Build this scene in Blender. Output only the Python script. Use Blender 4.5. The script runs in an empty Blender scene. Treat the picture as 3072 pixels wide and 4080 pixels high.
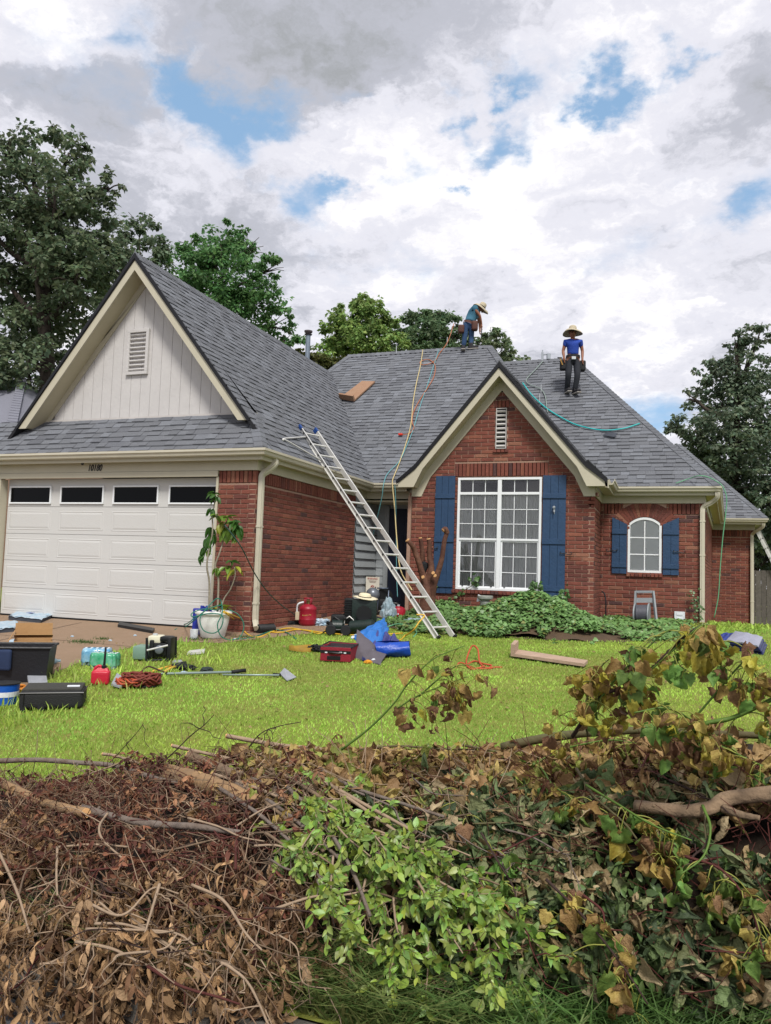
import bpy, bmesh, math, random
import numpy as np
from mathutils import Vector, Matrix
random.seed(7); np.random.seed(7); RNG = np.random.RandomState(11)
scene = bpy.context.scene
COL = scene.collection
# ---------------------------------------------------------------- camera
F, CX, CY = 3067., 1536., 2040.
YAW, PIT, ROL = np.radians([20.0, 4.19, -1.90])
def _rm():
    c, s = math.cos(YAW), math.sin(YAW)
    fwd = np.array([-s, c, 0]); rt = np.array([c, s, 0]); up = np.array([0, 0, 1.])
    f = fwd*math.cos(PIT)+up*math.sin(PIT); u = -fwd*math.sin(PIT)+up*math.cos(PIT)
    r2 = rt*math.cos(ROL)-u*math.sin(ROL); u2 = u*math.cos(ROL)+rt*math.sin(ROL)
    return np.array([r2, u2, f])
CM = _rm(); KK = 3072/1666
cam = bpy.data.cameras.new('camera'); camo = bpy.data.objects.new('camera', cam); COL.objects.link(camo)
cam.sensor_fit = 'VERTICAL'; cam.sensor_height = 36.0; cam.lens = F/4080*36.0
cam.clip_start = 0.05; cam.clip_end = 500
mt = Matrix([[CM[0][i], CM[1][i], -CM[2][i]] for i in range(3)]).to_4x4()
camo.matrix_world = mt
scene.camera = camo
# survey helpers: where a sight line meets a real plane or the ground (metres, eye height = 0)
def ray(x, y):
    return CM.T @ np.array([(x*KK-CX)/F, -(y*KK-CY)/F, 1.])
def onY(x, y, Y): r = ray(x, y); return r*(Y/r[1])
def onX(x, y, X): r = ray(x, y); return r*(X/r[0])
def onPl(x, y, p0, n): r = ray(x, y); return r*(np.dot(p0, n)/np.dot(r, n))
def dep(x, y, d): return ray(x, y)*d
def proj(p):
    v = CM @ np.asarray(p, float).T
    return (v[0]/v[2]*F+CX)/KK, (-v[1]/v[2]*F+CY)/KK, v[2]
KY = [-5, 2, 4, 8, 10.4, 14, 16, 20, 25, 60]; KZ = [-1.72, -1.66, -1.5, -1.22, -1.05, -.92, -.85, -1.1, -1.45, -1.6]
def G(X, Y): return np.interp(Y, KY, KZ)
def at(x, y, up=0.):
    r = ray(x, y); t = np.linspace(.5, 60, 30000); P = t[:, None]*r[None, :]
    i = int(np.argmax(P[:, 2]-G(P[:, 0], P[:, 1])-up < 0)); return P[i]
# ---------------------------------------------------------------- sky, sun, exposure
def lin(h):
    if isinstance(h, str):
        v = [int(h[i:i+2], 16)/255 for i in (1, 3, 5)]
        return tuple(x/12.92 if x <= .04045 else ((x+.055)/1.055)**2.4 for x in v)
    return tuple(h)
SUN_EL, SUN_AZ = math.radians(52), math.radians(152)   # azimuth measured clockwise from +Y
world = bpy.data.worlds.new('World'); scene.world = world; world.use_nodes = True
def build_world():
    nt = world.node_tree; N = nt.nodes; L = nt.links; N.clear()
    def nd(t, **k):
        n = N.new(t)
        for a, b in k.items(): setattr(n, a, b)
        return n
    def val(n, i, v):
        if isinstance(v, bpy.types.NodeSocket): L.new(v, n.inputs[i])
        else: n.inputs[i].default_value = v
    def math_(op, a, b=0., c=0., clamp=False):
        n = nd('ShaderNodeMath', operation=op, use_clamp=clamp); val(n, 0, a); val(n, 1, b); val(n, 2, c); return n.outputs[0]
    def vm(op, a, b=(0, 0, 0)):
        n = nd('ShaderNodeVectorMath', operation=op); val(n, 0, a); val(n, 1, b); return n
    out = nd('ShaderNodeOutputWorld'); bg = nd('ShaderNodeBackground'); L.new(bg.outputs[0], out.inputs[0])
    sky = nd('ShaderNodeTexSky', sky_type='NISHITA', sun_disc=False); sky.sun_elevation = SUN_EL; sky.sun_rotation = SUN_AZ
    sky.air_density = 1.0; sky.dust_density = 1.5; sky.ozone_density = 1.5
    tc = nd('ShaderNodeTexCoord'); d = vm('NORMALIZE', tc.outputs['Generated']).outputs[0]
    sx = nd('ShaderNodeSeparateXYZ'); L.new(d, sx.inputs[0])
    zz = math_('ADD', math_('MAXIMUM', sx.outputs[2], 0.0), .30)
    cb = nd('ShaderNodeCombineXYZ'); L.new(math_('DIVIDE', sx.outputs[0], zz), cb.inputs[0]); L.new(math_('DIVIDE', sx.outputs[1], zz), cb.inputs[1])
    p = cb.outputs[0]
    def noise(vec, sc, det, rough=.55, off=(0, 0, 0), color=False):
        a = vm('ADD', vec, off).outputs[0]
        n = nd('ShaderNodeTexNoise'); L.new(a, n.inputs['Vector']); n.inputs['Scale'].default_value = sc
        n.inputs['Detail'].default_value = det; n.inputs['Roughness'].default_value = rough
        return n.outputs['Color'] if color else n.outputs['Fac']
    w1 = vm('SUBTRACT', noise(p, 2.2, 5, .6, color=True), (.5, .5, .5)).outputs[0]
    s1 = nd('ShaderNodeVectorMath', operation='SCALE'); L.new(w1, s1.inputs[0]); s1.inputs['Scale'].default_value = .26
    w2 = vm('SUBTRACT', noise(p, 9, 6, .62, (3, 1, 0), color=True), (.5, .5, .5)).outputs[0]
    s2 = nd('ShaderNodeVectorMath', operation='SCALE'); L.new(w2, s2.inputs[0]); s2.inputs['Scale'].default_value = .20
    pw = vm('ADD', vm('ADD', p, s1.outputs[0]).outputs[0], s2.outputs[0]).outputs[0]
    def pc(x, y):
        r = ray(x, y); r = r/np.linalg.norm(r); z = max(r[2], 0)+.30; return (r[0]/z, r[1]/z, 0)
    def blobs(lst, KW=1.):
        acc = None
        for x, y, rad, wt in lst:
            c = pc(x, y); e = pc(x+rad, y); R = math.hypot(e[0]-c[0], e[1]-c[1])
            dist = vm('DISTANCE', pw, c).outputs['Value']
            g = math_('POWER', 2.718, math_('MULTIPLY', math_('POWER', math_('DIVIDE', dist, R), 2.), -1.))
            g = math_('MULTIPLY', g, wt*KW)
            acc = g if acc is None else math_('ADD', acc, g)
        return acc
    # breaks in the cloud deck and its thick / thin parts, as directions in the sky
    holes = blobs([(430, 210, 90, .5), (350, 130, 60, .35), (530, 330, 80, .5), (660, 240, 80, .42), (760, 190, 60, .4), (680, 440, 70, .5), (780, 395, 45, .45),
                   (1040, 210, 50, .6), (1090, 150, 60, .3), (1085, 290, 60, .45), (970, 395, 36, .6), (1300, 165, 85, .75), (1430, 125, 50, .4), (920, 215, 40, .3), (890, 355, 50, .25),
                   (1390, 900, 130, .42), (1640, 450, 60, .35), (200, 20, 60, .25), (-300, 500, 180, .5), (2100, 400, 200, .4), (480, 260, 70, .3), (600, 290, 60, .3), (730, 400, 50, .3), (1010, 250, 50, .3), (1270, 210, 50, .3)], 1.12)
    base = noise(p, 3.4, 9, .62, (7.3, 2.1, 0))
    cov = math_('SUBTRACT', math_('MULTIPLY_ADD', base, 1.5, .20), holes)
    mr = nd('ShaderNodeMapRange', interpolation_type='SMOOTHSTEP'); L.new(cov, mr.inputs[0]); mr.inputs[1].default_value = .30; mr.inputs[2].default_value = .86
    dark = blobs([(650, 60, 260, .75), (350, 30, 220, .45), (130, 230, 200, .55), (1000, 40, 200, .35), (1640, 200, 180, .55), (600, 180, 130, .3), (200, 480, 200, .3), (1560, 560, 200, .22), (480, 520, 220, .4), (800, 520, 200, .2), (1250, 560, 150, .15), (1150, 720, 160, .2)])
    white = blobs([(390, 330, 120, .5), (400, 90, 60, .4), (90, 60, 90, .6), (830, 300, 150, .5), (1450, 300, 150, .35), (900, 450, 220, .45), (1200, 330, 180, .4), (1450, 680, 260, .5), (1150, 620, 160, .3), (250, 90, 60, .3), (1100, 560, 200, .2)])
    tex = noise(pw, 5.0, 9, .6, (1, 5, 0))
    tex2 = noise(pw, 15.0, 6, .6, (4, 2, 0))
    tone = math_('ADD', math_('ADD', math_('MULTIPLY_ADD', tex, 1.5, -.27), math_('MULTIPLY', tex2, .42)), math_('SUBTRACT', math_('MULTIPLY', white, .42), math_('MULTIPLY', dark, .55)))
    ramp = nd('ShaderNodeValToRGB'); L.new(tone, ramp.inputs[0]); cr = ramp.color_ramp; cr.interpolation = 'EASE'
    cr.elements[0].position = .0; cr.elements[0].color = (*lin('#9da0a3'), 1)
    cr.elements[1].position = 1.0; cr.elements[1].color = (*lin('#fbf9fb'), 1)
    e = cr.elements.new(.38); e.color = (*lin('#b8bac4'), 1)
    e = cr.elements.new(.70); e.color = (*lin('#dfdfe8'), 1)
    sc = nd('ShaderNodeVectorMath', operation='SCALE'); L.new(ramp.outputs[0], sc.inputs[0]); sc.inputs['Scale'].default_value = 10.6
    # the bright back of the deck, towards the sun and away from the view, is what lights the yard
    skc = nd('ShaderNodeVectorMath', operation='SCALE'); L.new(sky.outputs[0], skc.inputs[0]); skc.inputs['Scale'].default_value = SKYK
    veil = nd('ShaderNodeMix', data_type='RGBA'); veil.inputs[0].default_value = .6; L.new(skc.outputs[0], veil.inputs[6]); veil.inputs[7].default_value = (*[c*10 for c in lin('#9cc4e8')], 1)
    mx = nd('ShaderNodeMix', data_type='RGBA'); L.new(mr.outputs[0], mx.inputs[0]); L.new(veil.outputs[2], mx.inputs[6]); L.new(sc.outputs[0], mx.inputs[7])
    L.new(mx.outputs[2], bg.inputs[0]); bg.inputs[1].default_value = .1
SKYK = 1.6
build_world()
sun = bpy.data.lights.new('sun', 'SUN'); sun.energy = 3.6; sun.angle = math.radians(12); sun.color = (1, .965, .90)
suno = bpy.data.objects.new('sun', sun); COL.objects.link(suno)
_sd = Vector((math.sin(SUN_AZ)*math.cos(SUN_EL), math.cos(SUN_AZ)*math.cos(SUN_EL), math.sin(SUN_EL)))
suno.rotation_euler = _sd.to_track_quat('Z', 'Y').to_euler()
scene.view_settings.view_transform = 'Standard'; scene.view_settings.look = 'None'
scene.view_settings.exposure = 0.10; scene.view_settings.gamma = 1; scene.view_settings.use_curve_mapping = False
scene.cycles.max_bounces = 6; scene.cycles.transparent_max_bounces = 12
# ---------------------------------------------------------------- materials
MATS = {}
def M(name, col=(.5, .5, .5), rough=.7, var=.12, scale=6., bump=.15, bscale=40., metal=0., attr=False, trans=0., col2=None, mixs=None, rand=0., spec=.4, detail=5, coat=0.):
    if name in MATS: return MATS[name]
    m = bpy.data.materials.new(name); m.use_nodes = True; nt = m.node_tree; N = nt.nodes; L = nt.links
    b = N['Principled BSDF']; col = lin(col)
    tc = N.new('ShaderNodeTexCoord'); no = N.new('ShaderNodeTexNoise'); L.new(tc.outputs['Object'], no.inputs['Vector'])
    no.inputs['Scale'].default_value = scale; no.inputs['Detail'].default_value = detail; no.inputs['Roughness'].default_value = .6
    mr = N.new('ShaderNodeMapRange'); L.new(no.outputs['Fac'], mr.inputs[0]); mr.inputs[1].default_value = .3; mr.inputs[2].default_value = .7
    cur = None
    if col2 is not None:
        mx = N.new('ShaderNodeMix'); mx.data_type = 'RGBA'; L.new(mr.outputs[0], mx.inputs[0]); mx.inputs[6].default_value = (*col, 1); mx.inputs[7].default_value = (*lin(col2), 1); cur = mx.outputs[2]
    if attr:
        a = N.new('ShaderNodeVertexColor'); a.layer_name = 'Col'; cur2 = a.outputs['Color']
        if cur is None: cur = cur2
        else:
            mm = N.new('ShaderNodeMix'); mm.data_type = 'RGBA'; mm.blend_type = 'MULTIPLY'; mm.inputs[0].default_value = 1; L.new(cur, mm.inputs[6]); L.new(cur2, mm.inputs[7]); cur = mm.outputs[2]
    hs = N.new('ShaderNodeHueSaturation')
    if cur is None: hs.inputs['Color'].default_value = (*col, 1)
    else: L.new(cur, hs.inputs['Color'])
    v = N.new('ShaderNodeMapRange'); L.new(no.outputs['Fac'], v.inputs[0]); v.inputs[1].default_value = .25; v.inputs[2].default_value = .75; v.inputs[3].default_value = 1-var; v.inputs[4].default_value = 1+var
    vv = v.outputs[0]
    if rand:
        oi = N.new('ShaderNodeObjectInfo'); r = N.new('ShaderNodeMapRange'); L.new(oi.outputs['Random'], r.inputs[0]); r.inputs[3].default_value = 1-rand; r.inputs[4].default_value = 1+rand
        mu = N.new('ShaderNodeMath'); mu.operation = 'MULTIPLY'; L.new(vv, mu.inputs[0]); L.new(r.outputs[0], mu.inputs[1]); vv = mu.outputs[0]
        r2 = N.new('ShaderNodeMapRange'); L.new(oi.outputs['Random'], r2.inputs[0]); r2.inputs[3].default_value = .5-rand*.06; r2.inputs[4].default_value = .5+rand*.06; L.new(r2.outputs[0], hs.inputs['Hue'])
    L.new(vv, hs.inputs['Value']); L.new(hs.outputs[0], b.inputs['Base Color'])
    b.inputs['Roughness'].default_value = rough; b.inputs['Metallic'].default_value = metal; b.inputs['Specular IOR Level'].default_value = spec
    b.inputs['Coat Weight'].default_value = coat
    if bump:
        n2 = N.new('ShaderNodeTexNoise'); L.new(tc.outputs['Object'], n2.inputs['Vector']); n2.inputs['Scale'].default_value = bscale; n2.inputs['Detail'].default_value = 3
        bp = N.new('ShaderNodeBump'); bp.inputs['Strength'].default_value = bump; bp.inputs['Distance'].default_value = .02; L.new(n2.outputs['Fac'], bp.inputs['Height']); L.new(bp.outputs[0], b.inputs['Normal'])
    if trans:
        o = N['Material Output']; t = N.new('ShaderNodeBsdfTranslucent'); L.new(hs.outputs[0], t.inputs[0]); ms = N.new('ShaderNodeMixShader'); ms.inputs[0].default_value = trans
        L.new(b.outputs[0], ms.inputs[1]); L.new(t.outputs[0], ms.inputs[2]); L.new(ms.outputs[0], o.inputs[0])
    MATS[name] = m; return m
def glass_mat(name, tint=(.02, .025, .03), clear=.75):
    m = bpy.data.materials.new(name); m.use_nodes = True; nt = m.node_tree; N = nt.nodes; L = nt.links; N.remove(N['Principled BSDF'])
    g = N.new('ShaderNodeBsdfGlossy'); g.inputs['Roughness'].default_value = .03; t = N.new('ShaderNodeBsdfTransparent'); t.inputs[0].default_value = (clear, clear, clear, 1)
    fr = N.new('ShaderNodeFresnel'); fr.inputs[0].default_value = 1.6; ms = N.new('ShaderNodeMixShader'); L.new(fr.outputs[0], ms.inputs[0]); L.new(t.outputs[0], ms.inputs[1]); L.new(g.outputs[0], ms.inputs[2])
    L.new(ms.outputs[0], N['Material Output'].inputs[0]); return m
# ---------------------------------------------------------------- mesh helpers
ORG = {}
def _org(parent): return ORG.get(parent.name, np.zeros(3)) if parent is not None else np.zeros(3)
def link(name, me, parent=None):
    o = bpy.data.objects.new(name, me); COL.objects.link(o)
    if parent is not None: o.parent = parent; ORG[o.name] = _org(parent)
    return o
def npmesh(name, V, Fc, mat, parent=None, colors=None, smooth=False):
    """V (n,3); Fc (m,k) with one k, or a list of faces"""
    V = np.asarray(V, float)-_org(parent); me = bpy.data.meshes.new(name)
    if isinstance(Fc, np.ndarray):
        k = Fc.shape[1]; me.vertices.add(len(V)); me.vertices.foreach_set('co', V.astype(np.float32).ravel())
        me.loops.add(Fc.size); me.loops.foreach_set('vertex_index', Fc.astype(np.int32).ravel())
        me.polygons.add(len(Fc)); me.polygons.foreach_set('loop_start', np.arange(0, Fc.size, k, dtype=np.int32)); me.polygons.foreach_set('loop_total', np.full(len(Fc), k, np.int32))
        me.update(calc_edges=True)
    else: me.from_pydata([tuple(v) for v in V], [], Fc)
    if colors is not None:
        c = me.color_attributes.new('Col', 'FLOAT_COLOR', 'POINT'); cc = np.ones((len(V), 4), np.float32); cc[:, :3] = colors; c.data.foreach_set('color', cc.ravel())
    if mat: me.materials.append(mat)
    if smooth: me.polygons.foreach_set('use_smooth', np.ones(len(me.polygons), bool))
    return link(name, me, parent)
class MB:
    def __init__(s): s.v = []; s.f = []; s.c = []; s.col = (1, 1, 1)
    def add(s, V, Fc):
        b = len(s.v); s.v += [tuple(map(float, p)) for p in V]; s.f += [tuple(i+b for i in f) for f in Fc]; s.c += [s.col]*len(V); return s
    def box(s, c, d, R=None):
        """centre, full sizes, optional 3x3 rotation"""
        V = np.array([(x, y, z) for z in (-.5, .5) for y in (-.5, .5) for x in (-.5, .5)])*np.array(d)
        if R is not None: V = V @ np.asarray(R).T
        return s.add(V+np.array(c), [(0, 2, 3, 1), (4, 5, 7, 6), (0, 1, 5, 4), (2, 6, 7, 3), (0, 4, 6, 2), (1, 3, 7, 5)])
    def rbox(s, c, d, r=.01, R=None, seg=1):
        bm = bmesh.new(); bmesh.ops.create_cube(bm, size=1); bmesh.ops.scale(bm, vec=d, verts=bm.verts)
        bmesh.ops.bevel(bm, geom=list(bm.edges), offset=r, segments=seg+1, profile=.6, affect='EDGES')
        V = np.array([v.co[:] for v in bm.verts]); Fc = [tuple(v.index for v in f.verts) for f in bm.faces]; bm.free()
        if R is not None: V = V @ np.asarray(R).T
        return s.add(V+np.array(c), Fc)
    def beam(s, a, b, w, h, up=(0, 0, 1)):
        a = np.array(a, float); b = np.array(b, float); y = b-a; L_ = np.linalg.norm(y); y /= L_
        x = np.cross(y, up); x /= np.linalg.norm(x); z = np.cross(x, y)
        return s.box((a+b)/2, (w, L_, h), np.array([x, y, z]).T)
    def tube(s, pts, r, n=6, cap=True):
        P = np.array(pts, float); m = len(P); R = np.full(m, r, float) if np.isscalar(r) else np.interp(np.linspace(0, 1, m), np.linspace(0, 1, len(r)), r)
        T = np.gradient(P, axis=0); T /= np.maximum(np.linalg.norm(T, axis=1), 1e-9)[:, None]
        u = np.cross(T[0], (0, 0, 1) if abs(T[0][2]) < .9 else (1, 0, 0)); u /= np.linalg.norm(u); V = []
        for i in range(m):
            u = u-T[i]*np.dot(u, T[i]); u /= max(np.linalg.norm(u), 1e-9); w = np.cross(T[i], u)
            for k in range(n):
                a = 2*math.pi*k/n; V.append(P[i]+R[i]*(math.cos(a)*u+math.sin(a)*w))
        Fc = [(i*n+k, i*n+(k+1) % n, (i+1)*n+(k+1) % n, (i+1)*n+k) for i in range(m-1) for k in range(n)]
        if cap: Fc += [tuple(range(n-1, -1, -1)), tuple((m-1)*n+k for k in range(n))]
        return s.add(V, Fc)
    def lathe(s, prof, n=20, c=(0, 0, 0), ax=None):
        """profile [(r,z)...] around an axis through c (default z)"""
        A = np.eye(3) if ax is None else frame_z(ax)
        V = [A @ np.array([r*math.cos(2*math.pi*k/n), r*math.sin(2*math.pi*k/n), z])+np.array(c) for r, z in prof for k in range(n)]; m = len(prof)
        Fc = [(i*n+k, i*n+(k+1) % n, (i+1)*n+(k+1) % n, (i+1)*n+k) for i in range(m-1) for k in range(n)]
        Fc += [tuple(range(n-1, -1, -1)), tuple((m-1)*n+k for k in range(n))]
        return s.add(V, Fc)
    def prism(s, poly, o, u, v, w, d):
        """poly in (u,v) plane at o, thickness d along w"""
        o, u, v, w = map(lambda q: np.array(q, float), (o, u, v, w)); n = len(poly)
        V = [o+u*a+v*b for a, b in poly]+[o+u*a+v*b+w*d for a, b in poly]
        return s.add(V, [tuple(range(n)), tuple(range(2*n-1, n-1, -1))]+[(i, i+n, (i+1) % n+n, (i+1) % n) for i in range(n)])
    def sweep(s, prof, path, out):
        """profile [(o,z)] swept along a horizontal mitred path; out = side sign"""
        P = [np.array(p, float) for p in path]; V = []; n = len(prof)
        for i, p in enumerate(P):
            d1 = (P[i]-P[i-1]) if i > 0 else (P[1]-P[0]); d2 = (P[i+1]-P[i]) if i < len(P)-1 else (P[i]-P[i-1])
            d1 = d1/np.linalg.norm(d1); d2 = d2/np.linalg.norm(d2)
            n1 = np.array([d1[1], -d1[0], 0])*out; n2 = np.array([d2[1], -d2[0], 0])*out; q = n1+n2; q = q/np.dot(q, n1)
            for o, z in prof: V.append(p+q*o+np.array([0, 0, z]))
        m = len(P); Fc = [(i*n+k, i*n+(k+1) % n, (i+1)*n+(k+1) % n, (i+1)*n+k) for i in range(m-1) for k in range(n)]
        Fc += [tuple(range(n-1, -1, -1)), tuple((m-1)*n+k for k in range(n))]
        return s.add(V, Fc)
    def sheet(s, rows):
        """rows of points -> grid"""
        m, n = len(rows), len(rows[0]); return s.add([p for r in rows for p in r], [(i*n+k, i*n+k+1, (i+1)*n+k+1, (i+1)*n+k) for i in range(m-1) for k in range(n-1)])
    def build(s, name, mat, parent=None, smooth=False, attr=False, auto=False):
        o = npmesh(name, s.v, s.f, mat, parent, colors=np.array(s.c) if attr else None, smooth=smooth)
        bm = bmesh.new(); bm.from_mesh(o.data); bmesh.ops.recalc_face_normals(bm, faces=bm.faces); bm.to_mesh(o.data); bm.free()
        if auto:
            o.data.polygons.foreach_set('use_smooth', np.ones(len(o.data.polygons), bool)); o.data.set_sharp_from_angle(angle=math.radians(38))
        return o
def frame_z(z, x=None):
    z = np.array(z, float); z /= np.linalg.norm(z); h = np.array(x if x is not None else ((1, 0, 0) if abs(z[0]) < .9 else (0, 1, 0)), float)
    y = np.cross(z, h); y /= np.linalg.norm(y); return np.array([np.cross(y, z), y, z]).T
def rotz(a): c, s_ = math.cos(a), math.sin(a); return np.array([[c, -s_, 0], [s_, c, 0], [0, 0, 1]])
def tag(o, label=None, cat=None, group=None, kind=None):
    if label: o['label'] = label
    if cat: o['category'] = cat
    if group: o['group'] = group
    if kind: o['kind'] = kind
    return o
def thing(name, label, cat, loc=(0, 0, 0), rz=0., group=None, world_=True):
    """an Empty at a thing's base; its parts are given in world coordinates, or in its own when world_ is False"""
    o = bpy.data.objects.new(name, None); COL.objects.link(o); o.location = tuple(map(float, loc)); o.empty_display_size = .1
    if world_: ORG[o.name] = np.array(loc, float)
    else: o.rotation_euler[2] = rz; ORG[o.name] = np.zeros(3)
    return tag(o, label, cat, group)
def spline(pts, n=24):
    """Catmull-Rom through pts"""
    P = np.array(pts, float); P = np.vstack([2*P[0]-P[1], P, 2*P[-1]-P[-2]]); out = []
    segs = len(P)-3; per = max(2, n//segs)
    for i in range(segs):
        p0, p1, p2, p3 = P[i:i+4]
        for t in np.linspace(0, 1, per, endpoint=False): out.append(.5*((2*p1)+(-p0+p2)*t+(2*p0-5*p1+4*p2-p3)*t*t+(-p0+3*p1-3*p2+p3)*t**3))
    out.append(P[-2]); return np.array(out)
# ================================================================ GROUND
m_lawn = M('lawn_soil', '#71812c', .95, .3, 4, .6, 60, col2='#6b682f', detail=10)
m_drive = M('exposed_aggregate', '#a38870', .9, .2, 3., .8, 220, col2='#86705a', detail=12)
m_dirt = M('bare_dirt', '#5d4a36', .95, .25, 5, .8, 50, col2='#3f3226')
m_conc = M('concrete', '#9b9184', .9, .15, 3, .4, 80, col2='#7e7668')
m_asph = M('asphalt', '#57585c', .9, .12, 6, .6, 200)
def ground_sheet(name, xs, ys, mat, up=0.):
    V = [(x, y, float(G(x, y))+up) for y in ys for x in xs]; n = len(xs)
    Fc = np.array([(i*n+k, i*n+k+1, (i+1)*n+k+1, (i+1)*n+k) for i in range(len(ys)-1) for k in range(n-1)])
    return tag(npmesh(name, V, Fc, mat), kind='structure')
ground_sheet('lawn', [-150, -40, -20, -12, -8, -4, 0, 4, 8, 20, 40, 150], [2.62, 3, 4, 6, 8, 9, 10.4, 12, 14, 16, 18, 20, 25, 30, 40, 60, 150], m_lawn)
ground_sheet('street', [-150, -20, 0, 20, 150], [-60, -5, 0, 1.9, 2.55, 3.4], m_asph, -.1)
def patch(name, poly, mat, up, kind='structure'):
    bm = bmesh.new(); vs = [bm.verts.new((x, y, 0)) for x, y in poly]; bm.faces.new(vs)
    for yy in KY:
        bmesh.ops.bisect_plane(bm, geom=bm.verts[:]+bm.edges[:]+bm.faces[:], plane_co=(0, yy, 0), plane_no=(0, 1, 0))
    for v in bm.verts: v.co.z = float(G(v.co.x, v.co.y))+up
    me = bpy.data.meshes.new(name); bm.to_mesh(me); bm.free(); me.materials.append(mat); return tag(link(name, me), kind=kind)
DRIVE = [(-12.5, 10.6), (-12.5, 2.64), (-3.9, 2.64), (-3.75, 3.2), (-4.6, 4.1), (-5.6, 5.2), (-6.0, 6.0), (-6.45, 7.1), (-6.72, 8.0), (-6.72, 8.7), (-6.45, 9.3), (-5.85, 9.42), (-5.4, 10.1), (-5.0, 10.9), (-4.9, 12.0), (-4.8, 14.6), (-5.95, 14.6), (-5.95, 10.6)]
patch('driveway', DRIVE, m_drive, .006)
patch('dirt_verge', [(-4.3, 2.64), (-2.4, 2.64), (-2.7, 3.2), (-3.1, 3.75), (-3.6, 4.1), (-4.1, 4.15)], m_dirt, .012)
patch('flower_bed_soil', [(-4.7, 12.2), (-3.6, 11.95), (-2.6, 11.8), (-1.6, 11.8), (-.6, 12.1), (.2, 13.2), (.6, 15.6), (-4.7, 15.6)], m_dirt, .01)
# kerb
kb = MB()
for i in range(22):
    x0 = -9+i*1.5; kb.rbox((x0+.745, 2.56, -1.70), (1.485, .16, .16), .02)
tag(kb.build('kerb', M('kerb_concrete', '#6d6963', .9, .2, 3, .4, 80, col2='#55524d')), kind='structure')
# joints in the driveway
jb = MB()
for a, b in (((-12, 6.6), (-6.3, 6.9)), ((-9.0, 10.3), (-8.2, 4.0)), ((-12, 8.9), (-6.75, 8.7))):
    P = [np.array([a[0]+(b[0]-a[0])*t, a[1]+(b[1]-a[1])*t, 0]) for t in np.linspace(0, 1, 9)]
    for q in P: q[2] = G(0, q[1])+.009
    jb.sheet([P, [q+np.array([.0, .016, 0]) if abs(b[0]-a[0]) > 2 else q+np.array([.016, 0, 0]) for q in P]])
jo = tag(jb.build('driveway_joint', M('joint_dark', '#4a3c30', .95, .2)), kind='structure')
# ================================================================ HOUSE
HL = (-3.0, 14.5, -.95)
house = thing('brick_house', 'single-storey red brick house with steep grey shingle roof and beige trim', 'house', HL)
m_trim = M('beige_trim', '#b5af9b', .55, .05, 3, .06, 30)
m_soff = M('soffit_paint', '#b3ab92', .6, .05, 3, .05, 30)
m_gut = M('gutter_metal', '#bab4a2', .38, .06, 2.5, .05, 20, spec=.5)
m_side = M('siding_paint', '#bcb9b7', .6, .05, 4, .25, 24)
m_black = M('black_drip_edge', '#07080e', .5, .2, 20, .3, 40)
m_mort = M('mortar', '#ab8f80', .95, .15, 30, .5, 120, col2='#94735f')
m_brick = M('brick_face', rough=.88, var=.22, scale=22., bump=.6, bscale=70., attr=True, detail=6, spec=.25)
m_shing = M('asphalt_shingle', rough=.93, var=.16, scale=60., bump=.7, bscale=260., attr=True, detail=4, spec=.25)
m_under = M('roof_underlay', '#1b1c20', .9, .1)
m_white = M('white_vinyl', '#dfe2e4', .4, .03, 3, .03, 20)
m_dark = M('dark_void', '#06070a', .6, 0, 3, 0)
m_navy = M('navy_door', '#141d33', .45, .1, 4, .05)
m_door = M('garage_door_paint', '#c3c3c1', .5, .05, .7, .18, 60, col2='#bab9b6')
m_shut = M('blue_shutter_paint', '#25405f', .55, .14, 9, .25, 30)
def H(mb, name, mat, parent=house, label=None, **k):
    o = mb.build(name, mat, parent, **k)
    if label: o['label'] = label
    return o
BR = []   # (parent, V, F, colour)
def brick_col(shade=1.0):
    r = RNG.rand()
    if r < .62: c = np.array([.200, .066, .045])
    elif r < .80: c = np.array([.150, .054, .041])
    elif r < .92: c = np.array([.240, .088, .055])
    elif r < .96: c = np.array([.27, .12, .075])
    else: c = np.array([.095, .048, .043])
    return c*np.array([.9, .9, .95])*(1+RNG.uniform(-.12, .12))*shade
COURSE, BL = .0748, .258
def brick_box(par, o, u, n, u0, u1, z0, z1, T=None, proud=0.):
    """one brick face block; u = wall direction, n = outward"""
    j = .0060; pr = proud+RNG.uniform(-.0025, .0025); a = RNG.uniform(-.003, .003)
    P = [(u0+j, z0+j), (u1-j, z0+j+a*.3), (u1-j, z1-j+a*.3), (u0+j, z1-j)]
    V = []
    for d, e in ((-.03, 0), (pr, 0), (pr+.004, .006)):
        for k, (uu, zz) in enumerate(P):
            s1 = 1 if k in (0, 3) else -1; s2 = 1 if k < 2 else -1
            q = (uu+s1*e, zz+s2*e); 
            if T is not None: q = T(*q)
            V.append(o+u*q[0]+n*d+np.array([0, 0, q[1]]))
    Fc = [(8, 9, 10, 11)]+[(k, (k+1) % 4, 4+(k+1) % 4, 4+k) for k in range(4)]+[(4+k, 4+(k+1) % 4, 8+(k+1) % 4, 8+k) for k in range(4)]
    BR.append((par, np.array(V), Fc, brick_col()))
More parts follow.
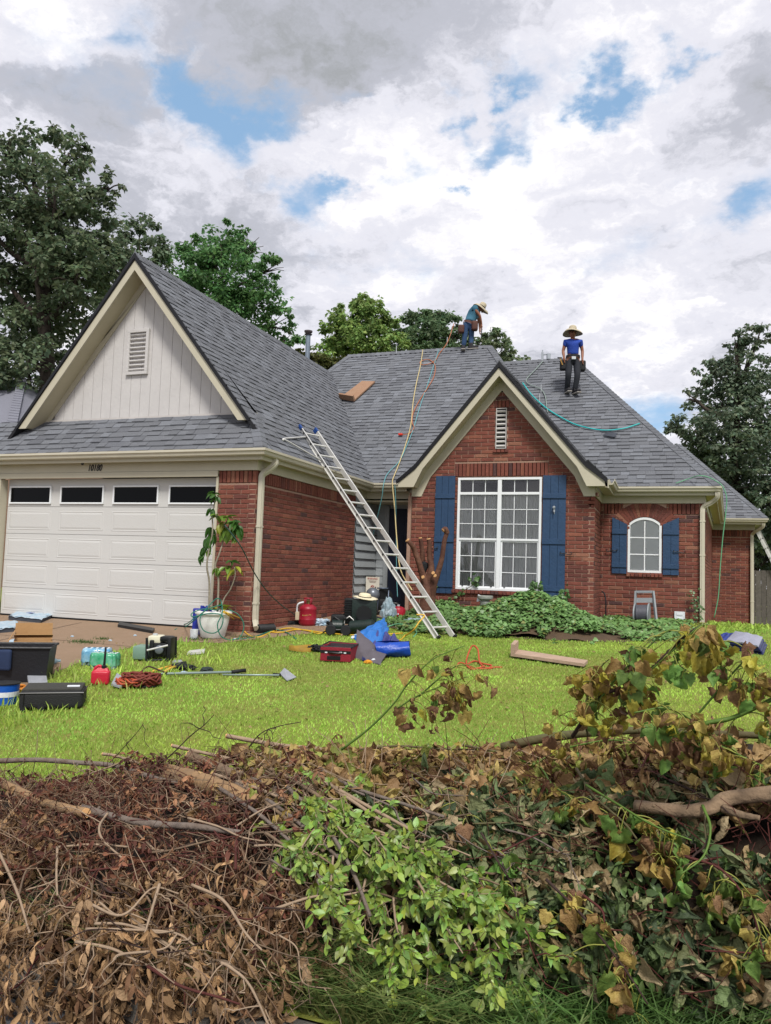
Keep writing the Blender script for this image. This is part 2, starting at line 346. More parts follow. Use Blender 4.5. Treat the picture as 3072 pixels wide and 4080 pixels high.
def brick_wall(o, u, n, z0, z1, ivals, soldiers=(), backing=None):
    o, u, n = (np.array(q, float) for q in (o, u, n)); mb = MB(); nc = int(round((z1-z0)/COURSE)); wall = None
    rows = []
    for c in range(nc):
        za, zb = z0+c*COURSE, z0+(c+1)*COURSE; rows.append((za, zb, ivals((za+zb)/2)))
    for za, zb, iv in rows:
        for a, b in iv:
            cc = o+u*((a+b)/2)+n*(-.06)+np.array([0, 0, (za+zb)/2]); R = np.array([u, np.cross((0, 0, 1), u), (0, 0, 1)]).T
            mb.box(cc, (b-a, .104, zb-za+.001), R)
    for a, b, za, zb in soldiers:
        mb.box(o+u*((a+b)/2)+n*(-.06)+np.array([0, 0, (za+zb)/2]), (b-a, .104, zb-za), np.array([u, np.cross((0, 0, 1), u), (0, 0, 1)]).T)
    wall = H(mb, 'brick_wall', m_mort)
    def insold(zc, a, b):
        return any(za < zc < zb and a < sb-.02 and b > sa+.02 for sa, sb, za, zb in soldiers)
    for c, (za, zb, iv) in enumerate(rows):
        for a, b in iv:
            segs = [(a, b)]
            for sa, sb, sza, szb in soldiers:
                if sza < (za+zb)/2 < szb:
                    ns = []
                    for p, q in segs:
                        if sb <= p or sa >= q: ns.append((p, q)); continue
                        if sa-p > .03: ns.append((p, sa))
                        if q-sb > .03: ns.append((sb, q))
                    segs = ns
            for p, q in segs:
                s = p-BL+(BL/2 if c % 2 else 0)+ .0
                k = math.floor((p)/BL)*BL+(BL/2 if c % 2 else 0)-BL
                x = k
                while x < q:
                    l, r = max(x, p), min(x+BL, q); x += BL
                    if r-l > .028: brick_box(wall, o, u, n, l, r, za, zb)
    for sa, sb, za, zb in soldiers:
        m = max(1, int(round((sb-sa)/COURSE)))
        for i in range(m): brick_box(wall, o, u, n, sa+(sb-sa)*i/m, sa+(sb-sa)*(i+1)/m, za, zb)
    return wall
ZB = -1.17
def cut(a, b, holes):
    def f(z):
        iv = [(a, b)]
        for h0, h1, z0, z1 in holes:
            if z0 < z < z1:
                nv = []
                for p, q in iv:
                    if h1 <= p or h0 >= q: nv.append((p, q)); continue
                    if h0-p > .02: nv.append((p, h0))
                    if q-h1 > .02: nv.append((h1, q))
                iv = nv
        return iv
    return f
GX, GY, ZF = -5.93, 10.42, 1.447
ZT = ZB+35*COURSE
# garage pier, side wall
brick_wall((0, GY, 0), (1, 0, 0), (0, -1, 0), ZB, ZT, cut(-6.61, GX, []), [(-6.61, GX, 1.25, 1.45)])
brick_wall((GX, 0, 0), (0, 1, 0), (1, 0, 0), ZB, ZT, cut(GY, 14.5, []), [(GY+.0, 14.5, 1.25, 1.45)])
# gable wall with window and vent
GC = -2.968; WX0, WX1, WZ0, WZ1 = -3.80, -2.17, -.355, 1.815
def gable_iv(z):
    if z < 1.46: a, b = -4.735, -1.21
    else:
        hw = (3.62-z)/1.22 if z > 1.95 else 1.50+(1.95-z)*.7
        if hw < .02: return []
        a, b = GC-hw, GC+hw
    return cut(a, b, [(WX0, WX1, WZ0, WZ1), (-3.075, -2.862, 2.36, 3.155)])(z)
gw = brick_wall((0, 14.52, 0), (1, 0, 0), (0, -1, 0), ZB, ZB+62*COURSE, gable_iv, [(-3.87, -2.06, 1.83, 2.09), (-3.12, -2.82, 3.165, 3.31)])
o_, u_, n_ = np.array([0, 14.52, 0.]), np.array([1, 0, 0.]), np.array([0, -1, 0.])
for i in range(23): brick_box(gw, o_, u_, n_, -3.87+i*.0765, -3.87+(i+1)*.0765, WZ0-.075, WZ0-.005, proud=.045)
for i in range(4): brick_box(gw, o_, u_, n_, -3.12+i*.075, -3.12+(i+1)*.075, 2.285, 2.352, proud=.035)
# right hand wall, its return, side and far wing
brick_wall((-1.21, 0, 0), (0, 1, 0), (1, 0, 0), ZB, ZT, cut(14.52, 15.95, []), [(14.52, 15.95, 1.25, 1.45)])
SX0, SX1, SZ0, SZ1 = -.69, -.05, .08, 1.02
AC = ((SX0+SX1)/2, SZ1+.15-.406)
def rw(z):
    h = [(SX0, SX1, SZ0, SZ1)]
    if z > SZ1-.1:
        dz = z-AC[1]; ro = .406+.0; 
        wv = .64 if z > 1.1 else .44
        h = [(AC[0]-wv*.62, AC[0]+wv*.62, SZ0, 3)]
    return cut(-1.21, .705, h)(z)
rwall = brick_wall((0, 15.95, 0), (1, 0, 0), (0, -1, 0), ZB, ZT, rw, [(-1.15, AC[0]-.44, 1.23, 1.45), (AC[0]+.44, .705, 1.23, 1.45)])
mb = MB(); mb.prism([(AC[0]+.47*math.cos(t)*1.0, AC[1]+.47*math.sin(t)) for t in np.linspace(math.radians(128), math.radians(52), 12)]+[(AC[0]+.6, 1.45), (AC[0]-.6, 1.45)], (0, 15.95+.01, 0), (1, 0, 0), (0, 0, 1), (0, 1, 0), .08)
H(mb, 'arch_backing', m_mort)
o_ = np.array([0, 15.95, 0.]); nv = 15
for i in range(nv):
    t0 = math.radians(142-(142-38)*i/nv); t1 = math.radians(142-(142-38)*(i+1)/nv)
    def T(a, b, t0=t0, t1=t1):
        t = t0+(t1-t0)*a; r = .416+b; return (AC[0]+r*math.cos(t), AC[1]+r*math.sin(t))
    j = .006; V = []
    for d in (-.03, .004):
        for a, b in ((.05, 0), (.95, 0), (.96, .29), (.04, .29)):
            q = T(a, b); V.append(o_+u_*q[0]+n_*d+np.array([0, 0, q[1]]))
    BR.append((rwall, np.array(V), [(4, 5, 6, 7)]+[(k, (k+1) % 4, 4+(k+1) % 4, 4+k) for k in range(4)], brick_col()))
for i in range(9): brick_box(rwall, o_, u_, n_, -.71+i*.0755, -.71+(i+1)*.0755, SZ0-.085, SZ0-.01, proud=.04)
sv = np.array([1.3-.705, 24.42-15.95, 0]); sv /= np.linalg.norm(sv)
brick_wall((.705, 15.95, 0), sv, (sv[1], -sv[0], 0), ZB-.45, ZT-.0, cut(0, 8.45, []))
brick_wall((0, 24.42, 0), (1, 0, 0), (0, -1, 0), ZB-.52, ZT, cut(1.3, 2.41, []), [(1.3, 2.41, 1.25, 1.45)])
# unseen solid boxes added inside the building to block light
mb = MB()
mb.box((-8.5, 15.0, .1), (5.0, 7, 2.5)); mb.box((-3.0, 18.2, .1), (3.2, 6.0, 2.5)); mb.box((-.25, 19.5, .1), (1.5, 6.6, 2.5)); mb.box((1.2, 26, .1), (2.2, 3, 3.2))
H(mb, 'inner_light_block', m_dark)
# ---- trims: frieze boards, fascia, soffit, gutters
mb = MB(); fr = [(0, ZF), (.024, ZF), (.024, 1.66), (0, 1.66)]
mb.sweep(fr, [(-12.2, GY-.004, 0), (GX+.004, GY-.004, 0), (GX+.004, 15.06, 0), (-4.74, 15.06, 0)], 1)
H(mb, 'frieze_board', m_trim)
mb = MB(); mb.sweep(fr, [(-1.206, 14.52, 0), (-1.206, 15.946, 0), (.709, 15.946, 0), (1.304, 24.416, 0), (2.414, 24.416, 0), (2.414, 27, 0)], 1)
H(mb, 'frieze_board', m_trim)
def eaves(wallp, ov):
    mb = MB(); mb.sweep([(.0, 1.60), (ov-.13, 1.60), (ov-.13, 1.612), (0, 1.612)], wallp, 1); H(mb, 'soffit', m_soff)
    mb = MB(); mb.sweep([(ov-.128, 1.585), (ov-.106, 1.585), (ov-.106, 1.735), (ov-.128, 1.735)], wallp, 1); H(mb, 'fascia', m_trim)
    g = ov-.104
    gp = [(g, 1.745), (g, 1.645), (g+.055, 1.645), (g+.075, 1.66), (g+.085, 1.70), (g+.104, 1.715), (g+.104, 1.75), (g+.094, 1.75), (g+.092, 1.722), (g+.07, 1.70), (g+.06, 1.672), (g+.012, 1.66), (g+.010, 1.745)]
    mb = MB(); mb.sweep(gp, wallp, 1); return H(mb, 'gutter', m_gut)
eaves([(-12.2, GY, 0), (GX, GY, 0), (GX, 15.04, 0), (-4.97, 15.04, 0)], .29)
eaves([(-1.14, 14.40, 0), (-1.14, 15.94, 0), (.74, 15.94, 0), (1.335, 24.15, 0), (2.45, 24.15, 0), (2.45, 27, 0)], .29)
def downspout(pts, w=.085, d=.065, out=(0, -1, 0), side=(1, 0, 0), name='downspout'):
    mb = MB(); P = np.array(pts, float); o = np.array(out, float); s = np.array(side, float); V = []
    prof = [(-w/2, -d/2), (-w*.2, -d/2), (-w*.12, -d/2-.006), (w*.12, -d/2-.006), (w*.2, -d/2), (w/2, -d/2), (w/2, d/2), (-w/2, d/2)]
    for i, p in enumerate(P):
        t = P[min(i+1, len(P)-1)]-P[max(i-1, 0)]; t /= np.linalg.norm(t); q = o-t*np.dot(o, t); q /= np.linalg.norm(q); r = np.cross(t, q)
        for a, b in prof: V.append(p+r*a-q*b)
    n = len(prof); m = len(P); mb.add(V, [(i*n+k, i*n+(k+1) % n, (i+1)*n+(k+1) % n, (i+1)*n+k) for i in range(m-1) for k in range(n)]+[tuple(range(n-1, -1, -1)), tuple((m-1)*n+k for k in range(n))])
    for zz in P[len(P)//3:-6:9]: pass
    return H(mb, name, m_gut)
xs = GX+.05
ds1 = downspout(list(spline([(GX+.21, 10.62, 1.64), (GX+.21, 10.60, 1.56), (GX+.13, 10.55, 1.46), (GX+.055, 10.50, 1.38), (GX+.05, 10.495, 1.25)], 20))+[(GX+.05, 10.495, z) for z in (.6, .0, -.5, -.78)]+[(GX+.055, 10.49, -.86), (GX+.10, 10.44, -.94), (GX+.12, 10.40, -.97)], out=(1, 0, 0))
mb = MB()
for zz in (.58, -.60): mb.box((GX+.05, 10.495, zz), (.078, .10, .03))
H(mb, 'downspout_strap', m_gut, ds1)
ds2 = downspout(list(spline([(.93, 15.72, 1.64), (.93, 15.73, 1.55), (.84, 15.82, 1.46), (.70, 15.90, 1.38), (.68, 15.90, 1.27)], 20))+[(.68, 15.90, z) for z in (.5, 0, -.6, -1.0)])
mb = MB()
for zz in (1.1, .45, -.62): mb.box((.68, 15.90, zz), (.10, .08, .03))
H(mb, 'downspout_strap', m_gut, ds2)
ds3 = downspout(list(spline([(2.62, 23.95, 1.63), (2.6, 24.0, 1.52), (2.47, 24.15, 1.42), (2.37, 24.34, 1.33), (2.36, 24.36, 1.2)], 20))+[(2.36, 24.36, z) for z in (.5, -.3, -.9)]+[(2.36, 24.34, -1.25), (2.44, 24.2, -1.38), (2.55, 24.0, -1.42)])
mb = MB(); mb.box((2.36, 24.36, -.6), (.10, .08, .03)); H(mb, 'downspout_strap', m_gut, ds3)
# ---- garage opening and door
mb = MB(); mb.box((-9.0, GY-.012, 1.398), (4.80, .055, .088)); H(mb, 'header_board', m_trim)
mb = MB(); mb.box((-9.0, GY+.05, 1.38), (4.8, .14, .03)); mb.box((-6.62, GY+.065, .15), (.03, .13, 2.40)); mb.box((-6.615, GY-.008, .15), (.04, .02, 2.40)); mb.box((-11.05, GY+.05, .15), (.05, .16, 2.4)); H(mb, 'door_jamb', m_trim)
brick_wall((0, GY, 0), (1, 0, 0), (0, -1, 0), ZB, ZT, cut(-12.1, -11.08, []))
gd = H(MB().box((-8.815, GY+.165, .17), (4.36, .03, 2.38)), 'garage_door', m_door)
Zr = [-1.015, -.545, -.07, .40, .875, 1.355]
cols = [(-10.95, -10.02), (-9.82, -8.90), (-8.71, -7.80), (-7.60, -6.67)]
YD = GY+.13
for i in range(5):
    mb = MB(); mb.rbox((-8.815, YD+.012, (Zr[i]+Zr[i+1])/2), (4.36, .024, Zr[i+1]-Zr[i]-.006), .004); H(mb, 'door_section', m_door, gd)
    if i < 4:
        for a, b in cols:
            z0, z1 = Zr[i]+.08, Zr[i+1]-.085; y0 = YD+.001; mb = MB(); w = .026; g = .018
            def ring(r0, r1, d0, d1):
                A = [(a+r0, y0-d0, z0+r0), (b-r0, y0-d0, z0+r0), (b-r0, y0-d0, z1-r0), (a+r0, y0-d0, z1-r0)]; B = [(a+r1, y0-d1, z0+r1), (b-r1, y0-d1, z0+r1), (b-r1, y0-d1, z1-r1), (a+r1, y0-d1, z1-r1)]
                mb.add(A+B, [(k, (k+1) % 4, 4+(k+1) % 4, 4+k) for k in range(4)])
            ring(-.012, 0, 0, .006); ring(0, .012, .006, .001); ring(.012, .045, .001, .007)
            mb.add([(a+.045, y0-.007, z0+.045), (b-.045, y0-.007, z0+.045), (b-.045, y0-.007, z1-.045), (a+.045, y0-.007, z1-.045)], [(0, 1, 2, 3)])
            H(mb, 'door_panel', m_door, gd)
    else:
        for a, b in cols:
            z0, z1 = .925, 1.235; mb = MB(); y0 = YD-.012; w = .026
            for c, d in (((a+b)/2, (b-a)), ): 
                mb.rbox((c, y0, z1-w/2), (d, .03, w), .004); mb.rbox((c, y0, z0+w/2), (d, .03, w), .004)
            for x in (a+w/2, b-w/2): mb.rbox((x, y0, (z0+z1)/2), (w, .03, z1-z0-2*w), .004)
            H(mb, 'window_frame', m_white, gd)
            H(MB().box(((a+b)/2, y0+.004, (z0+z1)/2), (b-a-2*w+.004, .006, z1-z0-2*w+.004)), 'window_pane', M('black_glass', '#020304', .15, 0, 3, 0, spec=.12), gd)
mb = MB(); mb.box((-8.815, YD+.01, -1.035), (4.36, .03, .045)); H(mb, 'door_seal', m_dark, gd)
# house number
cu = bpy.data.curves.new('house_number', 'FONT'); cu.body = '10180'; cu.size = .115; cu.shear = .25; cu.extrude = .004; cu.space_character = 1.02; cu.offset = .0012
hn = bpy.data.objects.new('house_number', cu); COL.objects.link(hn); hn.parent = house; ORG['house_number'] = np.array(HL)
p = onY(189, 1017.5, GY-.035); hn.location = Vector(p-np.array(HL)); hn.rotation_euler = (math.pi/2, 0, 0); cu.materials.append(M('black_metal', '#121214', .4, .1, 5, 0)); hn.scale = (1.0, 1.35, 1)
_me = bpy.data.meshes.new_from_object(hn); hn2 = bpy.data.objects.new('house_number', _me); COL.objects.link(hn2); hn2.parent = house; hn2.location = hn.location; hn2.rotation_euler = hn.rotation_euler; hn2.scale = hn.scale; bpy.data.objects.remove(hn); hn2.name = 'house_number'
p = onY(173, 993, GY-.2); mb = MB(); mb.lathe([(.008, 0), (.025, -.01), (.028, -.03), (.012, -.045)], 10, (p[0], GY-.14, 1.60)); H(mb, 'soffit_hook', MATS['black_metal'])
# ---- porch
mb = MB(); mb.box((-5.36, 15.0, -.93), (1.2, 1.6, .14)); H(mb, 'porch_slab', m_conc)
mb = MB(); mb.box((-5.33, 15.45, 1.40), (1.2, .80, .03)); H(mb, 'porch_ceiling', m_soff)
m_lap = M('grey_lap_siding', '#9ba0a3', .6, .06, 5, .15, 30)
pw = H(MB().box((GX-.05, 15.12, .2), (.06, 1.25, 2.5)).box((-5.35, 15.82, .2), (1.2, .05, 2.5)), 'porch_wall', m_lap)
for k in range(13):
    z = -.86+k*.175
    mb = MB(); mb.add([(GX+.022, 14.53, z), (GX+.022, 15.75, z), (GX-.010, 15.75, z+.173), (GX-.010, 14.53, z+.173), (GX-.02, 14.53, z), (GX-.02, 15.75, z)], [(0, 1, 2, 3), (0, 1, 5, 4)]); H(mb, 'siding_board', m_lap, pw)
    mb = MB(); mb.add([(GX, 15.77, z), (-5.74, 15.77, z), (-5.74, 15.786, z+.185), (GX, 15.786, z+.185), (GX, 15.80, z), (-5.74, 15.80, z)], [(0, 1, 2, 3), (0, 1, 5, 4)]); H(mb, 'siding_board', m_lap, pw)
mb = MB(); mb.box((-5.69, 15.76, .2), (.10, .05, 2.3)); mb.box((-4.79, 15.76, .2), (.08, .05, 2.3)); H(mb, 'door_trim', m_lap)
fd = H(MB().rbox((-5.23, 15.78, .2), (.82, .045, 2.2), .004), 'front_door', m_navy)
for zz, hh in ((-.45, .5), (.35, .8), (.95, .25)):
    for xx in (-5.42, -5.04): H(MB().rbox((xx, 15.752, zz), (.24, .012, hh), .005), 'door_panel', m_navy, fd)
H(MB().lathe([(.0, 0), (.028, .005), (.03, .02), (.012, .03), (.02, .05), (.026, .065), (.0, .08)], 12, (-4.90, 15.755, .02), ax=(0, -1, 0)), 'handle', M('brass', '#8c7a4a', .35, .05, 5, 0, metal=.8), fd)
mb = MB(); mb.box((-4.775, 15.15, .15), (.07, 1.28, 2.6)); H(mb, 'porch_side_wall', m_mort)
# ---- big window
m_glass = glass_mat('window_glass', clear=.95)
def curtain_mat():
    return M('net_curtain', '#c9cdca', .9, .12, 3, .1, 60)
win = H(MB(), 'window', m_white) if False else None
mb = MB(); YW = 14.545; fw = .045
def rect_frame(mb, x0, x1, z0, z1, w, y, d):
    mb.rbox(((x0+x1)/2, y, z1-w/2), (x1-x0, d, w), .004); mb.rbox(((x0+x1)/2, y, z0+w/2), (x1-x0, d, w), .004)
    for x in (x0+w/2, x1-w/2): mb.rbox((x, y, (z0+z1)/2), (w, d, z1-z0-2*w), .004)
rect_frame(mb, WX0+.004, WX1-.004, WZ0+.004, WZ1-.004, .045, YW, .07)
xm = (WX0+WX1)/2+.01; zt, zm = 1.505, .62
mb.rbox((xm, YW, (zm+.58)/2+.45), (.07, .062, WZ1-WZ0-.10), .004) if False else mb.rbox((xm, YW, (WZ0+WZ1)/2), (.075, .062, WZ1-WZ0-.09), .004)
for a, b in ((WX0+.045, xm-.037), (xm+.037, WX1-.045)):
    mb.rbox(((a+b)/2, YW+.002, zt), (b-a, .058, .05), .004); mb.rbox(((a+b)/2, YW+.004, zm), (b-a, .05, .04), .004)
bigwin = H(mb, 'window', m_white)
for (a, b) in ((WX0+.047, xm-.04), (xm+.04, WX1-.047)):
    for (z0, z1, nr, yy, lower) in ((zt+.026, WZ1-.05, 1, YW+.012, 0), (zm+.02, zt-.026, 3, YW+.012, 0), (WZ0+.05, zm-.02, 3, YW+.026, 1)):
        w = (b-a)/3; h = (z1-z0)/nr
        if lower:
            mb = MB(); rect_frame(mb, a, b, WZ0+.048, zm-.018, .03, YW+.012, .03); H(mb, 'sash', m_white, bigwin)
        for r in range(nr):
            for c in range(3):
                H(MB().box((a+w*(c+.5), yy, z0+h*(r+.5)), (w-.016, .004, h-.016)), 'pane', m_glass, bigwin)
        mb = MB()
        for c in (1, 2): mb.rbox((a+w*c, yy, (z0+z1)/2), (.014, .012, z1-z0), .002)
        for r in range(1, nr): mb.rbox(((a+b)/2, yy, z0+h*r), (b-a, .012, .014), .002)
        if not (nr == 1 and False): H(mb, 'muntin', m_white, bigwin)
        if lower:
            for sx in (.12, .88): H(MB().rbox((a+(b-a)*sx, YW-.01, WZ0+.075), (.03, .02, .015), .003), 'sash_lift', M('black_metal'), bigwin)
    # gathered net curtain behind the glass
    xs_ = np.linspace(a-.02, b+.02, 90); rows = []
    for z in np.linspace(WZ0, 1.50, 8):
        rows.append([(x, 14.612+.016*math.sin(x*55+math.sin(x*13)*2)+.012*math.sin(x*140+z), z) for x in xs_])
    mb = MB(); mb.sheet(rows); H(mb, 'curtain', curtain_mat(), bigwin, smooth=True)
mb = MB(); mb.box(((WX0+WX1)/2, 14.95, .7), (1.8, .02, 2.4)); mb.box(((WX0+WX1)/2, 14.79, 1.86), (1.8, .35, .02)); H(mb, 'room_wall', m_dark)
# small arched window
def arc_pts(x0, x1, zs, rise, n=14):
    hw = (x1-x0)/2; R = (hw*hw+rise*rise)/(2*rise); cx = (x0+x1)/2; cz = zs+rise-R; a = math.asin(hw/R)
    return [(cx+R*math.sin(t), cz+R*math.cos(t)) for t in np.linspace(a, -a, n)]
YS = 15.975
out_ = [(SX0+.005, SZ0+.005), (SX1-.005, SZ0+.005)]+arc_pts(SX0+.005, SX1-.005, SZ1, .15); inn = [(SX0+.05, SZ0+.05), (SX1-.05, SZ0+.05)]+arc_pts(SX0+.05, SX1-.05, SZ1-.01, .115)
mb = MB(); n = len(out_); V = [(x, YS+d, z) for d in (-.03, .03) for P in (out_, inn) for x, z in P]
mb.add(V, [(i, (i+1) % n, n+(i+1) % n, n+i) for i in range(n)]+[(2*n+i, 2*n+(i+1) % n, 3*n+(i+1) % n, 3*n+i) for i in range(n)]+[(n+i, n+(i+1) % n, 3*n+(i+1) % n, 3*n+i) for i in range(n)]+[(i, (i+1) % n, 2*n+(i+1) % n, 2*n+i) for i in range(n)])
sw = H(mb, 'window', m_white, label='small arched window between blue shutters')
cxs = (SX0+SX1)/2; mb = MB(); mb.rbox((cxs, YS, (SZ0+SZ1+.12)/2), (.022, .02, SZ1-SZ0+.04), .003)
for z in (SZ0+.36, SZ0+.69): mb.rbox((cxs, YS, z), (SX1-SX0-.09, .018, .022), .003)
H(mb, 'muntin', m_white, sw)
for x0, x1 in ((SX0+.05, cxs-.011), (cxs+.011, SX1-.05)):
    for z0, z1 in ((SZ0+.05, SZ0+.35), (SZ0+.37, SZ0+.68)): H(MB().box(((x0+x1)/2, YS+.008, (z0+z1)/2), (x1-x0, .004, z1-z0)), 'pane', m_glass, sw)
    pts = [q for q in arc_pts(SX0+.05, SX1-.05, SZ1-.01, .115, 24) if x0-.001 <= q[0] <= x1+.001]; pts = sorted(pts, key=lambda q: -q[0])
    H(MB().prism([(x0, SZ0+.70), (x1, SZ0+.70)]+pts, (0, YS+.006, 0), (1, 0, 0), (0, 0, 1), (0, 1, 0), .004), 'pane', m_glass, sw)
m_blind = M('blind_slat', '#f2f8f4', .6, .04, 4, 0)
for k in range(44): 
    z = SZ0+.06+k*.026
    if z < SZ1+.1: H(MB().box((cxs, YS+.022, z), (SX1-SX0-.06, .027, .002), np.array([[1, 0, 0], [0, .2, -.98], [0, .98, .2]])), 'blind_slat', m_blind, sw)
mb = MB(); mb.box((cxs, YS+.12, .65), (.7, .01, 1.2)); H(mb, 'room_wall', M('room_shade', '#a9b2ac', .8, .03))
# ---- shutters
def shutter(x0, x1, z0, z1, y, nb, battens, slope=0.):
    mb = MB(); w = (x1-x0)/nb
    root = H(MB().box(((x0+x1)/2, y+.012, (z0+z1)/2-.05), (x1-x0-.02, .01, z1-z0-.25)), 'shutter', m_shut)
    for i in range(nb):
        a, b = x0+i*w+.003, x0+(i+1)*w-.003
        za = z1-slope*((a-x0)/(x1-x0)) if slope >= 0 else z1+slope*((x1-a)/(x1-x0)); zb = z1-slope*((b-x0)/(x1-x0)) if slope >= 0 else z1+slope*((x1-b)/(x1-x0))
        H(MB().prism([(a, z0), (b, z0), (b, zb), (a, za)], (0, y-.012, 0), (1, 0, 0), (0, 0, 1), (0, 1, 0), .022), 'board', m_shut, root)
    for z, h in battens: H(MB().rbox(((x0+x1)/2, y-.022, z), (x1-x0, .02, h), .003), 'batten', m_shut, root)
    return root
sh1 = shutter(-4.24, -3.845, -.44, 1.845, 14.495, 3, ((1.45, .09), (.60, .10), (-.27, .10)))
sh2 = shutter(-2.150, -1.722, -.43, 1.838, 14.495, 3, ((1.45, .09), (.60, .10), (-.27, .10)))
sh3 = shutter(-.985, -.70, .055, 1.17, 15.925, 2, ((.88, .09), (.22, .09)), .14)
sh4 = shutter(-.035, .262, .055, 1.17, 15.925, 2, ((.88, .09), (.22, .09)), -.14)
def scroll(x, z, y, s, par):
    mb = MB(); pts = [(s*.10, .035), (s*.11, .01), (s*.07, -.0), (s*.03, .01), (0, 0), (-s*.04, -.012), (-s*.09, -.01), (-s*.10, .02), (-s*.07, .028)]
    mb.tube([(x+a, y, z+b) for a, b in spline([(p[0], p[1], 0) for p in pts], 30)[:, :2]], .008, 6); H(mb, 'shutter_holdback', m_black, par)
scroll(.27, .50, 15.89, -1, sh4); scroll(-.99, .50, 15.89, 1, sh3); scroll(-4.27, .42, 14.46, 1, sh1); scroll(-1.70, .38, 14.46, -1, sh2)
p = onY(1197, 1100, 14.44); mb = MB(); mb.rbox(p+np.array([0, .02, 0]), (.035, .03, .10), .008); mb.lathe([(.0, -.03), (.022, -.025), (.026, .02), (.018, .03)], 12, p+np.array([0, 0, .035]), ax=(0, -1, -.2)); mb.tube([p+np.array([0, 0, -.03]), p+np.array([.01, -.03, -.06]), p+np.array([.01, -.01, -.09])], .008)
tag(mb.build('security_camera', M('grey_plastic', '#9aa0a6', .4)), 'small grey security camera mounted on the right blue shutter', 'security camera')
# ---- gable vents
def vent(x0, x1, z0, z1, y, n, w, frame):
    mb = MB(); rect_frame(mb, x0, x1, z0, z1, w, y-.012, .045); r = H(mb, 'gable_vent', frame)
    H(MB().box(((x0+x1)/2, y+.03, (z0+z1)/2), (x1-x0, .01, z1-z0)), 'vent_back', m_dark, r)
    h = (z1-z0-2*w)/n
    for k in range(n):
        z = z0+w+h*(k+.5); H(MB().box(((x0+x1)/2, y-.002, z), (x1-x0-2*w+.004, .045, 0.006+h*.26), np.array([[1, 0, 0], [0, .80, -.60], [0, .60, .80]])), 'louvre', frame, r)
    return r
vent(-8.83, -8.385, 3.20, 4.0, 10.842, 9, .055, m_side)
vent(-3.071, -2.866, 2.362, 3.152, 14.515, 9, .014, m_white if False else m_side)
# ---- garage gable: siding boards, friezes, rakes
AX, RY, WY = -8.51, 10.5, 10.85
gs = H(MB().prism([(-2.3, 2.2), (2.3, 2.2), (0, 4.95)], (AX, WY+.03, 0), (1, 0, 0), (0, 0, 1), (0, 1, 0), .05), 'gable_wall', m_side)
bw = .203; x = -2.05
while x < 2.05:
    a, b = x+.0035, x+bw-.0035; f = lambda q: 4.86-1.20*abs(q)
    pts = [(a, 2.42), (b, 2.42), (b, f(b))]+([(0, f(0))] if a < 0 < b else [])+[(a, f(a))]
    if min(f(a), f(b)) > 2.45: H(MB().prism([(q[0], q[1]) for q in pts], (AX, WY+.004, 0), (1, 0, 0), (0, 0, 1), (0, 1, 0), .03), 'siding_board', m_side, gs)
    x += bw
mb = MB()
def mirror(poly): return [(-a, b) for a, b in poly][::-1]
def rake(mbx, poly, y, d, ax):
    for q in (poly, mirror(poly)): mbx.prism(q, (ax, y, 0), (1, 0, 0), (0, 0, 1), (0, 1, 0), d)
rake(mb, [(0, 4.775), (1.93, 2.44), (2.3, 2.44), (2.3, 2.35), (0, 5.10)], WY-.022, .024, AX); H(mb, 'frieze_board', m_trim)
mb = MB(); rake(mb, [(0, 4.925), (2.15, 2.262), (2.335, 2.262), (0, 5.145)], RY, .03, AX); H(mb, 'rake_board', m_trim)
mb = MB(); rake(mb, [(0, 4.94), (2.16, 2.28), (2.22, 2.28), (0, 5.02)], RY+.03, .33, AX); H(mb, 'soffit', m_soff)
mb = MB(); rake(mb, [(0, 5.125), (2.34, 2.235), (2.385, 2.25), (0, 5.215)], RY-.028, .03, AX); H(mb, 'drip_edge', m_black)
mb = MB(); mb.box((AX-.0, WY-.015, 2.445), (4.3, .012, .035)); H(mb, 'flashing', M('flashing', '#b9b4b0', .5, .1, 4, .1))
# ---- brick gable: frieze, rake, soffit, drip edge (flared feet)
BX, BRY, BWY = -2.968, 14.2, 14.52
prof_top = [(0, 3.965), (1.62, 2.03), (1.97, 1.74)]
mb = MB(); rake(mb, [(0, 3.498), (1.39, 1.823), (1.565, 1.444), (1.768, 1.444), (1.768, 1.66), (1.62, 1.95), (0, 3.86)], BWY-.024, .026, BX); H(mb, 'frieze_board', m_trim)
mb = MB(); rake(mb, [(0, 3.715), (1.465, 1.955), (1.64, 1.60), (1.955, 1.60), (1.955, 1.69), (1.62, 1.965), (0, 3.90)], BRY, .03, BX); H(mb, 'rake_board', m_trim)
mb = MB(); rake(mb, [(0, 3.72), (1.47, 1.96), (1.645, 1.61), (1.95, 1.61), (1.95, 1.64), (1.66, 1.64), (1.50, 1.98), (0, 3.79)], BRY+.03, .30, BX); H(mb, 'soffit', m_soff)
mb = MB(); rake(mb, [(0, 3.885), (1.61, 1.955), (1.985, 1.66), (2.0, 1.725), (1.63, 2.035), (0, 3.985)], BRY-.026, .028, BX); H(mb, 'drip_edge', m_black)
